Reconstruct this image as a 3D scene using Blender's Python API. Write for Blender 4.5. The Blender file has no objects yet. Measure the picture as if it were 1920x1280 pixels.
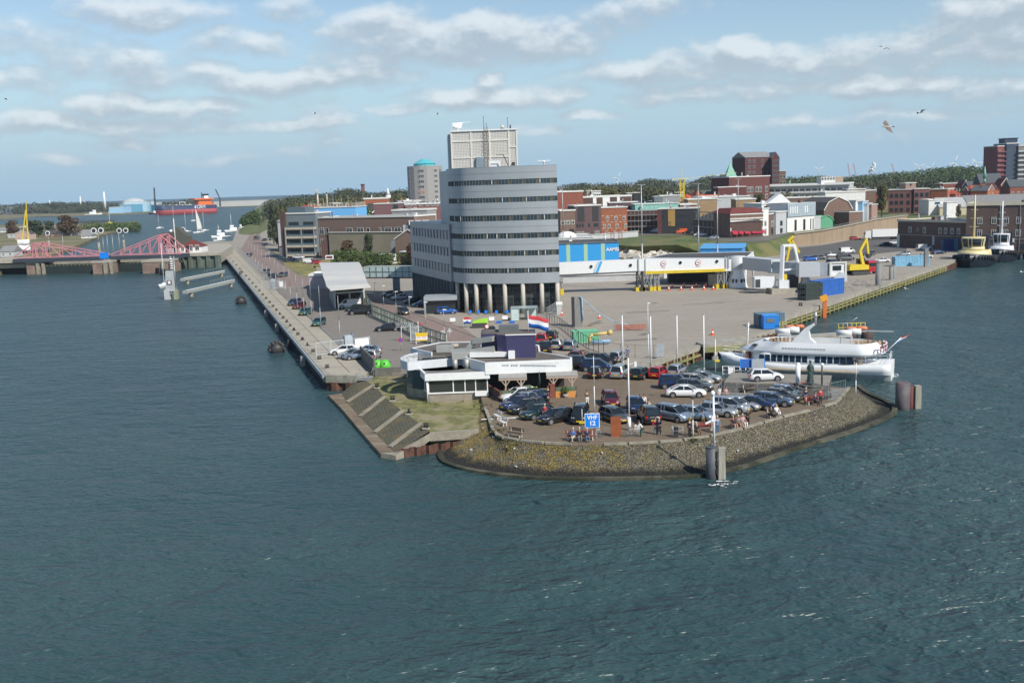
import bpy,bmesh,math,random
from mathutils import Vector,Matrix
from mathutils.geometry import tessellate_polygon
R_=random.Random(7)
PI=math.pi
rad=math.radians
SC=bpy.context.scene
COL=SC.collection
# --- camera
FPX=1950.0;PITCH=rad(8.5);ROLL=rad(1.9);CZ=24.7;WZ=-2.1
cp,sp,cr,sr=math.cos(PITCH),math.sin(PITCH),math.cos(ROLL),math.sin(ROLL)
FW=Vector((0,cp,-sp));U0=Vector((0,sp,cp));R0=Vector((1,0,0))
RT=R0*cr-U0*sr;UP=U0*cr+R0*sr
cam=bpy.data.cameras.new('camera');camo=bpy.data.objects.new('camera',cam);COL.objects.link(camo)
cam.sensor_width=36;cam.lens=36*FPX/1920;cam.clip_start=1;cam.clip_end=40000
m=Matrix.Identity(4)
for i in range(3):
 m[i][0]=RT[i];m[i][1]=UP[i];m[i][2]=-FW[i]
m[0][3],m[1][3],m[2][3]=0,0,CZ
camo.matrix_world=m
SC.camera=camo
def ray(px,py):
 return FW+RT*((px-960)/FPX)+UP*((640-py)/FPX)
def G(px,py,z=0.0):
 "ground point seen at a pixel of the survey photo"
 d=ray(px,py);t=(z-CZ)/d.z
 return Vector((d.x*t,d.y*t,z))
def D(px,py,y):
 d=ray(px,py);t=y/d.y
 return Vector((d.x*t,y,CZ+d.z*t))
def XY(px,y):
 v=D(px,400,y);return Vector((v.x,v.y,0))
def g2(l,z=0.0):
 return[(G(a,b,z).x,G(a,b,z).y)for a,b in l]
# --- world and sun
SUN_EL=rad(43);SUN_AZ=rad(139)
W=bpy.data.worlds.new('World');SC.world=W;W.use_nodes=True
nt=W.node_tree;nt.nodes.clear()
def N(t,kind,**kw):
 n=t.nodes.new(kind)
 for k,v in kw.items():setattr(n,k,v)
 return n
def mth(t,op,a,b=None,c=None,clamp=False):
 n=N(t,'ShaderNodeMath',operation=op);n.use_clamp=clamp
 for i,v in enumerate((a,b,c)):
  if v is None:continue
  if isinstance(v,(int,float)):n.inputs[i].default_value=v
  else:t.links.new(v,n.inputs[i])
 return n.outputs[0]
def vmt(t,op,a,b=None):
 n=N(t,'ShaderNodeVectorMath',operation=op)
 for i,v in enumerate((a,b)):
  if v is None:continue
  if isinstance(v,(tuple,list)):n.inputs[i].default_value=v
  else:t.links.new(v,n.inputs[i])
 return n.outputs['Value']if op in('DOT_PRODUCT','LENGTH')else n.outputs[0]
def azel(px,py):
 d=ray(px,py).normalized();return math.atan2(d.x,d.y),math.asin(d.z)
BLOBS=[(880,78,260,40,1.1),(1045,72,80,34,1.0),(720,45,120,30,.8),(690,105,110,18,.8),(265,20,125,24,.9),(60,75,90,30,.5),(440,82,100,22,.55),(215,118,140,28,.65),(560,152,230,22,.9),(690,138,70,18,1.0),(360,135,90,22,.7),(205,192,70,24,1.0),(330,202,150,16,.8),(150,238,330,18,.75),(560,232,110,12,.7),(918,152,38,18,1.0),(930,186,165,22,1.0),(745,208,55,9,.6),(1400,102,55,26,1.35),(1300,128,240,26,.75),(1560,110,250,34,.8),(1640,162,180,18,.9),(1860,40,110,50,1.0),(1800,92,150,30,.8),(1420,172,280,18,.75),(1110,220,60,8,.6),(1760,205,180,14,.5),(230,272,60,10,.5),(1190,22,120,22,.5),(540,16,60,16,.6),(1880,165,110,20,.6),(120,302,60,8,.4),(980,248,90,8,.4),(1520,235,120,8,.35),(400,300,90,7,.35),(30,160,110,22,.6)]
gt=bpy.data.node_groups.new('cloud_density','ShaderNodeTree')
gt.interface.new_socket('V',in_out='INPUT',socket_type='NodeSocketVector')
gt.interface.new_socket('D',in_out='OUTPUT',socket_type='NodeSocketFloat')
gi=N(gt,'NodeGroupInput');go=N(gt,'NodeGroupOutput')
wn=N(gt,'ShaderNodeTexNoise');wn.inputs['Scale'].default_value=16;wn.inputs['Detail'].default_value=4
gt.links.new(gi.outputs[0],wn.inputs['Vector'])
wv=vmt(gt,'MULTIPLY',vmt(gt,'SUBTRACT',wn.outputs['Color'],(.5,.5,.5)),(.05,.028,0))
pv=vmt(gt,'ADD',gi.outputs[0],wv)
acc=None
for(cx,cy,hw,hh,wgt)in BLOBS:
 a,e=azel(cx,cy);kx,ky=FPX/(hw*1.12),FPX/(hh*1.3)
 s=vmt(gt,'MULTIPLY',vmt(gt,'SUBTRACT',pv,(a,e,0)),(kx,ky,0))
 q=mth(gt,'MULTIPLY_ADD',vmt(gt,'DOT_PRODUCT',s,s),-wgt,wgt)
 acc=q if acc is None else mth(gt,'MAXIMUM',acc,q)
sc3=vmt(gt,'MULTIPLY',gi.outputs[0],(1,1.75,1))
fn=N(gt,'ShaderNodeTexNoise');fn.inputs['Scale'].default_value=26;fn.inputs['Detail'].default_value=9;fn.inputs['Roughness'].default_value=.58
gt.links.new(sc3,fn.inputs['Vector'])
bn=N(gt,'ShaderNodeTexNoise');bn.inputs['Scale'].default_value=4.5;bn.inputs['Detail'].default_value=3
gt.links.new(sc3,bn.inputs['Vector'])
acc=mth(gt,'MAXIMUM',acc,mth(gt,'MULTIPLY_ADD',bn.outputs[0],3.2,-1.95))
dd=mth(gt,'ADD',mth(gt,'MULTIPLY',acc,1.05),mth(gt,'MULTIPLY_ADD',fn.outputs[0],2.3,-1.3))
gt.links.new(dd,go.inputs[0])
tc=N(nt,'ShaderNodeTexCoord');sx=N(nt,'ShaderNodeSeparateXYZ')
nt.links.new(vmt(nt,'NORMALIZE',tc.outputs['Generated']),sx.inputs[0])
az=mth(nt,'ARCTAN2',sx.outputs[0],sx.outputs[1]);el=mth(nt,'ARCSINE',sx.outputs[2])
cxy=N(nt,'ShaderNodeCombineXYZ');nt.links.new(az,cxy.inputs[0]);nt.links.new(el,cxy.inputs[1])
g1=N(nt,'ShaderNodeGroup');g1.node_tree=gt;nt.links.new(cxy.outputs[0],g1.inputs[0])
gb=N(nt,'ShaderNodeGroup');gb.node_tree=gt
nt.links.new(vmt(nt,'ADD',cxy.outputs[0],(.004,.011,0)),gb.inputs[0])
def smooth(t,v,a,b):
 n=N(t,'ShaderNodeMapRange',interpolation_type='SMOOTHSTEP');t.links.new(v,n.inputs[0])
 n.inputs[1].default_value=a;n.inputs[2].default_value=b;return n.outputs[0]
cover=smooth(nt,g1.outputs[0],-.45,.75)
hz=smooth(nt,el,.005,.05)
cover=mth(nt,'MULTIPLY',cover,mth(nt,'MULTIPLY_ADD',hz,.75,.1))
lit=smooth(nt,mth(nt,'SUBTRACT',g1.outputs[0],gb.outputs[0]),-.3,1.0)
sky=N(nt,'ShaderNodeTexSky',sky_type='NISHITA');sky.sun_disc=False
sky.sun_elevation=SUN_EL;sky.sun_rotation=SUN_AZ;sky.air_density=1.1;sky.dust_density=.2;sky.ozone_density=2.5
def mixc(t,f,a,b,mode='MIX'):
 n=N(t,'ShaderNodeMix',data_type='RGBA',blend_type=mode)
 if isinstance(f,(int,float)):n.inputs[0].default_value=f
 else:t.links.new(f,n.inputs[0])
 for i,v in((6,a),(7,b)):
  if isinstance(v,(tuple,list)):n.inputs[i].default_value=(*v[:3],1)
  else:t.links.new(v,n.inputs[i])
 return n.outputs[2]
ccol=mixc(nt,lit,(3.9,4.5,5.1),(7.3,7.7,7.9))
tint=mixc(nt,smooth(nt,el,.20,-.02),sky.outputs[0],(3.35,5.2,6.75))
scol=mixc(nt,mth(nt,'MULTIPLY',cover,.88),tint,ccol)
bg=N(nt,'ShaderNodeBackground');bg.inputs[1].default_value=.101
wo=N(nt,'ShaderNodeOutputWorld');nt.links.new(scol,bg.inputs[0]);nt.links.new(bg.outputs[0],wo.inputs[0])
sun=bpy.data.lights.new('sun','SUN');sun.energy=4.4;sun.angle=rad(.55);sun.color=(1,.95,.86)
suno=bpy.data.objects.new('sun',sun);COL.objects.link(suno)
sd=Vector((math.sin(SUN_AZ)*math.cos(SUN_EL),math.cos(SUN_AZ)*math.cos(SUN_EL),math.sin(SUN_EL)))
suno.rotation_euler=sd.to_track_quat('Z','Y').to_euler()
SC.render.engine='CYCLES'
SC.view_settings.view_transform='Standard';SC.view_settings.look='None';SC.view_settings.exposure=.22;SC.view_settings.gamma=1
# --- materials
MC={}
def mat(name,col=(.5,.5,.5),rough=.75,metal=0,var=.12,scale=1.5,bump=0,bscale=8,col2=None,thr=None,spec=None,coat=0,world=False,stretch=None,emit=0):
 if name in MC:return MC[name]
 m=bpy.data.materials.new(name);m.use_nodes=True;t=m.node_tree
 b=t.nodes['Principled BSDF'];b.inputs['Roughness'].default_value=rough;b.inputs['Metallic'].default_value=metal
 if spec is not None:b.inputs['Specular IOR Level'].default_value=spec
 if coat:b.inputs['Coat Weight'].default_value=coat;b.inputs['Coat Roughness'].default_value=.05
 if world:v=N(t,'ShaderNodeNewGeometry').outputs['Position']
 else:v=N(t,'ShaderNodeTexCoord').outputs['Object']
 if stretch:v=vmt(t,'MULTIPLY',v,stretch)
 if var or col2:
  n=N(t,'ShaderNodeTexNoise');n.inputs['Scale'].default_value=scale;n.inputs['Detail'].default_value=6;n.inputs['Roughness'].default_value=.65
  t.links.new(v,n.inputs['Vector'])
  lo=tuple(c*(1-var)for c in col);hi=tuple(min(1,c*(1+var))for c in col)
  base=mixc(t,smooth(t,n.outputs[0],.3,.7),lo,hi)
  if col2:
   n2=N(t,'ShaderNodeTexNoise');n2.inputs['Scale'].default_value=scale*.37;n2.inputs['Detail'].default_value=8;n2.inputs['Roughness'].default_value=.7
   t.links.new(v,n2.inputs['Vector']);a=thr if thr is not None else.55
   base=mixc(t,smooth(t,n2.outputs[0],a-.05,a+.07),base,col2)
  t.links.new(base,b.inputs['Base Color'])
 else:b.inputs['Base Color'].default_value=(*col,1)
 if bump:
  n=N(t,'ShaderNodeTexNoise');n.inputs['Scale'].default_value=bscale;n.inputs['Detail'].default_value=5;t.links.new(v,n.inputs['Vector'])
  bu=N(t,'ShaderNodeBump');bu.inputs['Strength'].default_value=bump;bu.inputs['Distance'].default_value=.1
  t.links.new(n.outputs[0],bu.inputs['Height']);t.links.new(bu.outputs[0],b.inputs['Normal'])
 if emit:b.inputs['Emission Color'].default_value=(*col,1);b.inputs['Emission Strength'].default_value=emit
 MC[name]=m;return m
def paving(name,col,joint,sx,sy,rough=.85,var=.1,big=.12,bigcol=None,rot=0,jw=.03,patch=.5):
 "blocks or slabs with joints, dirt patches and stains of their own shape"
 m=bpy.data.materials.new(name);m.use_nodes=True;t=m.node_tree;b=t.nodes['Principled BSDF'];b.inputs['Roughness'].default_value=rough
 pos=N(t,'ShaderNodeNewGeometry').outputs['Position']
 mp=N(t,'ShaderNodeMapping');mp.inputs['Rotation'].default_value=(0,0,rot);t.links.new(pos,mp.inputs[0])
 br=N(t,'ShaderNodeTexBrick');br.inputs['Scale'].default_value=1;br.inputs['Brick Width'].default_value=sx;br.inputs['Row Height'].default_value=sy
 br.inputs['Mortar Size'].default_value=jw;br.inputs['Mortar Smooth'].default_value=.3;br.inputs['Bias'].default_value=0
 br.inputs['Color1'].default_value=(*[c*(1-var)for c in col],1);br.inputs['Color2'].default_value=(*[c*(1+var)for c in col],1);br.inputs['Mortar'].default_value=(*joint,1)
 t.links.new(mp.outputs[0],br.inputs[0])
 n=N(t,'ShaderNodeTexNoise');n.inputs['Scale'].default_value=big;n.inputs['Detail'].default_value=8;n.inputs['Roughness'].default_value=.7;t.links.new(pos,n.inputs['Vector'])
 bc=bigcol or tuple(c*.72 for c in col)
 c=mixc(t,mth(t,'MULTIPLY',smooth(t,n.outputs[0],.42,.68),patch),br.outputs[0],bc)
 n3=N(t,'ShaderNodeTexNoise');n3.inputs['Scale'].default_value=1.3;n3.inputs['Detail'].default_value=5;t.links.new(pos,n3.inputs['Vector'])
 c=mixc(t,mth(t,'MULTIPLY',smooth(t,n3.outputs[0],.5,.8),.35),c,tuple(x*.6 for x in col))
 n4=N(t,'ShaderNodeTexNoise');n4.inputs['Scale'].default_value=.5;n4.inputs['Detail'].default_value=6;n4.inputs['Distortion'].default_value=1.2;t.links.new(vmt(t,'MULTIPLY',mp.outputs[0],(.12,1.4,1)),n4.inputs['Vector'])
 c=mixc(t,mth(t,'MULTIPLY',smooth(t,n4.outputs[0],.55,.72),.28),c,tuple(x*.62 for x in col))
 t.links.new(c,b.inputs['Base Color']);MC[name]=m;return m
def glass(name='window_glass',col=(.02,.03,.035),rough=.06):
 if name in MC:return MC[name]
 m=bpy.data.materials.new(name);m.use_nodes=True;b=m.node_tree.nodes['Principled BSDF']
 b.inputs['Base Color'].default_value=(*col,1);b.inputs['Roughness'].default_value=rough;b.inputs['Specular IOR Level'].default_value=.8
 MC[name]=m;return m
def C3(h):
 "sRGB hex to linear"
 v=[int(h[i:i+2],16)/255 for i in(0,2,4)]
 return tuple(x/12.92 if x<.04045 else((x+.055)/1.055)**2.4 for x in v)
# --- mesh builder
class MB:
 def __init__(s):s.v=[];s.f=[];s.m=[];s.sm=[];s.cur=0;s.T=None
 def add(s,vs,fs,smooth=False):
  o=len(s.v)
  if s.T is not None:vs=[s.T@Vector(p)for p in vs]
  s.v+=[tuple(p)for p in vs];s.f+=[tuple(o+i for i in f)for f in fs]
  s.m+=[s.cur]*len(fs);s.sm+=[smooth]*len(fs);return s
 def at(s,x=0,y=0,z=0,rz=0,rx=0,ry=0):
  s.T=Matrix.Translation((x,y,z))@Matrix.Rotation(rz,4,'Z')@Matrix.Rotation(ry,4,'Y')@Matrix.Rotation(rx,4,'X');return s
 def mi(s,i):s.cur=i;return s
 def box(s,x0,x1,y0,y1,z0,z1):
  return s.add([(x0,y0,z0),(x1,y0,z0),(x1,y1,z0),(x0,y1,z0),(x0,y0,z1),(x1,y0,z1),(x1,y1,z1),(x0,y1,z1)],[(0,3,2,1),(4,5,6,7),(0,1,5,4),(1,2,6,5),(2,3,7,6),(3,0,4,7)])
 def cb(s,x,y,z,sx,sy,sz):return s.box(x-sx/2,x+sx/2,y-sy/2,y+sy/2,z-sz/2,z+sz/2)
 def cyl(s,p0,p1,r0,r1=None,n=10,caps=True,sm=True):
  r1=r0 if r1 is None else r1;p0=Vector(p0);p1=Vector(p1);d=(p1-p0)
  if d.length<1e-6:return s
  q=d.normalized().to_track_quat('Z','Y');vs=[]
  for i in range(n):
   a=2*PI*i/n;w=q@Vector((math.cos(a),math.sin(a),0));vs+=[p0+w*r0,p1+w*r1]
  fs=[(2*i,2*((i+1)%n),2*((i+1)%n)+1,2*i+1)for i in range(n)]
  s.add(vs,fs,sm and n>5)
  if caps:s.add([vs[2*i]for i in range(n)][::-1],[tuple(range(n))]);s.add([vs[2*i+1]for i in range(n)],[tuple(range(n))])
  return s
 def tube(s,pts,r,n=6):
  for a,b in zip(pts[:-1],pts[1:]):s.cyl(a,b,r,r,n)
  return s
 def bar(s,a,b,w,h=None):
  "square bar"
  h=h or w;a=Vector(a);b=Vector(b);d=b-a;L=d.length
  if L<1e-6:return s
  q=d.normalized().to_track_quat('X','Z');vs=[]
  for x in(0,L):
   for y,z in((-w/2,-h/2),(w/2,-h/2),(w/2,h/2),(-w/2,h/2)):vs.append(a+q@Vector((x,y,z)))
  return s.add(vs,[(0,1,2,3)[::-1],(4,5,6,7),(0,1,5,4),(1,2,6,5),(2,3,7,6),(3,0,4,7)])
 def prism(s,pts,z0,z1,top=None,cap=True):
  "polygon (ccw) extruded; top: other outline for the upper ring"
  n=len(pts);top=top or pts
  area=sum(pts[i][0]*pts[(i+1)%n][1]-pts[(i+1)%n][0]*pts[i][1]for i in range(n))
  if area<0:pts=pts[::-1];top=top[::-1]
  vs=[(x,y,z0)for x,y in pts]+[(x,y,z1)for x,y in top]
  fs=[(i,(i+1)%n,(i+1)%n+n,i+n)for i in range(n)]
  if cap:
   for tri in tessellate_polygon([[Vector((x,y,0))for x,y in top]]):
    a,b,c=tri;(ax,ay),(bx,by),(qx,qy)=top[a],top[b],top[c]
    if(bx-ax)*(qy-ay)-(by-ay)*(qx-ax)<0:a,c=c,a
    fs.append((a+n,b+n,c+n));fs.append((c,b,a))
  return s.add(vs,fs)
 def ext(s,prof,x0,x1,axis='x'):
  "profile in (y,z) extruded along x (axis x) or (x,z) along y"
  n=len(prof)
  if axis=='x':vs=[(x0,a,b)for a,b in prof]+[(x1,a,b)for a,b in prof]
  else:vs=[(a,x0,b)for a,b in prof]+[(a,x1,b)for a,b in prof]
  fs=[(i,(i+1)%n,(i+1)%n+n,i+n)for i in range(n)]
  for tri in tessellate_polygon([[Vector((a,b,0))for a,b in prof]]):fs.append(tuple(tri));fs.append(tuple(i+n for i in reversed(tri)))
  return s.add(vs,fs)
 def loft(s,secs,closed=True,caps=True,sm=True):
  n=len(secs[0]);vs=[p for q in secs for p in q];fs=[]
  for k in range(len(secs)-1):
   for i in range(n if closed else n-1):
    j=(i+1)%n;fs.append((k*n+i,k*n+j,(k+1)*n+j,(k+1)*n+i))
  s.add(vs,fs,sm)
  if caps:s.add(secs[0],[tuple(range(n))[::-1]]);s.add(secs[-1],[tuple(range(n))])
  return s
 def lathe(s,prof,n=16,cx=0,cy=0,a0=0,a1=2*PI):
  full=abs(a1-a0-2*PI)<1e-4;m_=n if full else n+1
  secs=[[(cx+r*math.cos(a0+(a1-a0)*i/n),cy+r*math.sin(a0+(a1-a0)*i/n),z)for i in range(m_)]for r,z in prof]
  return s.loft(secs,closed=full,caps=False)
 def ball(s,c,rx,ry=None,rz=None,n=10,k=6):
  ry=ry or rx;rz=rz or rx
  secs=[[(c[0]+rx*math.sin(PI*j/k)*math.cos(2*PI*i/n),c[1]+ry*math.sin(PI*j/k)*math.sin(2*PI*i/n),c[2]-rz*math.cos(PI*j/k))for i in range(n)]for j in range(k+1)]
  return s.loft(secs,caps=False)
 def mesh(s,name,mats):
  me=bpy.data.meshes.new(name);me.from_pydata(s.v,[],s.f)
  for a in(mats if isinstance(mats,(list,tuple))else[mats]):me.materials.append(a)
  me.polygons.foreach_set('material_index',s.m);me.polygons.foreach_set('use_smooth',s.sm);me.validate()
  bm=bmesh.new();bm.from_mesh(me);bmesh.ops.remove_doubles(bm,verts=bm.verts,dist=1e-4);bmesh.ops.recalc_face_normals(bm,faces=bm.faces);bm.to_mesh(me);bm.free()
  return me
 def build(s,name,mats,parent=None,**kw):
  o=bpy.data.objects.new(name,s.mesh(name,mats));COL.objects.link(o)
  if parent is not None:o.parent=parent
  return tag(o,**kw)
def tag(o,label=None,cat=None,group=None,kind=None,loc=None,rz=None):
 if label:o['label']=label
 if cat:o['category']=cat
 if group:o['group']=group
 if kind:o['kind']=kind
 if loc is not None:o.location=loc
 if rz is not None:o.rotation_euler[2]=rz
 return o
def thing(name,label,cat,loc=(0,0,0),rz=0,group=None):
 o=bpy.data.objects.new(name,None);COL.objects.link(o);o.empty_display_size=.1
 return tag(o,label,cat,group,None,loc,rz)
def dup(o,parent=None,loc=None,rz=None,label=None,group=None,mats=None,scale=None):
 "copy a thing with its parts and sub-parts; mats maps a material name to another for this copy"
 c=o.copy();COL.objects.link(c)
 if parent is not None:c.parent=parent;c.matrix_parent_inverse=o.matrix_parent_inverse
 if loc is not None:c.location=loc
 if rz is not None:c.rotation_euler[2]=rz
 if label:c['label']=label
 if group:c['group']=group
 if scale:c.scale=(scale,)*3 if isinstance(scale,(int,float))else scale
 if mats and c.type=='MESH':
  for i,sl in enumerate(c.material_slots):
   nm=o.data.materials[i].name
   if nm in mats:sl.link='OBJECT';sl.material=mats[nm]
 for ch in KIDS.get(o.name)or[x for x in COL.objects if x.parent==o]:dup(ch,c,mats=mats)
 return c
KIDS={}
def learn(o):
 "remember the children of a source thing so that copies are quick"
 ks=[x for x in COL.objects if x.parent==o]
 KIDS[o.name]=ks
 for k in ks:learn(k)
ORD=['first','second','third','fourth','fifth','sixth','seventh','eighth','ninth','tenth','eleventh','twelfth','thirteenth','fourteenth','fifteenth','sixteenth','seventeenth','eighteenth','nineteenth','twentieth','twenty-first','twenty-second','twenty-third','twenty-fourth','twenty-fifth','twenty-sixth','twenty-seventh','twenty-eighth','twenty-ninth','thirtieth']
# --- setting materials
M_conc=mat('quay_concrete',(.36,.33,.27),.85,var=.14,scale=.6,world=True,bump=.2)
M_concd=mat('old_concrete',(.27,.245,.19),.9,var=.25,scale=.8,world=True,bump=.4,col2=(.13,.12,.08),thr=.6)
M_grass=mat('grass_turf',(.15,.15,.05),.95,var=.35,scale=.9,world=True,bump=.6,bscale=5,col2=(.25,.215,.13),thr=.53)
M_dike=mat('dike_grass',(.085,.11,.03),.95,var=.3,scale=.15,world=True,col2=(.15,.135,.055),thr=.52)
M_rust=mat('rusty_sheet_pile',(.10,.045,.03),.85,var=.4,scale=1.2,world=True,bump=.3)
M_darkpile=mat('tarred_pile',(.035,.035,.036),.8,var=.4,scale=.8,world=True,bump=.3,col2=(.07,.065,.04),thr=.6)
M_slab=paving('quay_slab',(.37,.335,.265),(.24,.22,.17),6.0,2.6,rot=rad(17.5),jw=.02,var=.04,big=.12,patch=.3)
M_yard=paving('yard_block',(.31,.275,.225),(.24,.21,.17),3.2,1.6,var=.05,big=.05,jw=.05,bigcol=(.26,.23,.19),patch=.7)
M_lotp=paving('clay_paver',(.165,.122,.080),(.09,.07,.05),.42,.21,var=.16,jw=.015,big=.10,bigcol=(.20,.155,.11),patch=.6)
M_lotl=paving('grey_block',(.20,.178,.155),(.14,.125,.105),9.0,.8,rot=rad(-6),var=.07,jw=.04,big=.08,bigcol=(.235,.205,.17),patch=.5)
M_road=paving('red_road_block',(.24,.175,.15),(.18,.13,.11),2.0,1.0,var=.05,jw=.03,big=.06,bigcol=(.20,.155,.135),patch=.6)
M_asph=mat('asphalt',(.10,.095,.088),.9,var=.15,scale=.3,world=True)
M_white=mat('white_paint',(.74,.74,.72),.5,var=.04)
M_mark=mat('road_marking',(.6,.59,.56),.7,var=.2,scale=1.5,world=True)
def slab(name,px,z1,z0,m_,z=None,world=None,**kw):
 pts=world or g2(px,z1 if z is None else z)
 return MB().prism(pts,z0,z1).build(name,m_,kind='structure',**kw)
def sheet(name,px,z,m_,world=None,th=.03,**kw):
 pts=world or g2(px,z)
 n=len(pts);mb=MB();tri=tessellate_polygon([[Vector((x,y,0))for x,y in pts]]);fs=[]
 for a,b,c in tri:
  (ax,ay),(bx,by),(qx,qy)=pts[a],pts[b],pts[c]
  if(bx-ax)*(qy-ay)-(by-ay)*(qx-ax)<0:a,c=c,a
  fs.append((a,b,c))
 mb.add([(x,y,z)for x,y in pts],fs)
 return mb.build(name,m_,kind='structure',**kw)
# --- water
def water_mat():
 m=bpy.data.materials.new('harbour_water');m.use_nodes=True;t=m.node_tree;b=t.nodes['Principled BSDF']
 pos=N(t,'ShaderNodeNewGeometry').outputs['Position']
 b.inputs['Roughness'].default_value=.33;b.inputs['IOR'].default_value=1.33
 n0=N(t,'ShaderNodeTexNoise');n0.inputs['Scale'].default_value=.035;n0.inputs['Detail'].default_value=5;t.links.new(pos,n0.inputs['Vector'])
 n1=N(t,'ShaderNodeTexNoise');n1.inputs['Scale'].default_value=.45;n1.inputs['Detail'].default_value=3;t.links.new(pos,n1.inputs['Vector'])
 c=mixc(t,smooth(t,n0.outputs[0],.35,.65),(.025,.058,.063),(.035,.074,.076))
 t.links.new(c,b.inputs['Base Color'])
 hs=None
 for sc,st,det,amp,rot in((.13,(1,1.6,1),2,1.1,.25),(.36,(.85,1.5,1),3,.40,-.2),(.85,(.8,1.5,1),2,.16,.35)):
  mp=N(t,'ShaderNodeMapping');mp.inputs['Rotation'].default_value=(0,0,rot);mp.inputs['Scale'].default_value=st;t.links.new(pos,mp.inputs[0])
  n=N(t,'ShaderNodeTexNoise');n.inputs['Scale'].default_value=sc;n.inputs['Detail'].default_value=det;n.inputs['Roughness'].default_value=.55;n.inputs['Distortion'].default_value=.25
  t.links.new(mp.outputs[0],n.inputs['Vector'])
  v_=n.outputs[0]
  if sc>.3:v_=mth(t,'SUBTRACT',1,mth(t,'ABSOLUTE',mth(t,'MULTIPLY_ADD',v_,2.4,-1.2)))
  h=mth(t,'MULTIPLY',v_,amp);hs=h if hs is None else mth(t,'ADD',hs,h)
 wind=mth(t,'MULTIPLY_ADD',smooth(t,n0.outputs[0],.3,.7),.5,.7)
 bu=N(t,'ShaderNodeBump');bu.inputs['Strength'].default_value=1;bu.inputs['Distance'].default_value=1.6
 t.links.new(mth(t,'MULTIPLY',hs,wind),bu.inputs['Height']);t.links.new(bu.outputs[0],b.inputs['Normal'])
 return m
M_water=water_mat()
sheet('water',None,WZ,M_water,world=[(-14000,-600),(14000,-600),(14000,14000),(-14000,14000)])
# --- main land: outline in survey pixels at ground level
QEDGE=[(613,703),(415,470)]
KERB=[(1592,727),(1568,755),(1517.5,770),(1467,782),(1392,804),(1330,818),(1280,825.6),(1235,829),(1177,832),(1130,833.5),(1074,833.6),(1020.6,831),(974,826.6),(945.6,822),(933,816),(924,806),(913.6,775),(905,756)]
land_px=QEDGE+[(404,470.5),(332,473),(331,463),(352,457),(392,452.5),(436,452),(441,438),(453,417),(470,399),(484,387.5)]
land=g2(land_px)
land+=g2([(500,385.5)])+[(-900,12500),(12500,12500),(12500,300)]
land+=[(420,296),(146.5,318),(138.3,312.5)]+g2([(1770,495),(1461,597),(1461,618),(1306,650),(1186,692),(1250,701),(1332,708),(1450,716),(1555,724)])
land+=g2(KERB)+g2([(901,741),(870,737),(790,726),(760,700),(690,697),(685,704)])
MB().prism(land,WZ-2,0).build('ground',M_yard,kind='structure')
e=.004
QIN=[(445.6,469),(490.6,515.6),(545,570),(586,601),(637,647),(668,676),(690,697)]
sheet('quay_apron',QEDGE[::-1]+[(613,703)][:0]+[(685,704)]+QIN[::-1],e,M_slab)
sheet('parking_lot',[(545,570),(586,601),(637,647),(668,676),(690,697),(760,699),(796,668),(836,650),(800,632),(700,592),(690,578),(640,565),(590,545),(560,537),(515,541)],e,M_lotl)
sheet('road',[(445.6,469),(490.6,515.6),(515,541),(560,537),(590,545),(640,565),(690,578),(700,592),(800,632),(836,650),(900,636),(868,614),(800,590),(740,574),(700,552),(620,530),(571,517),(534,499),(504,478),(497,462),(488,440),(492,425),(505,418),(486,412),(476,422),(468,440),(455,462)],e,M_road)
sheet('side_road',[(504,478),(534,499),(590,494),(640,498),(640,486),(560,476),(510,466)],2*e,M_asph)
sheet('front_parking',[(1592,727),(1568,755),(1517.5,770),(1467,782),(1392,804),(1330,818),(1280,825.6),(1235,829),(1177,832),(1130,833.5),(1074,833.6),(1020.6,831),(974,826.6),(945.6,822),(933,816),(924,806),(913.6,775),(905,756),(901,741),(900,700),(1000,690),(1050,668),(1095,655),(1186,692),(1250,701),(1332,708),(1450,716),(1555,724)],e,M_lotp)
sheet('front_footpath',[(1010,640),(1050,668),(1000,690),(900,700),(872,660),(905,640),(960,634)],1.5*e,M_lotl)
sheet('harbour_walk',[(1340,735),(1330,722),(1360,716),(1592,729),(1568,752),(1530,747),(1420,746)],2*e,mat('grey_flags',(.20,.195,.18),.85,var=.1,scale=.8,world=True))
rr=random.Random(21)
for i in range(26):
 g=G(rr.uniform(1080,1560),rr.uniform(560,640));L,w_,a_=rr.uniform(1,9),rr.uniform(.12,1.6),rr.choice((.08,1.0,2.55))+rr.uniform(-.1,.1);c_,s_=math.cos(a_),math.sin(a_)
 if i%3==0:L,w_=rr.uniform(8,20),.12
 if Vector((g.x-43.8,g.y-168.4)).dot(Vector((.838,-.546)))>-9:continue
 sheet('tar_patch' if i%3 else 'worn_line',None,2*e+.0007*i,mat('tar_patch',(.15,.14,.125),.9,var=.3,world=True)if i%3 else mat('worn_line',(.40,.39,.36),.85,var=.35,scale=2,world=True),world=[(g.x+c_*u*L/2-s_*v*w_/2,g.y+s_*u*L/2+c_*v*w_/2)for u,v in((-1,-1),(1,-1),(1,1),(-1,1))])
def strip(name,a,b,w,z,m_,**kw):
 a=Vector(a);b=Vector(b);d=(b-a).normalized();n=Vector((-d.y,d.x))*w/2
 return sheet(name,None,z,m_,world=[tuple(a-n),tuple(b-n),tuple(b+n),tuple(a+n)],**kw)
for i,(a,b,w)in enumerate([((903,786),(1112,775),.55),((1128,774),(1196,765),.5),((1218,768),(1256,765),.3),((1075,783),(1100,781),.5)]):
 strip('painted_line',g2([a])[0],g2([b])[0],w,2*e+.001*i,M_mark)
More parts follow.
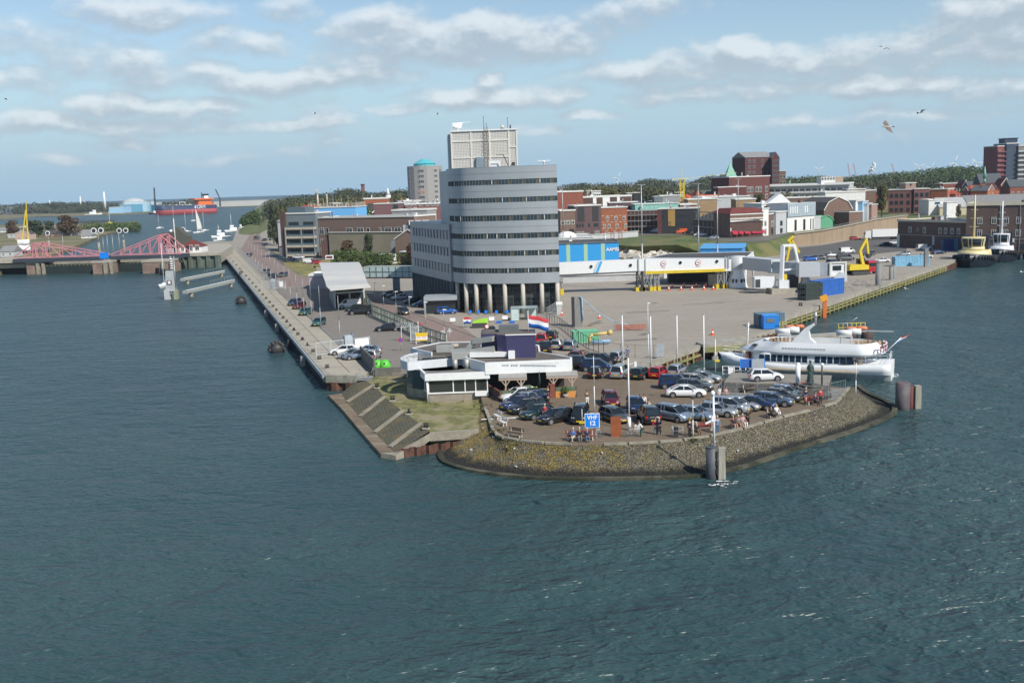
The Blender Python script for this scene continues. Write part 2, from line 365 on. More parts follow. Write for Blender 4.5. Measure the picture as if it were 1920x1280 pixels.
for i,(a,b)in enumerate([((742,574),(905,637)),((905,637),(960,634)),((504,478),(571,517)),((571,517),(620,531)),((515,541),(560,537))]):
 A=g2([a])[0];B=g2([b])[0]
 MB().bar((*A,.03),(*B,.03),.25,.12).build('kerb',M_concd,kind='structure')
kp=g2(KERB)
def resample(pts,step):
 out=[Vector(pts[0])];
 for a,b in zip(pts[:-1],pts[1:]):
  a=Vector(a);b=Vector(b);L=(b-a).length;n=max(1,round(L/step))
  for i in range(n):out.append(a+(b-a)*(i+1)/n)
 return out
def chaikin(pts,n=2,closed=False):
 for _ in range(n):
  q=[Vector(pts[0])]
  for a,b in zip(pts[:-1],pts[1:]):a=Vector(a);b=Vector(b);q+=[a*.75+b*.25,a*.25+b*.75]
  q.append(Vector(pts[-1]));pts=q
 return pts
ks=resample(kp,3.2)
mb=MB()
for i,(a,b)in enumerate(zip(ks[:-1],ks[1:])):
 if i%9==4:continue
 d=(b-a).normalized()*.12
 mb.bar((a.x+d.x,a.y+d.y,.06),(b.x-d.x,b.y-d.y,.06),.34,.22)
mb.build('kerb',M_concd,kind='structure')
# --- round stone revetment
def stone_mat():
 m=bpy.data.materials.new('basalt_revetment');m.use_nodes=True;t=m.node_tree;b=t.nodes['Principled BSDF'];b.inputs['Roughness'].default_value=.9
 pos=N(t,'ShaderNodeNewGeometry').outputs['Position']
 v=N(t,'ShaderNodeTexVoronoi');v.inputs['Scale'].default_value=4.0;t.links.new(pos,v.inputs['Vector'])
 ve=N(t,'ShaderNodeTexVoronoi',feature='DISTANCE_TO_EDGE');ve.inputs['Scale'].default_value=4.0;t.links.new(pos,ve.inputs['Vector'])
 hsv=N(t,'ShaderNodeSeparateColor');t.links.new(v.outputs['Color'],hsv.inputs[0])
 c=mixc(t,hsv.outputs[0],(.118,.104,.078),(.22,.19,.145))
 n=N(t,'ShaderNodeTexNoise');n.inputs['Scale'].default_value=.55;n.inputs['Detail'].default_value=9;n.inputs['Roughness'].default_value=.72;t.links.new(pos,n.inputs['Vector'])
 sx=N(t,'ShaderNodeSeparateXYZ');t.links.new(pos,sx.inputs[0])
 east=smooth(t,sx.outputs[0],2,24)
 k=mth(t,'SUBTRACT',mth(t,'MULTIPLY_ADD',hsv.outputs[1],.16,n.outputs[0]),mth(t,'MULTIPLY',east,.16))
 c=mixc(t,mth(t,'MULTIPLY',smooth(t,k,.50,.66),.8),c,(.30,.20,.025))
 c=mixc(t,mth(t,'MULTIPLY',smooth(t,n.outputs[0],.30,.55),.35),c,(.12,.115,.05))
 gap=smooth(t,ve.outputs['Distance'],.0,.05)
 c=mixc(t,gap,(.06,.053,.04),c)
 wet=smooth(t,mth(t,'MULTIPLY_ADD',n.outputs[0],.9,sx.outputs[2]),-1.36,-.95)
 c=mixc(t,wet,(.022,.021,.017),c)
 t.links.new(c,b.inputs['Base Color'])
 hh=mth(t,'MULTIPLY',smooth(t,ve.outputs['Distance'],0,.12),mth(t,'MULTIPLY_ADD',hsv.outputs[2],.6,.5))
 bu=N(t,'ShaderNodeBump');bu.inputs['Strength'].default_value=1;bu.inputs['Distance'].default_value=.22
 t.links.new(hh,bu.inputs['Height']);t.links.new(bu.outputs[0],b.inputs['Normal']);return m
M_stone=stone_mat()
FOOT=[(1607,724),(1629,741),(1656,751),(1676,762),(1679,774),(1658,787.5),(1603,809),(1500.6,840),(1400,876),(1362,884),(1300,896),(1206,899),(1066,900),(987,897),(894,886.5),(837.5,872),(824,858),(829,843),(868,826),(884,817)]
top_l=chaikin([G(*p)for p in KERB],2)
foot_l=chaikin([G(*p,z=WZ)for p in FOOT],2)
def arclen(pts,n):
 L=[0]
 for a,b in zip(pts[:-1],pts[1:]):L.append(L[-1]+(b-a).length)
 out=[];j=0
 for i in range(n):
  s=L[-1]*i/(n-1)
  while j<len(L)-2 and L[j+1]<s:j+=1
  f=(s-L[j])/max(1e-6,L[j+1]-L[j]);out.append(pts[j].lerp(pts[j+1],min(1,max(0,f))))
 return out
NS=700
tl=arclen([p.to_3d()if len(p)==2 else p for p in top_l],NS);fl=arclen(foot_l,NS)
secs=[]
for i in range(NS):
 a,b=tl[i],fl[i];row=[]
 for j in range(27):
  f=j/26;p=a.lerp(b,f);z=WZ*1.04*f**1.05-.03
  jit=0 if j in(0,)else R_.uniform(-.05,.05)
  row.append((p.x+R_.uniform(-.03,.03),p.y+R_.uniform(-.03,.03),z+jit))
 secs.append(row)
MB().loft(secs,closed=False,caps=False,sm=False).build('revetment_slope',M_stone,kind='structure')
mb=MB();toe=fl[::4]
for a,b in zip(toe[:-1],toe[1:]):
 mb.bar((a.x,a.y,WZ+.10),(b.x,b.y,WZ+.10),.6,.32)
mb.build('toe_kerb',mat('weedy_toe',(.085,.08,.055),.85,var=.3,scale=.4,world=True,bump=.5,col2=(.028,.032,.016),thr=.47),kind='structure')
# --- grass court with the sloped slipway in front of the restaurant
ZG=-.45
MB().prism(g2([(675,707),(701,722),(722,744.5),(755.6,771),(789,795),(806,808),(898,803)],ZG+0)+g2([(915,770),(905,735),(870,720),(760,690),(690,690),(676,700)],ZG),WZ-1,ZG).build('lawn',M_grass,kind='structure')
def paved(name,c,lich=.4):
 m=bpy.data.materials.new(name);m.use_nodes=True;t=m.node_tree;b=t.nodes['Principled BSDF'];b.inputs['Roughness'].default_value=.9
 pos=N(t,'ShaderNodeNewGeometry').outputs['Position'];mp=N(t,'ShaderNodeMapping');mp.inputs['Rotation'].default_value=(0,0,rad(30));t.links.new(pos,mp.inputs[0])
 br=N(t,'ShaderNodeTexBrick');br.inputs['Scale'].default_value=1;br.inputs['Brick Width'].default_value=.5;br.inputs['Row Height'].default_value=.28;br.inputs['Mortar Size'].default_value=.04
 br.inputs['Color1'].default_value=(*[x*.8 for x in c],1);br.inputs['Color2'].default_value=(*[x*1.2 for x in c],1);br.inputs['Mortar'].default_value=(.04,.04,.025,1);t.links.new(mp.outputs[0],br.inputs[0])
 n=N(t,'ShaderNodeTexNoise');n.inputs['Scale'].default_value=.6;n.inputs['Detail'].default_value=8;n.inputs['Roughness'].default_value=.7;t.links.new(pos,n.inputs['Vector'])
 cc=mixc(t,mth(t,'MULTIPLY',smooth(t,n.outputs[0],.5,.66),lich),br.outputs[0],(.19,.125,.03))
 t.links.new(cc,b.inputs['Base Color']);return m
M_slip=paved('slope_blocks',(.115,.105,.07),.75)
st=[G(a,b,ZG)for a,b in[(675,707),(701,722),(722,744.5),(755.6,771),(789,795),(806,808)]]
ZA=-1.72
sb=[G(a,b,ZA)for a,b in[(640,737.5),(650.6,755),(675,781.6),(703,811.6),(731,839),(740.6,850)]]
mb=MB()
for i in range(5):mb.add([st[i],st[i+1],sb[i+1],sb[i]],[(0,1,2,3)])
mb.build('slipway_slope',M_slip,kind='structure')
lift=Vector((0,0,.10))
for i in range(1,5):
 a,b=st[i]+lift,sb[i]+lift;
 MB().bar(a,b,.5,.16).build('slipway_rib',mat('rib_concrete',(.24,.215,.165),.9,var=.2,world=True,scale=.8),kind='structure')
ao=[G(a,b,ZA)for a,b in[(615,740),(640,765),(680,812),(714,851)]]
MB().prism([(p.x,p.y)for p in ao]+[(p.x,p.y)for p in sb[::-1]],WZ-1.5,ZA).build('slipway_apron',mat('wet_concrete',(.16,.12,.075),.7,var=.35,scale=.9,world=True,col2=(.24,.19,.13),thr=.55,stretch=(.5,1.6,1)),kind='structure')
A1,A2,A3,A4=G(740.6,850,ZA),G(806,812,ZG+.1),G(898,806,ZG+.1),G(714,851,ZA)
MB().ext([(0,-.75),(.6,-.75),(.6,.12),(0,.12)],0,(A3-A2).length).build('court_beam',M_concd,kind='structure',loc=(A2.x,A2.y,ZG),rz=math.atan2(A3.y-A2.y,A3.x-A2.x))
MB().add([A4+Vector((0,0,.12)),A1+Vector((0,0,.12)),A2+Vector((.25,.6,.02)),A2+Vector((0,0,.02)),A1+Vector((.2,-1.2,.1)),A4+Vector((0,-.1,-1.2)),A1+Vector((.2,-1.25,-1.1)),A2+Vector((0,0,-.75))],[(0,4,6,5),(4,3,7,6),(0,1,4),(1,2,3,4)]).build('slip_wall',M_concd,kind='structure')
def sheetpile(name,a,b,z0,z1,m_,pitch=1.2,dep=.35,**kw):
 a=Vector(a[:2]);b=Vector(b[:2]);d=(b-a);L=d.length;d.normalize();n=Vector((d.y,-d.x));k=max(1,int(L/pitch));p=L/k;pts=[]
 for i in range(k):
  for f,o in((0,0),(.25,0),(.4,dep),(.75,dep),(.9,0)):q=a+d*(p*(i+f))+n*o;pts.append(q)
 pts.append(b);vs=[(q.x,q.y,z0)for q in pts]+[(q.x,q.y,z1)for q in pts];m_n=len(pts)
 return MB().add(vs,[(i,i+1,i+1+m_n,i+m_n)for i in range(m_n-1)]).build(name,m_,kind='structure',**kw)
sheetpile('sheet_pile_wall',A1+Vector((.4,-.3,0)),A3+Vector((.3,.15,0)),WZ-1,ZG-.7,M_rust)
# --- left quay: beam, dark wall, end wall
q0=G(613,703);q1=G(415,470);q2=G(685,704);qd=(q1-q0).normalized();qn=Vector((-qd.y,qd.x,0))
M_beam=mat('quay_beam',(.30,.285,.235),.85,var=.25,scale=.5,world=True,bump=.3,col2=(.15,.15,.09),thr=.58)
def wallbox(name,a,b,n,t0,t1,z0,z1,m_,**kw):
 vs=[a+n*t0,b+n*t0,b+n*t1,a+n*t1]
 return MB().prism([(v.x,v.y)for v in vs],z0,z1).build(name,m_,kind='structure',**kw)
wallbox('quay_coping',q0-qd*.1,q1,qn,-.4,.35,-1.0,.1,M_beam)
wallbox('quay_edge_rail',q0,q1,qn,.36,.62,-.35,.02,mat('galvanised_rail',(.33,.36,.38),.5,var=.1))
sheetpile('quay_wall',q1-qn*.15,q0-qn*.15,WZ-2,-.95,M_darkpile,pitch=1.4,dep=.4)
en=(q2-q0).normalized();eo=Vector((en.y,-en.x,0))
wallbox('quay_coping',q0,q2,eo,-.4,.5,-.95,.08,M_beam)
sheetpile('sheet_pile_wall',q0+eo*.1,q2+eo*.1+en*.6,WZ-2,-.9,M_rust,pitch=1.6,dep=.5)
QL=(q1-q0).length
for t in range(6,int(QL),9):
 a=q0+qd*t-qn*.5;b=a-qn*2.6
 MB().bar((a.x,a.y,.012),(b.x,b.y,.012),.14,.01).build('apron_joint',mat('rust_stain',(.20,.135,.075),.9),kind='structure')
a=q0-qn*3.2+qd*.5;b=q1-qn*3.2
MB().bar((a.x,a.y,.012),(b.x,b.y,.012),.12,.012).build('apron_rail',mat('old_rail',(.14,.115,.085),.8),kind='structure')
lh0,lh1=G(412,474.5,3.2),G(331,477,3.2)
MB().prism(g2([(331,477),(413,474.5),(436,461),(428,456),(336,459)],3.2),-.5,3.2).build('lock_head',M_conc,kind='structure')
sheetpile('lock_head_wall',lh1-Vector((0,.5,0)),lh0+Vector((.5,-.5,0)),WZ-2,2.4,mat('green_sheet_pile',(.10,.125,.10),.75,var=.25,scale=.3,world=True,col2=(.06,.07,.04),thr=.6),pitch=3,dep=.9)
wallbox('lock_head_coping',lh1,lh0,Vector((0,-1,0)),-.5,1.6,2.4,3.3,M_conc)
# --- terminal yard quay: deck beam, waler, piles
ye=[G(1306,650),G(1461,618),G(1461,597),G(1770,495),G(1880,482)]
M_yb=mat('yard_coping',(.30,.275,.225),.85,var=.2,scale=.6,world=True)
M_waler=mat('mossy_waler',(.20,.19,.075),.85,var=.3,scale=.6,world=True)
ya,yb=G(1461,597),G(1770,495);yd=(yb-ya).normalized();yn=Vector((yd.y,-yd.x,0))
YL=(yb-ya).length
wallbox('yard_coping',ya,yb,yn,-1.0,.5,-.7,.12,M_yb)
sheetpile('yard_wall',ya,yb+yd*18,WZ-2,-.6,M_rust,pitch=1.6,dep=.4)
mb=MB()
for z in(-.95,-1.55):
 a=ya+yn*.75;b=yb+yn*.75;mb.bar((a.x,a.y,z),(b.x,b.y,z),.35,.3)
mb.build('yard_waler',M_waler,kind='structure')
mb=MB();n_=int(YL/2.6)
for i in range(n_):
 p=ya+yd*(i*2.6+.8)+yn*.95;mb.cyl((p.x,p.y,WZ-1),(p.x,p.y,-.6),.16,n=6)
mb.build('yard_fender_piles',M_waler,kind='stuff',label='row of mossy timber fender piles along the terminal quay',cat='fender piles')
ta,tb=G(1770,495),Vector((138.3,312.5,0));td=(tb-ta).normalized();tn=Vector((td.y,-td.x,0))
wallbox('yard_coping',ta,tb,tn,-1.0,.5,-.7,.12,M_yb)
ba,bb=G(1186,692),G(1306,650);bd=(bb-ba).normalized();bn_=Vector((bd.y,-bd.x,0))
wallbox('basin_coping',ba,bb,bn_,-.6,.4,-.6,.14,M_yb)
sheetpile('basin_wall',ba,bb,WZ-1,-.5,M_rust,pitch=1.4,dep=.35)
mb=MB()
for i in range(int((bb-ba).length/2.2)):
 p=ba+bd*(i*2.2+.6)+bn_*.55;mb.cyl((p.x,p.y,WZ-1),(p.x,p.y,-.5),.17,n=6)
a=ba+bn_*.6;b=bb+bn_*.6;mb.bar((a.x,a.y,-1.2),(b.x,b.y,-1.2),.3,.3)
mb.build('basin_fender_piles',M_waler,kind='stuff',label='timber fender piles along the small basin wall',cat='fender piles')
ca,cb_=G(1306,650),G(1461,618);cd=(cb_-ca).normalized();cn=Vector((cd.y,-cd.x,0))
sheetpile('basin_wall',ca,cb_,WZ-1,-.3,M_rust,pitch=1.4,dep=.35)
wallbox('basin_coping',ca,cb_,cn,-.6,.3,-.5,.14,M_yb)
# --- terrain of the town
M_hill=mat('dune_scrub',(.075,.085,.04),.95,var=.35,scale=.02,world=True,col2=(.13,.12,.07),thr=.56)
M_brown=mat('brown_retaining',(.30,.225,.15),.85,var=.12,scale=.3,world=True,bump=.2,stretch=(1.5,1.5,.25),col2=(.22,.17,.12),thr=.6)
ZT=4.0
pl=g2([(1040,452),(1105,455),(1190,462),(1270,459),(1340,455),(1400,459),(1432,456)],ZT)
wl_=[G(1487,461),G(1540,457),G(1596,446),G(1640,437),G(1700,428)]
plat=pl+[(p.x,p.y)for p in wl_]+[(260,470),(1500,560),(3000,1500),(2500,3500),(-500,3500),(20,900),(20,470)]
skirt=g2([(1040,480),(1105,483),(1190,483),(1270,480),(1340,480),(1410,486),(1462,478)])+[(p.x,p.y)for p in wl_]+[(260,470),(1500,560),(3000,1500),(2500,3500),(-500,3500),(14,900),(14,470)]
M_town=mat('town_ground',(.13,.12,.10),.9,var=.2,scale=.05,world=True)
MB().prism(skirt,0,ZT,top=plat).build('town_terrain',M_dike,kind='structure')
sheet('town_street',None,ZT+.02,M_town,world=g2([(1200,441),(1290,441),(1340,452),(1400,453),(1436,453),(1482,438),(1482,432),(1420,436),(1300,432),(1200,430)],ZT+.02))
mb=MB()
hts=[4.3,4.8,5.2,5.6,5.8]
for i in range(4):
 a,b=wl_[i],wl_[i+1];h0,h1=hts[i],hts[i+1];n=Vector((.25,.97,0))*.6
 f=Vector((0,-.35,0))
 mb.add([a+f,b+f,b+n,a+n,a+f+Vector((0,0,h0)),b+f+Vector((0,0,h1)),b+n+Vector((0,0,h1)),a+n+Vector((0,0,h0))],[(0,3,2,1),(4,5,6,7),(0,1,5,4),(1,2,6,5),(2,3,7,6),(3,0,4,7)])
rw=thing('retaining_wall','long brown retaining wall below the ramp road to the town','retaining wall')
mb.build('wall',M_brown,rw)
mb=MB()
for i in range(4):
 a,b=wl_[i],wl_[i+1]
 mb.bar(a+Vector((0,-.4,hts[i]+.1)),b+Vector((0,-.4,hts[i+1]+.1)),.8,.3)
mb.build('coping',M_conc,rw)
mb=MB()
for i in range(4):
 a,b=wl_[i],wl_[i+1];n=int((b-a).length/3)
 for k in range(n):
  f=k/n;p=a.lerp(b,f);h=hts[i]+(hts[i+1]-hts[i])*f;mb.cyl(p+Vector((0,0,h)),p+Vector((0,0,h+1)),.05,n=5)
 mb.bar(a+Vector((0,0,hts[i]+1)),b+Vector((0,0,hts[i+1]+1)),.07);mb.bar(a+Vector((0,0,hts[i]+.55)),b+Vector((0,0,hts[i+1]+.55)),.05)
mb.build('railing',mat('grey_rail',(.28,.28,.27),.6),rw)
sheet('ramp_road',[(1432,500),(1470,482),(1487,465),(1540,460),(1596,450),(1640,441),(1700,433),(1700,470),(1640,476),(1560,478),(1490,487)],.012,M_asph)
def hump(name,cx,cy,rx,ry,h,m_,n=40,seed=0,z0=0.0,rough=.25):
 r=random.Random(seed);ph=[(r.uniform(0,6),r.uniform(0,6),r.uniform(1.5,5),r.uniform(1.5,5))for _ in range(5)];vs=[];fs=[]
 for j in range(n+1):
  for i in range(n+1):
   u=-1+2*i/n;v=-1+2*j/n;q=max(0,1-(abs(u)**2.2+abs(v)**2.2));k=1+rough*sum(math.sin(a+c*u*2)*math.sin(b+d*v*2)for a,b,c,d in ph)/2
   vs.append((cx+u*rx,cy+v*ry,z0-.3+h*q**.7*max(.2,k)-(9 if q<.02 else 0)))
 for j in range(n):
  for i in range(n):a=j*(n+1)+i;fs.append((a,a+1,a+n+2,a+n+1))
 return MB().add(vs,fs,True).build(name,m_,kind='structure')
hump('dune_hill',620,1500,900,480,9,M_hill,seed=3,z0=ZT)
hump('dune_hill',0,1500,240,420,6,M_hill,seed=5)
hump('dune_hill',1500,1350,900,500,14,M_hill,seed=9,z0=ZT)
def ridge(name,base_l,base_r,h,m_):
 "long bank between two ground lines, crest in the middle"
 a=resample(g2(base_l),25);b=resample(g2(base_r),25);n=min(len(a),len(b));A=arclen([p.to_3d()for p in a],30);B=arclen([p.to_3d()for p in b],30);secs=[]
 for ii,(p,q)in enumerate(zip(A,B)):
  hh=min(1,ii/8)
  secs.append([(*p.lerp(q,f).xy,z*hh if z>0 else z)for f,z in((0,-.2),(.3,h*.75),(.45,h),(.6,h),(.8,h*.5),(1,.0))])
 return MB().loft(secs,closed=False,caps=False).build(name,m_,kind='structure')
ridge('dike',[(441,440),(453,418),(470,400),(484,389)],[(482,440),(488,424),(497,405),(503,391)],3.2,M_dike)
ridge('dike',[(474,444),(485,424),(495,408),(500,396)],[(506,428),(512,418),(516,406),(516,397)],3.0,M_dike)
M_shore=mat('shore_grass',(.13,.125,.05),.95,var=.25,scale=.06,world=True,col2=(.20,.17,.09),thr=.5)
sheet_z=-1.0
def island(name,px,z1,m_=M_shore):return MB().prism(g2(px,z1),WZ-1,z1).build(name,m_,kind='structure')
island('lock_island',[(-420,470),(-420,545),(-60,523),(40,499),(60,492),(118,470),(150,458),(177,446),(202,437),(225,432),(244,427),(253,420),(215,419),(170,420),(110,420),(20,421),(-420,430)],-.6)
island('spit',[(130,427),(200,432),(240,425),(262,417),(260,415),(200,417),(130,420)],-1.0,M_dike)
island('breakwater',[(140,418),(215,414),(212,412),(140,414)],-1.3,mat('dark_rocks',(.05,.05,.045),.9,world=True))
FS=g2([(-420,414),(0,412),(66,406),(112,405.5),(160,403.5),(200,402.5),(270,399.5),(292,398),(300,391),(400,388.5),(430,388),(500,386)],-1.2)+[(0,2600),(0,5000),(-9000,5000),(-9000,1500)]
MB().prism(FS,WZ-1,-1.2).build('far_shore',M_shore,kind='structure')
# --- building kit
BRK={k:mat('brick_'+k,c,.85,var=.12,scale=.8,bump=.15,bscale=6)for k,c in dict(red=(.23,.075,.05),dark=(.095,.055,.045),brown=(.165,.105,.08),maroon=(.13,.045,.04),orange=(.33,.11,.055),purple=(.12,.07,.075),pink=(.30,.20,.165),ochre=(.33,.22,.12),tower=(.10,.035,.035)).items()}
PL={k:mat('plaster_'+k,c,.8,var=.06,scale=.6)for k,c in dict(white=(.72,.71,.68),cream=(.58,.52,.40),grey=(.30,.30,.30),lgrey=(.46,.47,.48),tan=(.40,.31,.23),sky=(.33,.55,.75),blue=(.08,.36,.68),green=(.10,.32,.18),black=(.035,.035,.038),slate=(.16,.19,.21)).items()}
RF={k:mat('roof_'+k,c,.85,var=.18,scale=1.2)for k,c in dict(dark=(.065,.062,.06),red=(.30,.055,.03),tile=(.14,.03,.025),grey=(.22,.22,.22),light=(.42,.42,.41),green=(.25,.50,.42),bit=(.10,.095,.09),slate=(.075,.085,.095)).items()}
M_glass=glass();M_frame=mat('white_frame',(.68,.67,.63),.5,var=0);M_dframe=mat('dark_frame',(.06,.06,.06),.5,var=0)
WC={}
def win_src(w,h,mul,fr,pane):
 k=(round(w,2),round(h,2),mul,fr.name,pane.name)
 if k in WC:return WC[k]
 f=min(.13,w*.12);a=MB();a.box(0,w,-.08,.02,0,f);a.box(0,w,-.08,.02,h-f,h);a.box(0,f,-.08,.02,f,h-f);a.box(w-f,w,-.08,.02,f,h-f)
 for i in range(1,mul):x=w*i/mul;a.box(x-f/2.4,x+f/2.4,-.06,.02,f,h-f)
 if h>1.4 and mul>1:a.box(f,w-f,-.055,.02,h*.7,h*.7+f*.7)
 WC[k]=(a.mesh('window',fr),MB().box(f*.6,w-f*.6,-.035,.03,f*.6,h-f*.6).mesh('pane',pane));return WC[k]
def window(parent,x,y,z,w,h,rz=0,mul=2,fr=None,pane=None,name='window'):
 fm,pm=win_src(w,h,mul,fr or M_frame,pane or M_glass)
 o=bpy.data.objects.new(name,fm);COL.objects.link(o);o.parent=parent
 c,s=math.cos(rz),math.sin(rz);o.location=(x-c*w/2,y-s*w/2,z);o.rotation_euler[2]=rz
 p=bpy.data.objects.new('pane',pm);COL.objects.link(p);p.parent=o;return o
def roof_part(kind,w,Dp,H,hr,m_,parent,trim=None,oh=.25):
 trim=trim or M_frame;x0,x1,y0,y1=-oh,w+oh,-oh,Dp+oh
 if kind=='flat':
  a=MB();a.mi(1).box(x0,x1,y0,y0+.3,H,H+hr);a.box(x0,x1,y1-.3,y1,H,H+hr);a.box(x0,x0+.3,y0+.3,y1-.3,H,H+hr);a.box(x1-.3,x1,y0+.3,y1-.3,H,H+hr)
  a.mi(0).box(x0+.3,x1-.3,y0+.3,y1-.3,H,H+hr*.4);return a.build('roof',[m_,trim],parent)
 if kind=='gx':a=MB().ext([(y0,H-.05),(y1,H-.05),(y1,H+.1),(Dp/2,H+hr),(y0,H+.1)],x0,x1)
 elif kind=='gy':a=MB().ext([(x0,H-.05),(x1,H-.05),(x1,H+.1),(w/2,H+hr),(x0,H+.1)],.06,y1,axis='y')
 elif kind=='gam':a=MB().ext([(x0,H-.05),(x1,H-.05),(w*.86,H+hr*.62),(w*.5,H+hr),(w*.14,H+hr*.62)],.06,y1,axis='y')
 elif kind=='hip':
  k=min(w,Dp)*.48;a=MB().add([(x0,y0,H),(x1,y0,H),(x1,y1,H),(x0,y1,H),(k,Dp/2,H+hr),(w-k,Dp/2,H+hr)],[(3,2,1,0),(0,1,5,4),(1,2,5),(2,3,4,5),(3,0,4)])
 elif kind=='man':
  k=min(1.6,w*.2);a=MB().add([(x0,y0,H),(x1,y0,H),(x1,y1,H),(x0,y1,H),(k,k,H+hr),(w-k,k,H+hr),(w-k,Dp-k,H+hr),(k,Dp-k,H+hr)],[(3,2,1,0),(4,5,6,7),(0,1,5,4),(1,2,6,5),(2,3,7,6),(3,0,4,7)])
 elif kind=='shed':a=MB().ext([(y0,H),(y1,H),(y1,H+hr),(y0,H+.1)],x0,x1)
 o=a.build('roof',m_,parent)
 if kind in('gy','gam')and trim!='no':
  t=MB();P=[(x0,H+.1),(w/2,H+hr+.05),(x1,H+.1)]if kind=='gy' else[(x0,H),(w*.14,H+hr*.62),(w*.5,H+hr+.03),(w*.86,H+hr*.62),(x1,H)]
  for p,q in zip(P[:-1],P[1:]):t.bar((p[0],y0-.06,p[1]),(q[0],y0-.06,q[1]),.12,.3)
  t.build('gable_trim',trim,parent)
 return o
def bld(name,label,xl,xr,ytop,dl,dr,zb,dep,wall,roof=('flat',.5,RF['bit']),win=(),cat='building',group=None,trim=None,H=None,rz_=None):
 A=XY(xl,dl);B=XY(xr,dr);d=B-A;w=d.length
 if H is None:H=(D(xl,ytop,dl).z+D(xr,ytop-(xr-xl)*.033,dr).z)/2-zb
 th=thing(name,label,cat,(A.x,A.y,zb),math.atan2(d.y,d.x),group)
 k,hr,rm=roof
 if k in('gy','gam','gx','hip','man','shed'):H-=hr
 w_=MB()
 if k=='gy':w_.ext([(0,0),(w,0),(w,H),(w/2,H+hr-.12),(0,H)],0,dep,axis='y')
 elif k=='gam':w_.ext([(0,0),(w,0),(w,H),(w*.84,H+hr*.6),(w*.5,H+hr-.12),(w*.16,H+hr*.6),(0,H)],0,dep,axis='y')
 elif k=='gx':w_.ext([(0,0),(dep,0),(dep,H),(dep/2,H+hr-.12),(0,H)],0,w)
 else:w_.box(0,w,0,dep,0,H)
 w_.build('wall',wall,th);roof_part(k,w,dep,H,hr,rm,th,trim)
 for r in win:
  side,z,h,ww,fr=r[:5];mul=r[5]if len(r)>5 else 2;fm=r[6]if len(r)>6 else None
  if isinstance(fr,int):fr=[(i+.5)/fr for i in range(fr)]
  for f in fr:
   if side=='F':window(th,w*f,-.03,z,ww,h,0,mul,fm)
   elif side=='R':window(th,w+.03,dep*f,z,ww,h,PI/2,mul,fm)
   else:window(th,-.03,dep*f,z,ww,h,-PI/2,mul,fm)
 if k=='flat' and w>9 and dep>7:
  q=random.Random(int(xl)*7+int(dl))
  for i in range(min(5,1+int(w/7))):
   x,y,s=q.uniform(1.5,w-1.5),q.uniform(2,dep-1.5),q.uniform(.35,.9);o=(MB().box(-s,s,-s*.8,s*.8,0,s*1.3).box(-s*1.1,s*1.1,-s*.9,s*.9,s*1.3,s*1.5)if q.random()<.5 else MB().cyl((0,0,0),(0,0,s*2.2),s*.35,n=8).cyl((0,0,s*2.2),(0,0,s*2.5),s*.55,n=8)).build('roof_vent',q.choice([PL['lgrey'],M_galv,BRK['brown'],PL['white']]),th);o.location=(x,y,H+hr*.4)
 th['w']=w;th['H']=H;return th
def part(th,name,m_,*boxes,**kw):
 a=MB()
 for b in boxes:a.box(*b)
 return a.build(name,m_,th,**kw)
def chimney(th,x,y,z,h=1.2,s=.7,m_=None):return part(th,'chimney',m_ or BRK['brown'],(x-s/2,x+s/2,y-s/2,y+s/2,z,z+h))
# --- the harbour office: curved front on columns
M_pan=mat('grey_cladding',(.35,.375,.39),.42,metal=.15,var=.05,scale=.25,spec=.5)
t=M_pan.node_tree;b=t.nodes['Principled BSDF']
M_pand=mat('cladding_joint',(.13,.15,.165),.6,var=0)
M_og=glass('office_glass',(.03,.045,.05),.08);M_bl=mat('brown_blind',(.10,.09,.06),.7,var=.1);M_mul=mat('window_mullion',(.12,.14,.15),.5,var=0)
M_col=mat('pale_column',(.46,.43,.37),.7,var=.05)
of=thing('harbour_office','grey curved harbour office with ribbon windows, standing on tall columns','office building',(0,205,0))
OX,OY=0,205
fc=chaikin([(-12.2,213.5),(-10.9,208.2),(-9.1,205.1),(-6.7,203.6),(-4.2,202.6),(-1.1,201.5),(2.4,200.8),(6,200.5),(9.6,200.7)],2)
fc=[Vector((p.x-OX,p.y-OY))for p in[Vector(q)for q in fc]]
FCL=[0]
for a,b in zip(fc[:-1],fc[1:]):FCL.append(FCL[-1]+(b-a).length)
def fpt(s,off=0):
 s=max(0,min(FCL[-1]-1e-6,s));j=max(i for i in range(len(FCL))if FCL[i]<=s);j=min(j,len(fc)-2)
 f=(s-FCL[j])/(FCL[j+1]-FCL[j]);d=(fc[j+1]-fc[j]).normalized();p=fc[j].lerp(fc[j+1],f);return p+Vector((d.y,-d.x))*off
back=[Vector((9.0,24)),Vector((-18,44)),Vector((-24.2,45)),Vector((-13.0,8.6))]
back_hi=[Vector((9.1,24)),Vector((-14.5,22))]
def curved(name,z0,z1,off,mats,parent,s0=0,s1=None,n=44,mi=None,thick=None):
 s1=FCL[-1]if s1 is None else s1;P=[fpt(s0+(s1-s0)*i/n,off)for i in range(n+1)];Q=[fpt(s0+(s1-s0)*i/n,off-(thick or.5))for i in range(n+1)]
 mb=MB()
 for i in range(n):
  if mi:mb.mi(mi(i))
  a,b,c,d=P[i],P[i+1],Q[i+1],Q[i]
  mb.add([(a.x,a.y,z0),(b.x,b.y,z0),(c.x,c.y,z0),(d.x,d.y,z0),(a.x,a.y,z1),(b.x,b.y,z1),(c.x,c.y,z1),(d.x,d.y,z1)],[(0,3,2,1),(4,5,6,7),(0,1,5,4)]+([(3,0,4,7)]if i==0 else[])+([(1,2,6,5)]if i==n-1 else[]))
 return mb.build(name,mats,parent)
body=[tuple(fpt(FCL[-1]*i/40,-.35))for i in range(41)]+[tuple(v)for v in back_hi]
MB().prism(body,5.9,28.15).build('core',M_pan,of)
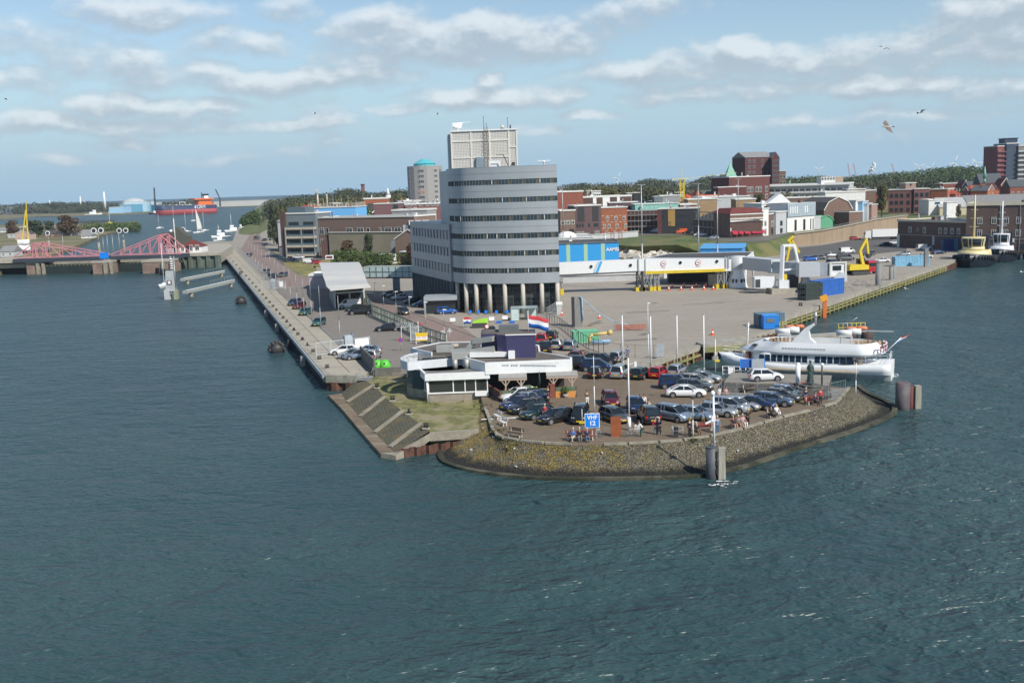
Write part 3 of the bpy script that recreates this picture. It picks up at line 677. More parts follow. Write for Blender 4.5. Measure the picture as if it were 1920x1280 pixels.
MB().prism([tuple(fpt(FCL[-1]*i/40,-.5))for i in range(41)]+[tuple(v*.98)for v in back_hi],28.15,28.2).build('roof',RF['bit'],of)
ZB=[(5.95,7.97),(8.94,11.3),(12.32,14.66),(15.7,18.07),(19.15,21.6),(22.56,24.98),(25.95,28.36)]
for i,(a,b)in enumerate(ZB):
 curved('cladding_band',a,b,0,M_pan,of)
 for z in([(a+b)/2]if i else[]):curved('panel_joint',z,z+.05,.012,M_pand,of,thick=.2)
for i in range(6):
 z0,z1=ZB[i][1],ZB[i+1][0];rr=random.Random(i)
 curved('ribbon_window',z0,z1,-.12,[M_og,M_bl],of,s0=1.7,n=40,mi=lambda k:1 if(k%4==2 and k>4)or(k<5 and rr.random()<.5)else 0,thick=.2)
 mb=MB()
 for k in range(41):
  p=fpt(1.7+(FCL[-1]-1.7)*k/40,-.06);mb.cb(p.x,p.y,(z0+z1)/2,.09,.09,z1-z0)
 mb.build('mullions',M_mul,of)
 curved('cladding_band',z0,z1,0,M_pan,of,s0=0,s1=1.65,n=6)
 mb=MB()
 for k in rr.sample(range(6,38),3):
  p=fpt(1.7+(FCL[-1]-1.7)*(k+.12)/40,-.03);mb.cb(p.x,p.y,(z0+z1)/2,.16,.08,(z1-z0)*.8)
 mb.build('blind_edge',mat('blind_white',(.5,.52,.52),.6,var=0),of)
curved('coping',28.36,28.44,.03,mat('zinc_coping',(.40,.44,.47),.4,metal=.3),of)
gl=[tuple(fpt(FCL[-1]*i/30,-1.7))for i in range(31)]+[(9,20),(-12,20)]
MB().prism(gl,0,5.95).build('glazed_storey',glass('hall_glass',(.015,.022,.026),.05),of)
mb=MB()
for k in range(0,31):
 p=fpt(FCL[-1]*k/30,-1.66);mb.cb(p.x,p.y,2.97,.06,.06,5.9)
for z in(1.1,2.3,3.9,4.9):
 for k in range(30):
  a=fpt(FCL[-1]*k/30,-1.66);b=fpt(FCL[-1]*(k+1)/30,-1.66);mb.bar((a.x,a.y,z),(b.x,b.y,z),.06)
mb.build('glazing_bars',mat('glazing_bar',(.10,.12,.13),.5,var=0),of)
MB().prism([tuple(fpt(FCL[-1]*i/30,-1.62))for i in range(31)]+[(9,19),(-12,19)],3.0,3.7).build('spandrel',mat('spandrel',(.05,.055,.055),.6),of)
cols=[G(a,b)for a,b in[(856,583),(873,586),(893,587.5),(918,589),(947,588.5),(981,587),(1016,584.5),(1044,580)]]
for c in cols:
 s_best=min(range(400),key=lambda k:abs(fpt(FCL[-1]*k/399).x-(c.x-OX))+(0 if k>60 else 0))
 p=fpt(FCL[-1]*s_best/399,-.45);MB().cyl((p.x,p.y,0),(p.x,p.y,5.95),.42,n=14).build('column',M_col,of)
wg0=Vector((-11.9-OX,210.5-OY));wgE=G(772.5,507,6.3);wg1=Vector((wgE.x,wgE.y-OY));wd=(wg1-wg0);wL=wd.length;wd.normalize();wn=Vector((-wd.y,wd.x))*1
if wn.x>0:wn=-wn
Wtop=D(771,415,wgE.y).z
P0=wg0;P1=wg1
MB().prism([tuple(P0),tuple(P1),tuple(P1-wn*13),tuple(P0-wn*10+wd*4)],5.9,Wtop).build('wing',M_pan,of)
wing_rz=math.atan2(-wd.y,-wd.x)
for z in(9.3,12.7,16.1):MB().bar((*(P0+wn*.02),z),(*(P1+wn*.02),z),.05,.07).build('panel_joint',M_pand,of)
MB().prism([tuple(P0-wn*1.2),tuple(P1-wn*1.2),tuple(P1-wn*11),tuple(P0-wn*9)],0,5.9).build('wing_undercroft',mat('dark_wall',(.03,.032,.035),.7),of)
for k in range(14):
 f=(k+.3)/13.6;p=P0.lerp(P1,f)-wn*.3;MB().at(p.x,p.y,0,wing_rz).box(-.12,.12,-.45,.45,0,5.9).build('fin',mat('grey_fin',(.13,.145,.155),.6),of)
rr=random.Random(4);M_ply=mat('pale_reveal',(.42,.36,.33),.7)
for r in range(3):
 for k in range(12):
  f=(k+.7)/13.2;p=P0.lerp(P1,f)+wn*.03
  light=(r==2 or r==0)and rr.random()<.5
  o=window(of,p.x,p.y,7.6+r*3.38,.5,1.7,wing_rz,1,M_pand,M_bl if not light else M_ply)
en_=G(826,590);pr_=MB();ex,ey=en_.x,en_.y-OY
MB().box(ex-3.3,ex+3.3,ey+1.2,ey+6,2.7,3.5).build('porch_roof',M_pan,of)
MB().box(ex-2.9,ex+2.9,ey+2,ey+6,0,2.7).build('porch_glass',M_glass,of)
MB().box(ex-3.3,ex-2.95,ey+1.2,ey+6,0,2.7).build('porch_wall',M_pan,of)
tw=thing('roof_tower','beige pierced-concrete tower rising above the curved office roof','tower',(0,212,28.2))
TA=D(846,251,212);TB=D(968,245,211);tzt=35.7-28.2
ax,ay,bx,by=TA.x,0,TB.x,-1
M_perf=bpy.data.materials.new('pierced_concrete');M_perf.use_nodes=True;t=M_perf.node_tree;b=t.nodes['Principled BSDF'];b.inputs['Roughness'].default_value=.85
v=N(t,'ShaderNodeTexCoord').outputs['Object'];sxx=N(t,'ShaderNodeSeparateXYZ');t.links.new(v,sxx.inputs[0])
def cell(src,p,a):return mth(t,'GREATER_THAN',mth(t,'FRACT',mth(t,'MULTIPLY',src,1/p)),a)
hole=mth(t,'MULTIPLY',cell(sxx.outputs[0],.30,.42),cell(sxx.outputs[2],.30,.42))
t.links.new(mixc(t,mth(t,'MULTIPLY',hole,.75),(.66,.635,.58),(.24,.23,.21)),b.inputs['Base Color'])
bu=N(t,'ShaderNodeBump');bu.inputs['Distance'].default_value=.1;bu.invert=True;t.links.new(hole,bu.inputs['Height']);t.links.new(bu.outputs[0],b.inputs['Normal'])
M_beige=mat('beige_concrete',(.64,.615,.56),.8,var=.06)
sdv=Vector((-.06,1));TL=(Vector((ax,ay))+sdv*12);TR=(Vector((bx,by))+sdv*12)
MB().prism([(ax,ay),(bx,by),tuple(TR),tuple(TL)],0,tzt).build('wall',M_perf,tw)
def tface(x,z):f=(x-ax)/(bx-ax);return(x,ay+(by-ay)*f,z)
mb=MB();wT=bx-ax
for fx in(0,.30,.585,.88,1):x=ax+wT*fx;a=tface(x,0);mb.box(a[0]-.16,a[0]+.16,a[1]-.12,a[1]+.1,0,tzt)
for z in(2.35,5.6):mb.bar(tface(ax,z),tface(bx-wT*.12,z),.24,.3)
mb.bar(tface(bx-wT*.12,4.2),tface(bx,4.2),.24,.3)
mb.build('frame_ribs',M_beige,tw)
MB().prism([(ax-.15,ay-.25),(bx+.15,by-.25),(TR.x+.1,TR.y),(TL.x-.1,TL.y)],tzt,tzt+.28).build('roof_edge',M_white,tw)
MB().prism([(ax-.75,ay+.9),(ax-.05,ay+.5),(TL.x-.05,TL.y),(TL.x-.8,TL.y)],0,tzt-.4).build('side_cladding',M_pan,tw)
lx=ax+wT*.535;ly=tface(lx,0)[1]-.25
mb=MB()
for k in range(26):mb.bar((lx-.35,ly,.6+k*.3),(lx+.35,ly,.6+k*.3),.05)
mb.bar((lx-.35,ly,.4),(lx-.35,ly,tzt+.9),.07);mb.bar((lx+.35,ly,.4),(lx+.35,ly,tzt+.9),.07)
for k in range(8):z=1.2+k*.9;mb.tube([(lx-.35,ly,z),(lx-.4,ly-.5,z),(lx,ly-.75,z),(lx+.4,ly-.5,z),(lx+.35,ly,z)],.03,4)
mb.build('ladder',mat('grey_brown_steel',(.22,.19,.16),.6),tw)
MB().box(ax+wT*.37,ax+wT*.50,-1.0,-.3,0,2.4).build('door_hut',mat('blue_grey',(.20,.26,.30),.5),tw)
def roofkit(name,label,cat,px,py,y,fn,m_):
 p=D(px,py,y);a=MB();fn(a);return a.build(name,m_,label=label,cat=cat,loc=(p.x,p.y,28.2))
roofkit('roof_cabinet','white cabinet standing on the office roof in front of the tower','cabinet',928,314,206.5,lambda a:(a.box(-1.1,1.1,-.6,.6,.25,1.55),a.box(-1,-.8,-.5,.5,0,.25),a.box(.8,1,-.5,.5,0,.25),a.box(-1.15,1.15,-.65,.65,1.55,1.62)),M_white)
rd=thing('radar_scanner','white radar bar on its post at the right end of the office roof','radar',(D(1020,306,203).x,203,28.3))
MB().cyl((0,0,0),(0,0,.75),.14,n=8).cyl((0,0,.55),(0,0,.9),.22,n=8).build('post',M_white,rd);MB().box(-1.25,1.25,-.1,.1,.9,1.06).build('scanner',M_white,rd)
def lamp_mast(name,label,x,y,z0,h,group,arm=.0,r=.09,m_=None,heads=1,hm=None):
 th=thing(name,label,'lamp post',(x,y,z0),0,group)
 MB().cyl((0,0,0),(0,0,h*.45),r,r*.85,n=8).cyl((0,0,h*.45),(0,0,h),r*.8,r*.55,n=8).build('pole',m_ or M_galv,th)
 a=MB()
 if arm:a.box(-arm*.2,arm,-.12,.12,h-.02,h+.12)
 else:a.cyl((0,0,h-.02),(0,0,h+.16),.22,.28,n=10)
 if heads>1:a.box(-arm,arm,-.1,.1,h-.02,h+.1)
 a.build('lamp_head',hm or M_galv,th);return th
M_galv=mat('galvanised_steel',(.36,.37,.37),.45,metal=.35,var=.08)
M_ste=mat('dark_steel',(.05,.05,.052),.55,var=.1)
th=thing('roof_antenna','dark lattice davit arm on the office roof before the tower','antenna',(D(955,318,204.5).x,204.5,28.2))
MB().bar((0,0,0),(-1.1,0,2.5),.16).bar((-1.1,0,2.5),(-2.4,0,2.5),.1).bar((-1.1,0,2.5),(-.9,0,2.5),.1).bar((0,0,0),(.6,0,.8),.12).bar((-.3,0,0),(.8,0,0),.1).build('arm',M_ste,th)
MB().box(.5,1.15,-.3,.3,.35,1.05).build('box',M_ste,th)
zt=28.2+tzt+.28
th=thing('radar_dish','white curved radar reflector on the left corner of the tower top','radar',(D(858,246,214).x,214,zt))
MB().cyl((0,0,0),(0,0,.5),.3,n=8).ball((0,0,.7),.9,.6,.3).build('base',M_white,th)
MB().loft([[(-.9+.0*k,-.1,.9),(.8,-.1,.9),(1.1,.2,1.7),(-1.0,.2,1.6)],[(-.9,.1,.9),(.8,.1,.9),(1.1,.4,1.7),(-1.0,.4,1.6)]]).bar((1.0,.2,1.62),(2.6,.2,1.75),.08).build('reflector',M_white,th)
for i,(px,h,t_)in enumerate([(907,2.6,'thin whip antenna beside the ladder top'),(912,1.2,'short dark antenna right of the whip antenna'),(957,.75,'squat dark post near the right corner of the tower'),(952,2.2,'faint thin aerial before the right tower corner')]):
 p=D(px,245,213);MB().cyl((0,0,0),(0,0,h),.045 if i!=2 else.16,n=6).cyl((0,0,h),(0,0,h+.08),.12,n=6).build('roof_antenna',M_ste,label=t_,cat='antenna',loc=(p.x,213.5,zt))
p=D(942,243,213);th=thing('roof_vent','round pale ventilator on a dark base on the tower top','vent',(p.x,213.5,zt));MB().cyl((0,0,0),(0,0,.22),.42,n=10).build('base',M_ste,th);MB().ball((0,0,.5),.38,.38,.36).build('cowl',PL['cream'],th)
k=0
for px,top,base,lab in[(1013.5,354,(1019,583),'tall lamp mast before the right bay of the office'),(1199,347,(1205,545),'tall lamp mast left of the yellow beam under the gangway')]:
 g=G(*base);h=D(px,top,g.y).z;lamp_mast('lamp_mast',lab,g.x,g.y,0,h,'tall lamp masts of the terminal',arm=1.0,r=.22,heads=2)
for px,top,d_,lab in[(1309,345,330,'tall lamp mast behind the left part of the dark canopy roof'),(1345,377,262,'tall lamp mast rising through the canopy by the gangway'),(1384,336,375,'tall lamp mast in front of the shop with red awnings'),(1054,352,320,'thin lamp mast behind the blue terminal wall')]:
 q=D(px,top,d_);lamp_mast('lamp_mast',lab,q.x,d_,0 if d_<370 else 0,q.z,'tall lamp masts of the terminal',arm=1.0,r=.2,heads=2)
# --- text on signs
def text(name,s,size,m_,parent=None,loc=(0,0,0),rot=(PI/2,0,0),bold=.0,ext=.01,align='CENTER',sx=1):
 c=bpy.data.curves.new(name,'FONT');c.body=s;c.size=size;c.extrude=ext;c.offset=bold;c.align_x=align;c.align_y='CENTER';c.space_line=.85;c.materials.append(m_)
 o=bpy.data.objects.new(name,c);COL.objects.link(o);o.location=loc;o.rotation_euler=rot;o.scale=(sx,1,1)
 me=bpy.data.meshes.new_from_object(o.evaluated_get(bpy.context.evaluated_depsgraph_get()));q=bpy.data.objects.new(name,me);COL.objects.link(q)
 q.location=loc;q.rotation_euler=rot;q.scale=(sx,1,1);bpy.data.objects.remove(o)
 if parent is not None:q.parent=parent
 return q
M_wsign=mat('sign_white',(.8,.8,.8),.45,var=0);M_bsign=mat('sign_blue',C3('0c7fe0'),.45,var=0);M_yel=mat('safety_yellow',(.62,.46,.03),.55,var=.1)
M_redp=mat('signal_red',(.5,.03,.03),.5,var=.08);M_org=mat('orange_paint',(.60,.14,.03),.55,var=.1);M_blue=mat('container_blue',(.03,.12,.42),.55,var=.12,scale=.8)
M_lblue=mat('light_blue_paint',(.13,.36,.62),.55,var=.1);M_hull=mat('hull_white',(.76,.77,.77),.4,var=.03)
M_dgl=glass('dark_glazing',(.012,.016,.02),.1)
# --- passenger gangway on trestles
gA,gB=G(1050,554),G(1198,546)
gw=thing('passenger_gangway','long white enclosed gangway raised on trestles across the terminal yard','gangway',(0,0,0))
def seg(name,a,b,z0a,z0b,h,wd_,m_,parent,extra=0):
 a=Vector(a);b=Vector(b);d=(b-a).normalized();n=Vector((-d.y,d.x))*wd_;mb=MB()
 mb.add([(a.x,a.y,z0a),(b.x,b.y,z0b),(b.x+n.x,b.y+n.y,z0b),(a.x+n.x,a.y+n.y,z0a),(a.x,a.y,z0a+h),(b.x,b.y,z0b+h),(b.x+n.x,b.y+n.y,z0b+h),(a.x+n.x,a.y+n.y,z0a+h)],[(0,3,2,1),(4,5,6,7),(0,1,5,4),(1,2,6,5),(2,3,7,6),(3,0,4,7)])
 return mb.build(name,m_,parent)
M_gw=mat('gangway_white',(.72,.73,.74),.45,var=.03)
s1a=(D(1046,514,236).x,236);s1b=(D(1197,508,236).x,236)
za=D(1046,515,236).z;zb_=D(1197,508,236).z
seg('tube',s1a,s1b,za,zb_,2.6,2.8,M_gw,gw)
s2a=s1b;s2b=(D(1374,508,236).x,236);zc=D(1374,508,236).z
seg('tube',(s2a[0]+.15,235.9),s2b,zb_,zc,2.65,2.9,M_gw,gw)
for px in(1197,1210,1361,1366):x=D(px,500,235.8).x;MB().box(x-.1,x+.1,235.75,236.2,zb_+.02,zb_+2.7).build('joint_frame',M_pan,gw)
MB().box(D(1211,500,235.6).x,D(1360,500,235.6).x,235.6,236.1,zb_-.75,zb_-.12).build('yellow_beam',M_yel,gw)
seg('under_beam',(s1a[0],236.4),(s1b[0],236.4),za-.55,zb_-.3,.5,2,M_galv,gw)
for px in(1108.5,1182.5,1276,1344.5):
 x=D(px,498,235.7).x;z=(za+zb_)/2+1.5 if px<1200 else zb_+1.6
 MB().cyl((x,235.93,z),(x,235.8,z),.34,n=14).build('porthole',M_dgl,gw)
for px in(1244,1309):
 x=D(px,498,235.7).x;z=zb_+1.5
 sg=MB().cyl((x,235.88,z),(x,235.82,z),.62,n=18).build('no_trucks_sign',mat('sign_red',(.45,.02,.03),.5,var=0),gw)
 MB().cyl((x,235.83,z),(x,235.80,z),.50,n=18).build('sign_face',M_wsign,sg)
 MB().box(x-.32,x+.05,235.76,235.80,z-.02,z+.16).box(x+.05,x+.34,235.76,235.80,z-.16,z+.02).build('truck_symbol',M_ste,sg)
 MB().box(x-.5,x+.5,235.84,235.87,z-.95,z-.88).build('caption',mat('caption_pink',(.55,.35,.35),.6,var=0),gw)
a=MB();x0=D(1113,500,235.8).x
for i,(w_,m_)in enumerate(((0,0),(.55,1))):
 a.mi(i).add([(x0+w_,235.85,za+.25),(x0+w_+.5,235.85,za+.25),(x0+w_+1.5,235.85,za+2.7),(x0+w_+1.0,235.85,za+2.7),(x0+w_,235.95,za+.25),(x0+w_+.5,235.95,za+.25),(x0+w_+1.5,235.95,za+2.7),(x0+w_+1.0,235.95,za+2.7)],[(0,1,2,3),(4,7,6,5),(0,4,5,1),(3,2,6,7)])
a.build('blue_stripe',[mat('stripe_light',(.40,.62,.80),.5,var=0),mat('stripe_blue',(.05,.35,.68),.5,var=0)],gw)
def trestle(px,w_,foot=M_yel):
 x=D(px,530,236).x;mb=MB()
 for dx in(-w_,w_):
  for y in(236.2,238.6):mb.bar((x+dx,y,0),(x+dx*.8,y,zb_),.22)
 for y in(236.2,238.6):mb.bar((x-w_,y,.4),(x+w_*.8,y,zb_-.3),.12).bar((x+w_,y,.4),(x-w_*.8,y,zb_-.3),.12)
 t_=mb.build('trestle',M_galv if px>1205 else M_ste,gw)
 for dx in(-w_,w_):MB().box(x+dx-.35,x+dx+.35,235.9,239,0,.9).build('yellow_foot',foot,t_)
trestle(1201,.7);trestle(1214,.9);trestle(1232,.5);trestle(1352,.8);trestle(1368,.8)
bld('low_wall','low white wall in the shade below the gangway',1052,1196,513,262,262,0,1.2,PL['lgrey'],('flat',.15,RF['light']),cat='wall',H=1.7)
rt=G(1387,541);
th=thing('gangway_rotunda','white tapering round tower where the gangway meets the telescopic bridge','tower',(rt.x,rt.y+2.4,0))
MB().lathe([(2.35,0),(1.55,3.4),(1.5,4.5)],20).build('cone',M_gw,th)
MB().lathe([(1.9,4.5),(1.9,7.2),(0,7.35)],22).build('drum',mat('tube_grey',(.45,.47,.48),.45,var=.04),th)
for a_ in(-2.3,-1.9,-1.3,-.9):MB().at(0,0,0,a_+PI/2).box(-.2,.2,-2.1,-1.85,1.3,2.1).build('window',M_dgl,th)
MB().lathe([(2.6,0),(2.6,.15),(0,.15)],16).build('base',M_conc,th)
tbz=4.4;tA=D(1392,500,233);tB=D(1470,503,222)
th=thing('telescopic_bridge','grey telescopic boarding bridge between the rotunda and the white lifting frame','boarding bridge',(0,0,0))
M_tg=MC['tube_grey']
seg('outer_tube',(tA.x,tA.y),(D(1446,500,226).x,226),4.45,4.2,2.75,3.0,M_tg,th);seg('inner_tube',(D(1440,500,226.7).x,226.9),(D(1500,503,221.5).x,221.5),4.05,3.85,2.5,2.6,mat('tube_grey_dark',(.33,.37,.40),.45,var=.04),th)
lb=G(1470,551);LX,LY=lb.x,lb.y
th=thing('lifting_frame','white A-shaped lifting frame of the boarding bridge on a concrete block','gantry',(LX,LY,0))
MB().box(-2.6,2.4,0,5,0,1.15).build('concrete_base',M_conc,th)
MB().box(-.9,1.3,.4,1.7,1.15,2.9).box(.2,1.2,3.8,4.8,1.15,2.6).build('pedestal',M_gw,th)
MB().bar((-.3,1,2.9),(.1,1.5,10.3),.75,.6).bar((3.6,1.6,5.2),(2.6,1.6,10.3),.45,.5).bar((0,1.5,10.2),(2.7,1.6,10.2),.4,.55).bar((2.5,1.5,9.9),(3.7,1.6,5.6),.4).bar((0.3,1.2,5.0),(3.5,1.5,5.2),.4).build('a_frame',M_gw,th)
for k in range(9):MB().box(3.45-.12*k,3.7-.12*k,1.2,1.4,5.8+.45*k,5.9+.45*k).build('rung',M_gw,th)
MB().add([(3.2,1,0),(6.8,1,.0),(6.8,1,.9),(6.0,1,2.6),(5.2,1,4.0),(4.4,1,4.0),(4.4,1,2.4)]+[(3.2,3,0),(6.8,3,.0),(6.8,3,.9),(6.0,3,2.6),(5.2,3,4.0),(4.4,3,4.0),(4.4,3,2.4)],[(0,1,2,3,4,5,6),(13,12,11,10,9,8,7),(1,8,9,2),(2,9,10,3),(3,10,11,4),(4,11,12,5),(5,12,13,6),(0,6,13,7)]).build('curved_leg',M_gw,th)
MB().box(-5.8,-1.2,2.0,4.4,1.2,3.6).build('machine_house',M_gw,th);MB().box(-5.6,-4.6,1.9,2.0,1.4,3.1).build('door',M_ste,th)
MB().box(1.6,3.6,1.8,3.6,1.0,3.9).build('drive_column',M_ste,th)
cx=D(1494,505,221).x-LX
th2=thing('bridge_cabin','grey rotating cabin with a cream end frame at the seaward end of the boarding bridge','cabin',(LX+4.6,LY-1.5,3.6))
MB().box(-1.8,2.6,0,3,.0,3.0).build('cabin',M_tg,th2);MB().box(2.6,4.6,.3,3.2,.1,2.7).build('bellows',mat('bellows',(.28,.30,.32),.7),th2)
MB().box(4.6,8.2,-.1,.25,-.15,.25).box(4.6,8.2,-.1,.25,2.7,3.0).box(4.6,4.95,-.1,.25,.25,2.7).box(7.85,8.2,-.1,.25,.25,2.7).build('end_frame',mat('cream_frame',(.66,.63,.52),.5),th2)
MB().box(4.95,7.85,.1,3.0,.25,2.7).build('end_cabin',PL['white'],th2);MB().box(5.3,7.1,.02,.1,1.2,2.2).build('window',M_glass,th2)
MB().add([(5.4,-.6,-1.2),(8.2,-.6,-1.2),(8.2,-.4,.4),(6.8,-.4,.9),(5.4,-.5,-.4),(5.4,.4,-1.2),(8.2,.4,-1.2),(8.2,.4,.4),(6.8,.4,.9),(5.4,.4,-.4)],[(0,1,2,3,4),(9,8,7,6,5),(0,5,6,1),(1,6,7,2),(2,7,8,3),(3,8,9,4),(4,9,5,0)]).build('canopy_flap',M_tg,th2)
cz=6.6
pts=[G(1211,485,cz),G(1402,486,cz),G(1452,474.5,cz),G(1412,471.5,cz),G(1290,474,cz)]
pts=[G(1211,484,cz),G(1398,484,cz),G(1412,472.5,cz),G(1252,476,cz)]
th=thing('canopy_hall','open hall with a dark flat roof and white edge behind the gangway','canopy',(0,0,0))
MB().prism([(p.x,p.y)for p in pts],cz-.1,cz+.02).build('roof',RF['dark'],th)
mb=MB()
for a,b in zip(pts,pts[1:]+pts[:1]):mb.bar((a.x,a.y,cz-.35),(b.x,b.y,cz-.35),.3,.9)
mb.build('fascia',M_gw,th)
for p in(pts[1],pts[2],pts[3]):MB().cyl((p.x,p.y,0),(p.x,p.y,cz-.6),.25,n=8).build('post',M_gw,th)
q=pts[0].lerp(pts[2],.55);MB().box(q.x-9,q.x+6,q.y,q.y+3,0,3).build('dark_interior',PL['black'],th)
th=bld('blue_shed','blue metal shed with a sloping roof behind the canopy hall',1312,1391,462,300,296,0,8,mat('shed_blue',(.05,.27,.60),.5),('shed',1.0,mat('shed_roof',(.10,.33,.62),.5)),H=6)
th=bld('terminal_building','bright blue terminal building with pale green vertical stripes',1046,1159,458,300,300,0,16,mat('terminal_blue',(.03,.30,.66),.5,var=.04),('flat',.35,RF['dark']),trim=mat('dark_trim',(.12,.13,.14),.6))
w_=th['w'];H_=th['H']
for px in(1063.5,1096.5,1129):x=(px-1046)/113*w_;part(th,'green_stripe',mat('pale_green',(.33,.52,.36),.6,var=.03),(x-.55,x+.55,-.05,.0,.1,H_))
text('lettering','AAMSI',1.35,M_wsign,th,(w_*.895,-.10,H_-2.0),bold=.03,sx=.95)
th=bld('white_hall','low white hall with a white domed rooflight behind the blue terminal',1046,1111,447,330,330,0,22,PL['white'],('flat',.3,RF['light']))
MB().at(3.0,6,th['H']).ball((0,0,0),3.2,3.2,1.9,14,8).build('dome',M_white,th)
th=bld('boundary_wall','long pale concrete wall along the top of the grass bank',1066,1196,439,372,398,ZT-.5,.5,PL['lgrey'],('flat',.12,PL['lgrey']),cat='wall',H=2.6)
for i,(px,lab)in enumerate([(1145,'rusty steel frame standing on the grass, nearer the dark brick house'),(1160,'rusty steel frame standing on the grass, nearer the parked vehicles')]):
 p=XY(px,378);mb=MB()
 for dx in(0,1.1):
  for dy in(0,1.1):mb.bar((dx,dy,0),(dx,dy,4.2),.12)
 for k in range(4):
  z=.7+k;mb.bar((0,0,z),(1.1,0,z),.08).bar((0,0,z),(1.1,0,z+.9),.06)
 mb.build('steel_frame',mat('rusty_frame',(.30,.10,.07),.7),label=lab,cat='steel frame',loc=(p.x,378,ZT),group='steel frames on the grass')
rub=MB();rr=random.Random(2)
for i in range(240):
 f=rr.random();px=1166+f*96;py=458+rr.random()*28*(1-.5*abs(f-.35));p=G(px,py,1.5);s=rr.uniform(.4,1.5)
 rub.at(p.x,p.y,rr.uniform(0,2.4)*(1-f*.5),rr.uniform(0,6),rr.uniform(0,1),rr.uniform(0,1)).box(-s,s,-s*.7,s*.7,-s*.45,s*.45)
rub.T=None;rub.build('rubble_heap',mat('pale_rubble',(.47,.43,.36),.9,var=.35,scale=.7),kind='stuff',label='heap of broken pale concrete beside the blue terminal',cat='rubble')
M_weed=mat('weed_green',(.055,.125,.02),.95,var=.45,scale=.5,world=True,bump=1)
q=G(1285,462,2);hump('green_mound',q.x,q.y,15,7,2.4,M_weed,n=20,seed=4,z0=1.9)
q=G(1370,463,2);hump('green_mound',q.x,q.y,11,6,1.4,M_weed,n=16,seed=6,z0=1.5)
# --- containers, cabins, machines on the yard
def container(name,label,px,py,heading,m_,L=6.06,Wd=2.44,Hh=2.6,z=0,group=None):
 g=G(px,py);th=thing(name,label,'container',(g.x,g.y,z),heading,group);mb=MB();n=24
 prof=[]
 mb.box(0,L,-Wd/2+.05,Wd/2-.05,.12,Hh-.08)
 for i in range(n):
  x=.2+(L-.4)*i/n
  if i%2==0:mb.box(x,x+(L-.4)/n,-Wd/2,Wd/2,.2,Hh-.15)
 mb.build('body',m_,th)
 f=MB()
 for x in(0,L-.14):
  for y in(-Wd/2-.01,Wd/2-.13):f.box(x,x+.14,y,y+.14,0,Hh)
 for y in(-Wd/2-.01,Wd/2-.13):f.box(.14,L-.14,y,y+.14,0,.16);f.box(.14,L-.14,y,y+.14,Hh-.12,Hh)
 f.build('frame',m_,th)
 d=MB()
 for y in(-.8,-.3,.3,.8):d.cyl((-.04,y,.2),(-.04,y,Hh-.2),.03,n=5)
 d.build('door_bars',M_galv,th);return th
M_dgc=mat('dark_green_container',(.035,.05,.045),.6,var=.2)
for z,l_ in((0,'dark green flat container at the bottom of the stack by the quay edge'),(1.15,'dark green flat container in the middle of the stack by the quay edge'),(2.3,'dark green flat container on top of the stack by the quay edge')):
 container('container',l_,1503,563 if z==0 else 563,rad(28),M_dgc,L=4.6,Wd=2.3,Hh=1.1,z=z,group='stacked dark green containers')
th=container('container','blue shipping container beside the dark green stack',1527,556,rad(38),M_blue,L=8.5,Wd=2.6,Hh=3.3)
MB().box(-.08,-.05,.3,.9,1.9,2.3).build('door_mark',M_wsign,th);MB().box(-.08,-.05,-.9,-.1,1.2,1.45).build('door_mark',M_wsign,th)
container('container','light blue weathered container on the far part of the yard',1675,499,rad(0),mat('faded_blue',(.20,.42,.58),.6,var=.15),L=9.2,Wd=2.4,Hh=2.6)
container('container','dark blue container against the brick warehouse near the tug',1766,470,rad(0),mat('navy_container',(.02,.045,.20),.6),L=3.2,Hh=3.6)
container('container','bright blue container next to the dark blue one near the tug',1781,469,rad(0),M_lblue,L=2.8,Hh=3.6)
container('container','grey blue ribbed container behind the blue cabin by the basin',1418,613,rad(8),mat('grey_blue_container',(.12,.18,.22),.6),L=4.5,Wd=2.4,Hh=2.35)
th=thing('site_cabin','bright blue site cabin with a barred window at the corner of the yard','cabin',(*G(1432,618).xy,0),rad(0))
MB().box(0,2.5,0,2.2,.1,2.25).build('body',mat('cabin_blue',(.02,.20,.62),.45,var=.04),th);w2=part(th,'window',mat('barred_window',(.16,.17,.16),.5),(.45,1.75,-.05,0,1.15,1.8));MB().box(-.03,2.53,-.03,2.23,2.25,2.32).build('roof',mat('cabin_roof',(.05,.28,.70),.5),th)
for k in range(5):part(th,'window_bar',M_galv,(.6+.25*k,.63+.25*k,-.08,-.05,1.15,1.8))
th=thing('gate','yellow railed gate beside the blue site cabin','gate',(*G(1462,618).xy,0))
mb=MB()
for x in(0,.5,1.0):mb.cyl((x,0,0),(x,0,1.3),.05,n=6)
for z in(.45,.9,1.3):mb.cyl((0,0,z),(1.0,0,z),.05,n=6)
mb.build('rails',M_yel,th)
g=G(1546,595,WZ);th=thing('depth_board','orange post with a yellow-orange board rising from the water at the quay','navigation mark',(g.x,g.y,WZ))
MB().box(-.35,.35,-.2,.2,-1,3.3).build('post',M_org,th);MB().at(0,-.2,3.2,0,0,-.35).box(-.75,.65,-.15,.1,0,1.15).build('board',mat('yellow_orange',(.72,.32,.03),.5,var=.05),th)
def pile(name,label,px,py,r,h,m_,group=None,n=14,z=WZ,box=False):
 g=G(px,py,z);mb=MB()
 if box:mb.box(-r,r,-r,r,-1.5,h)
 else:mb.cyl((0,0,-1.5),(0,0,h),r,n=n).cyl((0,0,h),(0,0,h+.08),r*1.05,n=n)
 return mb.build(name,m_,label=label,cat='mooring pile',loc=(g.x,g.y,z),group=group)
M_gpile=mat('grey_steel_pile',(.22,.22,.21),.7,var=.2,scale=.6,stretch=(1,1,.3))
pile('mooring_pile','tall grey steel pile standing clear of the terminal quay',1646,554,.62,7.3,M_gpile)
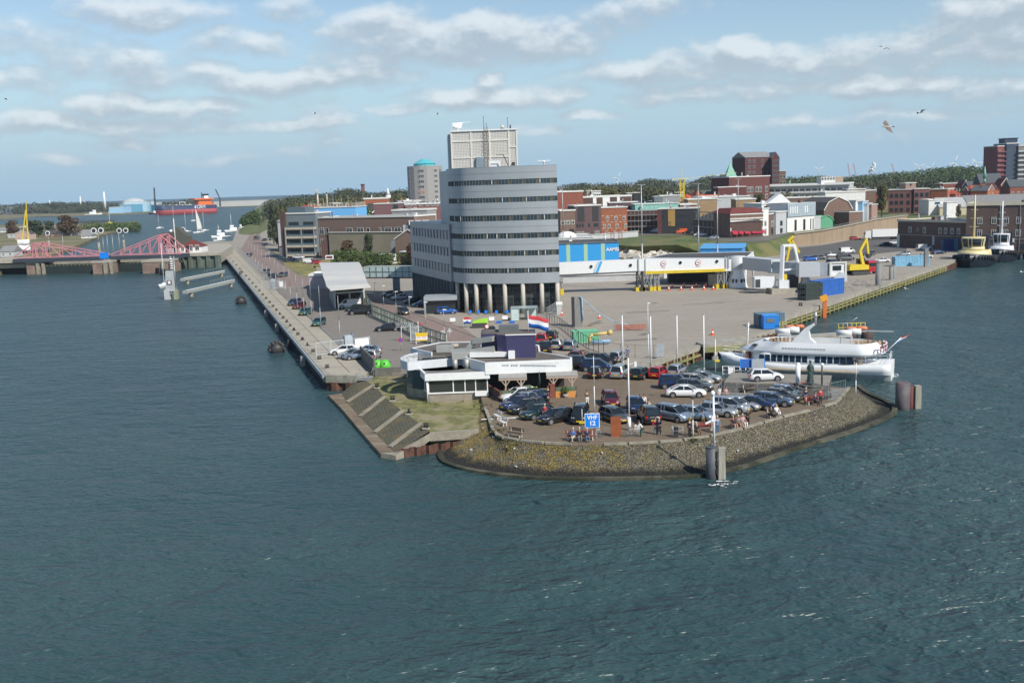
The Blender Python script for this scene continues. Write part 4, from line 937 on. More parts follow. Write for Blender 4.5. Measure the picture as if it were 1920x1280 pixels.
pile('mooring_pile','pair pile with gulls on top close against the terminal quay',1670,542,.45,5.3,M_gpile);pile('mooring_pile','right pile of the pair close against the terminal quay',1675,541,.45,5.5,M_gpile)
pile('mooring_pile','grey rectangular pile by the white car near the tug',1736,500,.45,4.8,M_gpile,z=0,box=True)
def excavator():
 g=G(1608,515);th=thing('excavator','yellow tracked excavator with its arm raised on the yard','excavator',(g.x,g.y,0),rad(12))
 for y in(-1.3,1.3):MB().at(0,y,0).ext([(-2.3,.45),(-1.9,.1),(1.9,.1),(2.3,.45),(2.3,.7),(1.9,1.0),(-1.9,1.0),(-2.3,.7)],-.35,.35,axis='y').build('track',M_ste,th)
 MB().cyl((0,0,.9),(0,0,1.3),1.0,n=14).build('turntable',M_ste,th)
 MB().ext([(-3.0,1.3),(2.2,1.3),(2.2,2.4),(1.2,2.6),(-2.7,2.7),(-3.0,2.3)],-1.5,1.5,axis='y').build('body',M_yel,th)
 MB().box(.4,2.2,.4,1.5,2.4,3.9).build('cab',M_dgl,th)
 MB().box(.35,2.25,.35,1.55,3.9,4.02).build('cab_roof',M_yel,th)
 MB().bar((1.2,-.4,2.4),(.3,-.4,6.0),.6,.7).bar((.3,-.4,6.0),(2.0,-.4,8.8),.5,.6).build('boom',M_yel,th)
 MB().bar((2.0,-.4,9.0),(2.6,-.4,5.0),.42,.5).build('dipper',M_yel,th)
 MB().ext([(2.3,5.1),(3.0,5.2),(3.2,4.4),(2.6,4.0),(2.2,4.5)],-.9,.2,axis='y').build('bucket',M_ste,th)
excavator()
def excavator2():
 g=G(1482,512);th=thing('crane','bent yellow crane arm standing behind the white lifting frame','crane',(D(1478,500,250).x,250,0))
 MB().box(-1.3,1.3,-1,1,0,2.2).build('base',M_yel,th);MB().bar((-.9,0,2),(.6,0,9.9),.6,.5).bar((.6,0,9.9),(2.6,0,6.6),.6,.5).bar((-.2,0,9.4),(1.2,0,10.6),.7,.6).build('arm',M_yel,th)
excavator2()
mb=MB();rr=random.Random(5)
for i in range(70):
 p=G(rr.uniform(1575,1668),rr.uniform(524,546));a_=rr.uniform(0,3);L=rr.uniform(.5,2.2);mb.bar((p.x,p.y,rr.uniform(.1,.8)),(p.x+L*math.cos(a_),p.y+L*math.sin(a_),rr.uniform(.1,1.0)),.06)
mb.build('scrap_metal',mat('scrap',(.30,.28,.24),.7),kind='stuff',label='scattered scrap metal lying behind the blue container',cat='scrap')
def cone_src():
 th=thing('traffic_cone','','traffic cone',(0,0,0));MB().box(-.3,.3,-.3,.3,0,.06).build('foot',M_org,th)
 a=MB();a.mi(0).cyl((0,0,.06),(0,0,.3),.2,.14,12,False).mi(1).cyl((0,0,.3),(0,0,.48),.14,.1,12,False).mi(0).cyl((0,0,.48),(0,0,.8),.1,.03,12);a.build('cone',[mat('cone_red',(.62,.07,.04),.5,var=0),M_wsign],th);learn(th);return th
CN=cone_src();first=True
cones=[(1233.5,544),(1254,544.5),(1277,544),(1297.5,544),(1320,543.5),(1337.5,543.5),(1260.5,539),(1282.5,538),(1305.5,538),(1323.5,537.5),(1341.5,537.5)]
for i,c in enumerate(cones):
 g=G(*c);lab=(f'{ORD[i]} red cone from the left in the near row below the gangway' if i<6 else f'{ORD[i-6]} red cone from the left in the far row below the gangway')
 if i==0:tag(CN,lab,loc=(g.x,g.y,0),group='cones below the gangway');CN.scale=(1.5,)*3
 else:dup(CN,loc=(g.x,g.y,0),label=lab,group='cones below the gangway',scale=1.5)
for px,py,lab in[(1258,524,'red cone in front of the left concrete block under the yellow beam'),(1329,523,'red cone in front of the right concrete block under the yellow beam'),(1053.5,591,'red cone beside the small white gate hut'),(1336,628,'large red cone standing on the yard near the jetty'),(1124,597,'red and white cone on the yard right of the blue-netted hose')]:
 g=G(px,py);dup(CN,loc=(g.x,g.y,0),label=lab,group='loose cones on the yard',scale=1.3 if px!=1340 else 1.3)
for px,lab in((1261,'white concrete block under the yellow beam, on the left'),(1339,'white concrete block under the yellow beam, on the right')):
 g=G(px,521);MB().box(-2.2,2.2,0,2,0,1.5).build('concrete_block',PL['white'],label=lab,cat='concrete block',loc=(g.x,g.y,0))
g=G(1345,534);MB().box(-1.9,1.9,0,1.6,0,2.4).box(-2.0,2.0,-.1,1.7,2.4,2.5).build('crate',PL['cream'],label='pale crate standing beside the right gangway trestle',cat='crate',loc=(g.x,g.y,0))
# --- gatehouse shed with the folded pale roof
sh=thing('gate_shed','check-in shed under a large folded pale grey metal roof','shed',(0,0,0))
M_sroof=mat('pale_metal_roof',(.52,.51,.48),.5,var=.06,scale=.5,stretch=(.3,1,1))
RL=[(638,543,4.6),(611,540,0)]
def rp(px,py,z):v=G(px,py,z);return v
prof=[((619,543),(695,537),5.0),((612,536.5),(690,531),5.5),((609,526),(687,524.5),5.1),((606,518),(684,516),5.8),((603,508),(680,506),6.5),((601,500),(677,497),6.9),((598,492.5),(673,491),6.5)]
A_=[rp(*a,z)for a,b,z in prof];B_=[rp(*b,z)for a,b,z in prof]
mb=MB();top=[v for v in A_]+[v for v in B_];n=len(prof)
vs=top+[v-Vector((0,0,.25))for v in top];fs=[]
for i in range(n-1):fs+=[(i,i+1,n+i+1,n+i),(2*n+i,3*n+i,3*n+i+1,2*n+i+1),(i,2*n+i,2*n+i+1,i+1),(n+i,n+i+1,3*n+i+1,3*n+i)]
fs+=[(0,n,3*n,2*n),(n-1,3*n-1,4*n-1,2*n-1)]
mb.add(vs,fs).build('roof',M_sroof,sh)
f0,f1=G(629,578.5),G(684,574);fd=(f1-f0).normalized();bk=(A_[-1].xy-A_[0].xy).normalized().to_3d()
def shp(u,v,z):p=f0+fd*u+bk*v;return(p.x,p.y,z)
W1=(f1-f0).length;hs_=[3.9,4.2]
mb=MB().add([shp(0,0,0),shp(0,26,0),shp(0,26,4.5),shp(0,0,4.2)],[(0,1,2,3)]).add([shp(-.15,0,0),shp(-.15,26,0),shp(-.15,26,4.5),shp(-.15,0,4.2)],[(3,2,1,0)]);mb.build('side_wall',mat('shed_grey',(.24,.24,.24),.6,stretch=(1,1,.2)),sh)
MB().add([shp(0,4,0),shp(W1,4,0),shp(W1,4,4.3),shp(0,4,4.3)],[(0,1,2,3)]).build('front_glass',M_og,sh)
mb=MB()
for u in(0,W1*.5,W1):mb.bar(shp(u,0,0),shp(u,0,3.4),.28)
mb.bar(shp(0,0,3.3),shp(W1,0,3.3),.35)
for u in(0,W1):mb.bar(shp(u,0,3.4),shp(u-.6,0,4.7),.14).bar(shp(u,0,3.4),shp(u+.6,0,4.7),.14)
mb.build('portal_frame',mat('pale_green_steel',(.52,.55,.52),.5),sh)
MB().add([shp(-1.1,3,3.6),shp(W1+1,3,3.6),shp(W1+1,3,4.6),shp(-1.1,3,4.6)],[(0,1,2,3)]).build('dark_gable',PL['black'],sh)
th=bld('booth','lilac-grey booth with a white flat roof behind the folded roof',573,602,507,268,268,0,9,mat('lilac_grey',(.36,.34,.38),.6),('flat',.5,M_white),H=3.4)
p=XY(613,290);th=thing('display_sign','white-framed dark red display board behind the pale folded roof','sign',(p.x,290,0));MB().box(-.1,.1,0,.2,0,6.2).build('post',M_galv,th);MB().box(-1.1,1.1,-.1,.2,6.2,7.3).build('frame',M_wsign,th);MB().box(-.85,.85,-.15,-.1,6.45,7.05).build('display',mat('dark_red_display',(.13,.02,.025),.4),th)
fb=thing('footbridge','glazed footbridge joining the shed to the office wing','footbridge',(0,0,0))
a,b=XY(676,252),XY(774,247)
M_fg=mat('milky_glass',(.50,.60,.58),.25,var=.1)
for nm,z0,z1,m_ in(('floor',3.7,4.0,M_ste),('glass_wall',4.0,6.4,M_fg),('roof',6.4,6.55,mat('green_grey_roof',(.33,.38,.34),.5))):
 seg(nm,(a.x,a.y),(b.x,b.y),z0,z0,z1-z0,3.0,m_,fb)
mb=MB()
for k in range(9):p=a.lerp(b,k/8);mb.bar((p.x,p.y-.06,3.9),(p.x,p.y-.06,6.5),.12)
mb.bar((a.x,a.y-.06,5.3),(b.x,b.y-.06,5.3),.1);mb.build('frame',mat('green_steel',(.12,.17,.16),.5),fb)
p=a.lerp(b,.62);part(fb,'pier',mat('pier_blue_grey',(.15,.20,.22),.6),(p.x-.8,p.x+.8,p.y-.1,p.y+1.4,0,3.7))
# --- restaurant on the head of the harbour
M_rw=mat('fascia_white',(.76,.76,.75),.5,var=.04,scale=.8,col2=(.62,.61,.57),thr=.62);M_bitu=mat('roof_felt',(.115,.10,.088),.9,var=.2,scale=.5,world=True,bump=.2);M_purp=mat('purple_cladding',(.050,.045,.115),.5,var=.06,stretch=(4,4,.4))
M_duct=mat('duct_zinc',(.42,.42,.39),.45,metal=.3,var=.08)
rs=thing('restaurant','low white-edged restaurant with dark felt roofs on the harbour head','restaurant',(0,122,0))
O=Vector((0,122))
def rp2(x,y):return(x,y-122)
def ring(name,pts,z0,z1,m_,w=.22,parent=rs,closed=True):
 mb=MB();P=pts+(pts[:1]if closed else[])
 for a,b in zip(P[:-1],P[1:]):
  a=Vector(a);b=Vector(b);d=(b-a).normalized();mb.bar((*(a-d*w*.45),(z0+z1)/2),(*(b+d*w*.45),(z0+z1)/2),w,z1-z0)
 return mb.build(name,m_,parent)
mr=[rp2(*p)for p in[(-3.2,121.4),(6.9,121.8),(7.0,123.2),(3.4,128),(3.4,134),(-6,136),(-6,126)]]
MB().prism(mr,2.7,4.0).build('main_roof',M_bitu,rs);ring('fascia',mr,2.72,4.15,M_rw)
MB().prism([rp2(*p)for p in[(-3,124.3),(6.2,124.5),(3,128),(3,133),(-5,135),(-5,126)]],0,2.7).build('dark_room',mat('dark_interior',(.03,.02,.018),.6),rs)
ex_=[rp2(*p)for p in[(-10.35,121.3),(-2.9,121.5),(-2.9,127.3),(-11.9,127.3)]]
MB().prism(ex_,2.3,2.95).build('extension_roof',mat('grey_felt',(.17,.165,.15),.9,var=.15,world=True,scale=.5),rs);ring('fascia',ex_,2.2,3.05,M_rw,.25)
wl2=[rp2(*p)for p in[(-10.1,121.6),(-3.1,121.75),(-3.1,127),(-11.6,127)]]
MB().prism(wl2,ZG,.4).build('base_wall',mat('pebbled_base',(.27,.235,.185),.9,var=.15,world=True,scale=1,bump=.3),rs)
MB().prism([(x*1.0,y+.05)for x,y in wl2],.4,2.25).build('glazing',glass('restaurant_glass',(.03,.035,.035),.04),rs)
a,b=Vector(wl2[0]),Vector(wl2[1]);c=Vector(wl2[3]);mb=MB()
for f in(0,.42,.62,.8,1):p=a.lerp(b,f);mb.box(p.x-.06,p.x+.06,p.y-.06,p.y+.06,.5,2.3)
mb.bar((*a,.6),(*b,.6),.16);
for f in(.2,.4,.6,.8,1):p=a.lerp(c,f);mb.box(p.x-.06,p.x+.06,p.y-.06,p.y+.06,.5,2.3)
mb.bar((*a,.6),(*c,.6),.16);mb.build('glazing_frame',M_rw,rs)
MB().cyl((a.x-.15,a.y-.15,ZG),(a.x-.15,a.y-.15,2.3),.09,n=8).build('downpipe',M_rw,rs)
MB().box(-4.6,-3.0,121.3-122,121.55-122,.15,.75).build('white_panel',M_rw,rs)
cc=rp2(-8.6,128.2);circ=[(cc[0]+5.3*math.cos(2*PI*i/28),cc[1]+5.3*math.sin(2*PI*i/28))for i in range(56)]
ci=[i for i,(x,y)in enumerate(circ)if x<=-11.95 and y<5.45][-1];circ=[p for i,p in enumerate(circ)if i<=ci and not(p[0]>-11.95 and p[1]<5.45)]+[(-11.95,5.45)]+[p for i,p in enumerate(circ)if i>ci and not(p[0]>-11.95 and p[1]<5.45)]
MB().prism(circ,3.0,3.8).build('round_roof',M_bitu,rs);k_=circ.index((-11.95,5.45));ring('fascia',circ[k_+1:]+circ[:k_+1],2.9,3.95,mat('fascia_pale',(.62,.64,.66),.5,var=.04),.2,closed=False)
MB().prism([(cc[0]+4.7*math.cos(2*PI*i/20),cc[1]+4.7*math.sin(2*PI*i/20))for i in range(20)],ZG,2.95).build('round_wall',M_og,rs)
MB().prism([(cc[0]+4.75*math.cos(2*PI*i/20),cc[1]+4.75*math.sin(2*PI*i/20))for i in range(20)],ZG,.6).build('round_plinth',M_concd,rs)
mb=MB()
for k in range(8):a_=1.3+.24*k;mb.bar((cc[0]+1.5,cc[1]+.4,3.84),(cc[0]+5*math.cos(a_),cc[1]+5*math.sin(a_),3.84),.07)
mb.build('roof_seams',mat('felt_seam',(.24,.23,.21),.9),rs)
oc=[rp2(*p)for p in[(-13.1,133.6),(-10.2,129.5),(-4,129.5),(-4,137.5),(-9.6,138)]]
MB().prism(oc,3.2,4.2).build('rear_roof',M_bitu,rs);ring('fascia',[oc[2],oc[3],oc[4],oc[0],oc[1]],3.0,4.32,MC['fascia_pale'],.2,closed=False)
MB().box(-11.2,-3.2,127.35-122,127.6-122,2.9,3.92).build('dark_parapet',PL['black'],rs)
MB().prism([(x*.97-.2,y)for x,y in oc],0,3.2).build('rear_wall',mat('rear_wall_grey',(.20,.24,.27),.6),rs)
pb=[rp2(*p)for p in[(-3.8,126.8),(-2.0,126.4),(-1.8,125.6),(-.7,124.8),(2.85,124.6),(2.95,129.5),(-3.8,131)]]
MB().prism(pb,4.0,6.8).build('purple_block',M_purp,rs);ring('coping',pb[3:5],6.8,6.92,M_rw,.2,closed=False)
MB().prism([(x*.96,y*.96+.2)for x,y in pb],6.8,6.83).build('block_roof',M_bitu,rs)
du=MB().bar((*rp2(-7.6,127.6),4.5),(*rp2(-5.6,127.6),4.6),.9,.7).bar((*rp2(-5.7,127.6),4.6),(*rp2(-4.6,127.4),5.9),.9,.6).bar((*rp2(-4.7,127.3),5.9),(*rp2(-2.2,126.0),6.3),1.0,.6).bar((*rp2(-7.4,126.6),4.3),(*rp2(-2.2,125.4),5.0),.8,.9)
du.build('air_duct',M_duct,rs)
MB().box(-7.4,-5.2,125.6-122,126.4-122,3.95,4.75).build('fan_unit',M_duct,rs)
MB().bar((*rp2(-5.2,125.6),4.45),(*rp2(-.2,125.0),4.5),.5,.6).box(-.5,.3,124.3-122,125.2-122,4.0,4.95).build('white_duct',M_rw,rs)
for x in(-7.0,-5.6):MB().cyl((x,124.6-122,2.95),(x,124.6-122,4.1),.3,n=10).build('vent_pipe',M_duct,rs)
MB().box(-9.6,-7.4,130-122,131-122,4.2,5.0).build('fan_unit',M_duct,rs)
for x,y in((-8.9,134.6),(-7.5,134.9)):MB().box(x-.45,x+.45,y-.4-122,y+.4-122,4.2,4.42).build('rooflight',PL['cream'],rs)
MB().box(-1.6,0.9,127.6-122,129.6-122,6.83,7.5).build('air_conditioner',mat('ac_grey',(.12,.13,.13),.6),rs)
mb=MB();rr=random.Random(6);x=-1.2
while x<5.4:w_=rr.uniform(.08,.2);mb.box(x,x+w_,-.72,-.70,3.72,3.92);x+=w_+rr.choice((.06,.06,.09,.3))
mb.build('lettering',mat('faded_letters',(.60,.60,.59),.6,var=0),rs)
def pergola(x0,x1,y,z,label):
 th=thing('pergola',label,'pergola',(x0,y,0));w=x1-x0;M_tim=mat('weathered_timber',(.40,.31,.24),.85,var=.15)
 MB().bar((-.3,0,z),(w+.3,0,z),.14,.22).bar((-.3,1.9,z+.15),(w+.3,1.9,z+.15),.14,.2).build('beam',M_tim,th)
 for x in(.5,w-.4):
  MB().bar((x,0,0),(x,0,z-.1),.16).bar((x,0,z-.8),(x-.5,0,z-.1),.1).bar((x,0,z-.8),(x+.5,0,z-.1),.1).build('post',M_tim,th)
 MB().add([(-.3,-.1,z+.13),(w+.3,-.1,z+.13),(w+.3,2.0,z+.35),(-.3,2.0,z+.35),(-.3,-.1,z+.19),(w+.3,-.1,z+.19),(w+.3,2.0,z+.41),(-.3,2.0,z+.41)],[(0,3,2,1),(4,5,6,7),(0,1,5,4),(1,2,6,5),(2,3,7,6),(3,0,4,7)]).build('roof',mat('pergola_felt',(.30,.29,.27),.9),th)
pergola(-1.4,1.3,119.6,2.35,'timber pergola on the terrace nearer the glass extension');pergola(4.2,7.3,119.9,2.35,'timber pergola at the car park corner of the terrace')
M_osk=mat('orange_skirting',(.58,.26,.07),.6,var=.06)
for x0,x1,y,lab in[(-1.45,.3,118.6,'orange low panel of the terrace behind the parked cars'),(1.1,4.0,119.3,'orange low panel in the middle of the terrace front'),(4.9,7.3,119.6,'orange low panel under the corner pergola')]:
 th=thing('terrace_screen',lab,'terrace screen',(x0,y,0),0,'panels along the terrace');w=x1-x0;MB().box(0,w,-.05,.05,0,.75).build('panel',M_osk,th);MB().box(0,w,-.03,.03,.75,1.25).build('glass_screen',mat('green_glass',(.12,.16,.10),.2),th)
 mb=MB()
 for x in(0,w/2,w):mb.box(x-.03,x+.03,-.05,.05,.75,1.3)
 mb.build('posts',M_ste,th)
g=(4.55,119.5);MB().box(-.28,.28,-.25,.25,0,1.55).box(-.32,.32,-.29,.29,1.55,1.65).build('brick_pillar',BRK['red'],label='red brick pillar in the front of the terrace',cat='pillar',loc=(g[0],g[1],0))
th=thing('terrace_fence','dark slatted fence with reddish posts down the left side of the terrace','fence',(0,0,0));a,b=Vector((-3.0,122.5,0)),Vector((-1.55,118.3,0));mb=MB();m2=MB()
for k in range(10):p=a.lerp(b,k/9);m2.bar((p.x,p.y,0),(p.x,p.y,1.35),.1)
for k in range(36):p=a.lerp(b,k/35);mb.bar((p.x,p.y,.1),(p.x,p.y,1.2),.05)
mb.build('slats',M_ste,th);m2.build('posts',mat('reddish_wood',(.22,.08,.045),.7),th)
rr=random.Random(12)
def cafe_table(x,y,lab,m_):
 th=thing('cafe_table',lab,'table',(x,y,0),rr.uniform(0,1),'tables on the terrace');MB().box(-.5,.5,-.4,.4,.72,.76).build('table_top',m_,th);MB().cyl((0,0,.04),(0,0,.72),.05,n=6).cyl((0,0,0),(0,0,.04),.28,n=8).build('pedestal',M_ste,th)
for i,(x,y)in enumerate([(-.6,120.6),(1.9,120.6),(3.2,120.9),(.7,120.9),(5.6,121.0)]):cafe_table(x,y,['cafe table under the pergola by the glass extension','cafe table behind the middle orange panel','cafe table beside the closed green parasol','grey cafe table between the two bushes','cafe table under the corner pergola'][i],[M_wsign,PL['lgrey'],M_wsign,PL['grey'],MC['weathered_timber']][i])
th=thing('parasol','closed dark green parasol standing on the terrace','parasol',(3.1,121.2,0));MB().cyl((0,0,0),(0,0,2.9),.04,n=6).build('pole',M_ste,th);MB().cyl((0,0,1.2),(0,0,2.75),.2,.06,10).build('canopy',mat('dark_green_cloth',(.015,.05,.03),.8),th)
M_iron=mat('black_iron',(.035,.033,.032),.55,var=.2)
def bollard(x,y,z,label,group,s=1.0):
 th=thing('bollard',label,'bollard',(x,y,z),R_.uniform(0,3),group)
 MB().box(-.4*s,.4*s,-.4*s,.4*s,0,.06).build('base_plate',M_iron,th);MB().cyl((-.17*s,0,.06),(-.2*s,0,.5*s),.13*s,.12*s,8).cyl((.17*s,0,.06),(.2*s,0,.5*s),.13*s,.12*s,8).bar((-.38*s,0,.5*s),(.38*s,0,.5*s),.22*s,.12*s).build('posts',M_iron,th)
for i,c in enumerate([(707,727),(736,751),(767,776),(799,803)]):
 g=G(*c,z=ZG);th=bollard(g.x,g.y,ZG+.15,f'{ORD[i]} black bollard from the far end of the sloping slipway','bollards at the head of the slipway ribs',.8)
 MB().box(g.x-.4,g.x+.4,g.y-.35,g.y+.35,ZG,ZG+.15).build('bollard_plinth',M_conc,kind='structure')
bq=[6,14.5,22,29.5,36.5,43.5,50,56.5,63,70,77,85,93,102,112,122,133,145,158,172,187,203,220,240,262,285]
for i,t_ in enumerate(bq):
 p=q0+qd*t_-qn*.85;bollard(p.x,p.y,.02,f'{ORD[i]} bollard from the near end of the left quay','bollards along the left quay',.8)
for px,py,lab in[(1501,573,'small bollard on the yard edge before the dark container stack'),(1694,539,'bollard on the yard edge by the pair of piles')]:
 g=G(px,py);bollard(g.x,g.y,.02,lab,'bollards on the yard',1)
for(px,py,r,lab)in[(519,660,1.35,'big dark round fender afloat at the left quay, the nearer one'),(452,569,1.25,'big dark round fender afloat at the left quay, the farther one')]:
 g=G(px,py,WZ);th=thing('floating_fender',lab,'fender',(g.x,g.y,WZ+.55),math.atan2(qd.y,qd.x),'round fenders at the left quay')
 MB().lathe([(0,-1.5),(.7,-1.45),(1.1,-1.0),(1.2,0),(1.1,1.0),(.7,1.45),(0,1.5)],14).build('body',M_iron,th).rotation_euler=(0,PI/2,0)
 mb=MB()
 for k in range(5):
  for j in range(6):
   x=-1.1+.55*k;a_=j*PI/3+k*.5;
   mb.at(x,1.22*math.cos(a_),1.22*math.sin(a_),0,0).ball((0,0,0),.26,.26,.26,7,4)
 mb.T=None;mb.build('tyre_net',mat('worn_rubber',(.055,.05,.045),.8,var=.3),th)
for i,t_ in enumerate([22,42,66,92]):
 p=q0+qd*t_+qn*.85;pz=math.atan2(qd.y,qd.x);MB().at(0,0,0,pz).box(-.55,.55,-.35,.35,-1.5,1.55).build('fender_panel',M_gpile if i!=1 else M_darkpile,label=f'{ORD[i]} dark fender panel from the near end of the left quay wall',cat='fender',loc=(p.x,p.y,WZ),group='fender panels on the left quay wall')
posts=[((632.7,554),(638.3,646.7)),((600,535),(602,616.5)),((583,521.7),(585,603)),((569,521.7),(571,591.5)),((555.6,514),(558,582)),((543.5,503),(545.6,571.7)),((533.8,498.8),(535.8,561)),((523,490),(525,552)),((516,484),(518,540)),((507,478),(509,533)),((499,472),(501,525)),((491,468),(493,519)),((484,465),(486,512)),((478,460),(480,505)),((472,456),(474,498)),((466,452),(468,492))]
for i,(tp,bs)in enumerate(posts):
 g=G(*bs);h=D(tp[0],tp[1],g.y).z;th=thing('light_pole',f'{ORD[i]} slim grey pole from the near end of the left quay car park','pole',(g.x,g.y,0),0,'slim poles along the left quay car park')
 MB().cyl((0,0,0),(0,0,h*.5),.075,.06,7).cyl((0,0,h*.5),(0,0,h),.05,.04,7).build('shaft',M_galv,th);MB().box(-.14,.14,-.14,.14,0,.03).build('base',M_galv,th)
lamps=[((702,531),(703.5,563)),((719.5,536),(719.5,572)),((742,547),(743,584)),((768.7,557),(768.7,596)),((797.5,567),(798,607)),((831.7,581),(833.7,638))]
for i,(tp,bs)in enumerate(lamps):
 g=G(*bs);h=D(tp[0],tp[1],g.y).z;lamp_mast('street_lamp',f'{ORD[i]} short lamp with a white head from the far end of the office road',g.x,g.y,0,h,'short lamps on the office road',arm=.5,r=.06,hm=M_wsign)
def wire_fence(name,label,pts,h,pitch,m_,zs=None,r=.035,infill=True,m2=None,cat='fence',kind='rail'):
 th=thing(name,label,cat,(0,0,0));P=[Vector((*p.xy,0))for p in pts];a=MB();b=MB()
 for p,q in zip(P[:-1],P[1:]):
  L=(q-p).length;n=max(1,round(L/pitch))
  for k in range(n+1):s=p.lerp(q,k/n);a.cyl((s.x,s.y,0),(s.x,s.y,h),r,n=5)
  for z in(zs or(.1,h*.5,h-.05)):b.bar((p.x,p.y,z),(q.x,q.y,z),r*1.1)
  if infill:
   k2=max(2,int(L/infill));
   for k in range(k2):s=p.lerp(q,(k+.5)/k2);b.bar((s.x,s.y,.1),(s.x,s.y,h-.05),r*.45)
 a.build('posts',m_,th);b.build('mesh',m2 or m_,th);return th
M_gf=mat('green_fence',(.12,.155,.12),.6,var=.08)
wire_fence('security_fence','grey green palisade fence between the left car park and the office road',[G(683,566),G(700,594),G(741,612),G(800,641),G(838,655)],2.4,2.4,mat('pale_fence_post',(.33,.36,.33),.6),infill=.42,r=.13,m2=M_gf)
wire_fence('quay_fence','thin wire fence between the quay slabs and the car park',[G(549,570),G(588,602),G(638,648)],.5,2.6,M_galv,infill=False,r=.03)
wire_fence('quay_fence','tall wire fence along the far road beside the left quay',[G(446,470),G(491,517),G(516,547)],2.2,4,M_galv,infill=.8,r=.04)
def gate(label,a,b,h=2.1,box=None,sign=None,name='gate'):
 th=thing(name,label,'gate',(a.x,a.y,0),math.atan2(b.y-a.y,b.x-a.x));L=(b-a).length;M_gt=mat('gate_grey',(.50,.52,.53),.5,metal=.2);mb=MB()
 for x in(0,L*.27,L*.5,L):mb.bar((x,0,0),(x,0,h),.1)
 for z in(.15,h):mb.bar((0,0,z),(L,0,z),.09)
 mb.build('frame',M_gt,th);mb=MB()
 for k in range(int(L/.16)):mb.bar((k*.16,0,.15),(k*.16,0,h),.018)
 mb.build('bars',M_gt,th)
 if box:part(th,'cabinet',mat('cabinet_grey',(.40,.44,.47),.5),(L*box[0],L*box[1],-.2,.6,0,h*1.3));MB().box(L*box[1]+.05,L*box[1]+.12,-.1,.5,.6,h*1.45).build('barrier_arm',mat('blue_grey_steel',(.22,.30,.38),.5),th)
 if sign:part(th,'notice_board',M_wsign,(L*sign[0],L*sign[1],-.08,-.04,.5,h*.95))
 return th
gate('grey mesh gate across the quay beside the silver parked cars',G(593,667),G(694,655),2.0,(.53,.67),(.72,.98));gate('grey mesh gate across the far part of the left quay',G(491,542),G(536,541),2.0,(.4,.58),(.72,.9))
a,b=G(677,672),G(703,699);th=thing('low_wall','dark concrete screen wall at the end of the left quay','wall',(a.x,a.y,0),math.atan2(b.y-a.y,b.x-a.x));MB().box(0,(b-a).length,-.12,.12,0,1.9).build('wall',mat('dark_concrete',(.13,.125,.11),.85,world=True,var=.2),th)
a,b=G(703,700),G(752,698);th=thing('low_wall','low grey wall between the quay end and the round room','wall',(a.x,a.y,ZG),math.atan2(b.y-a.y,b.x-a.x));MB().box(0,(b-a).length,-.12,.12,0,1.2).build('wall',MC['dark_concrete'],th)
M_grn=mat('bright_green_plastic',(.10,.50,.05),.45,var=.05)
for px,lab in((707.5,'bright green bottle bank directly behind the dark screen wall'),(722,'bright green bottle bank beside the other, nearer the restaurant')):
 g=G(px,692);th=thing('bottle_bank',lab,'bottle bank',(g.x,g.y,0));MB().lathe([(.75,0),(.85,.5),(.75,.95),(.4,1.3),(0,1.4)],14).build('dome',M_grn,th)
 for a_ in(0,1.6,3.2,4.8):MB().at(.72*math.cos(a_),.72*math.sin(a_),.95,a_).box(-.1,.1,-.12,.12,-.08,.08).build('opening',M_ste,th)
th=thing('steps','short metal steps from the quay end down to the grass','steps',(*G(688,702).xy,0));MB().box(-.9,.9,-1.5,0,-.25,-.15).box(-.9,.9,-2.1,-1.5,-.4,-.33).build('treads',M_galv,th);MB().cyl((-.9,0,0),(-.9,0,1.0),.03,n=5).cyl((-.9,-1.9,-.4),(-.9,-1.9,.6),.03,n=5).bar((-.9,0,1),(-.9,-1.9,.6),.05).cyl((.9,0,0),(.9,0,1.0),.03,n=5).bar((.9,0,1),(.9,-1.9,.6),.05).build('handrail',M_galv,th)
th=thing('turnstile','white galvanised turnstile gate in the green fence by the yellow notice board','turnstile',(*G(778,640).xy,0));mb=MB()
for k in range(14):mb.bar((-.6,0,.25+.17*k),(.6,0,.25+.17*k),.05)
mb.bar((-.65,0,0),(-.65,0,3.0),.12).bar((.65,0,0),(.65,0,3.3),.14).bar((-2.2,.5,2.3),(-.6,0,2.6),.1).bar((-2.2,.5,0),(-2.2,.5,2.3),.12);mb.build('frame',mat('bright_galvanised',(.58,.60,.60),.4),th)
mb=MB()
for k in range(8):mb.bar((-3.0+.35*k,.8,2.2),(-2.6+.35*k,.9,3.2),.03)
for z in(2.4,2.7,3.0):mb.bar((-3.2,.9,z),(0,.2,z),.03)
mb.build('outriggers',MC['bright_galvanised'],th)
g=G(791,645);th=thing('notice_board','yellow and white notice board on two white posts by the turnstile','sign',(g.x-.9,g.y,0));MB().box(-.05,.05,-.05,.05,0,1.9).box(1.75,1.85,-.05,.05,0,1.9).build('posts',M_wsign,th);a=MB();a.mi(0).box(0,1.8,-.08,-.02,.75,1.25).mi(1).box(0,1.8,-.08,-.02,1.25,1.85).mi(1).box(0,1.8,-.08,-.02,.55,.75);a.build('board',[M_wsign,mat('notice_yellow',(.75,.50,.02),.5,var=0)],th);MB().box(.15,.75,-.1,-.08,1.06,1.14).box(1.0,1.6,-.1,-.08,1.06,1.14).build('caption',mat('notice_red',(.5,.05,.08),.5,var=0),th)
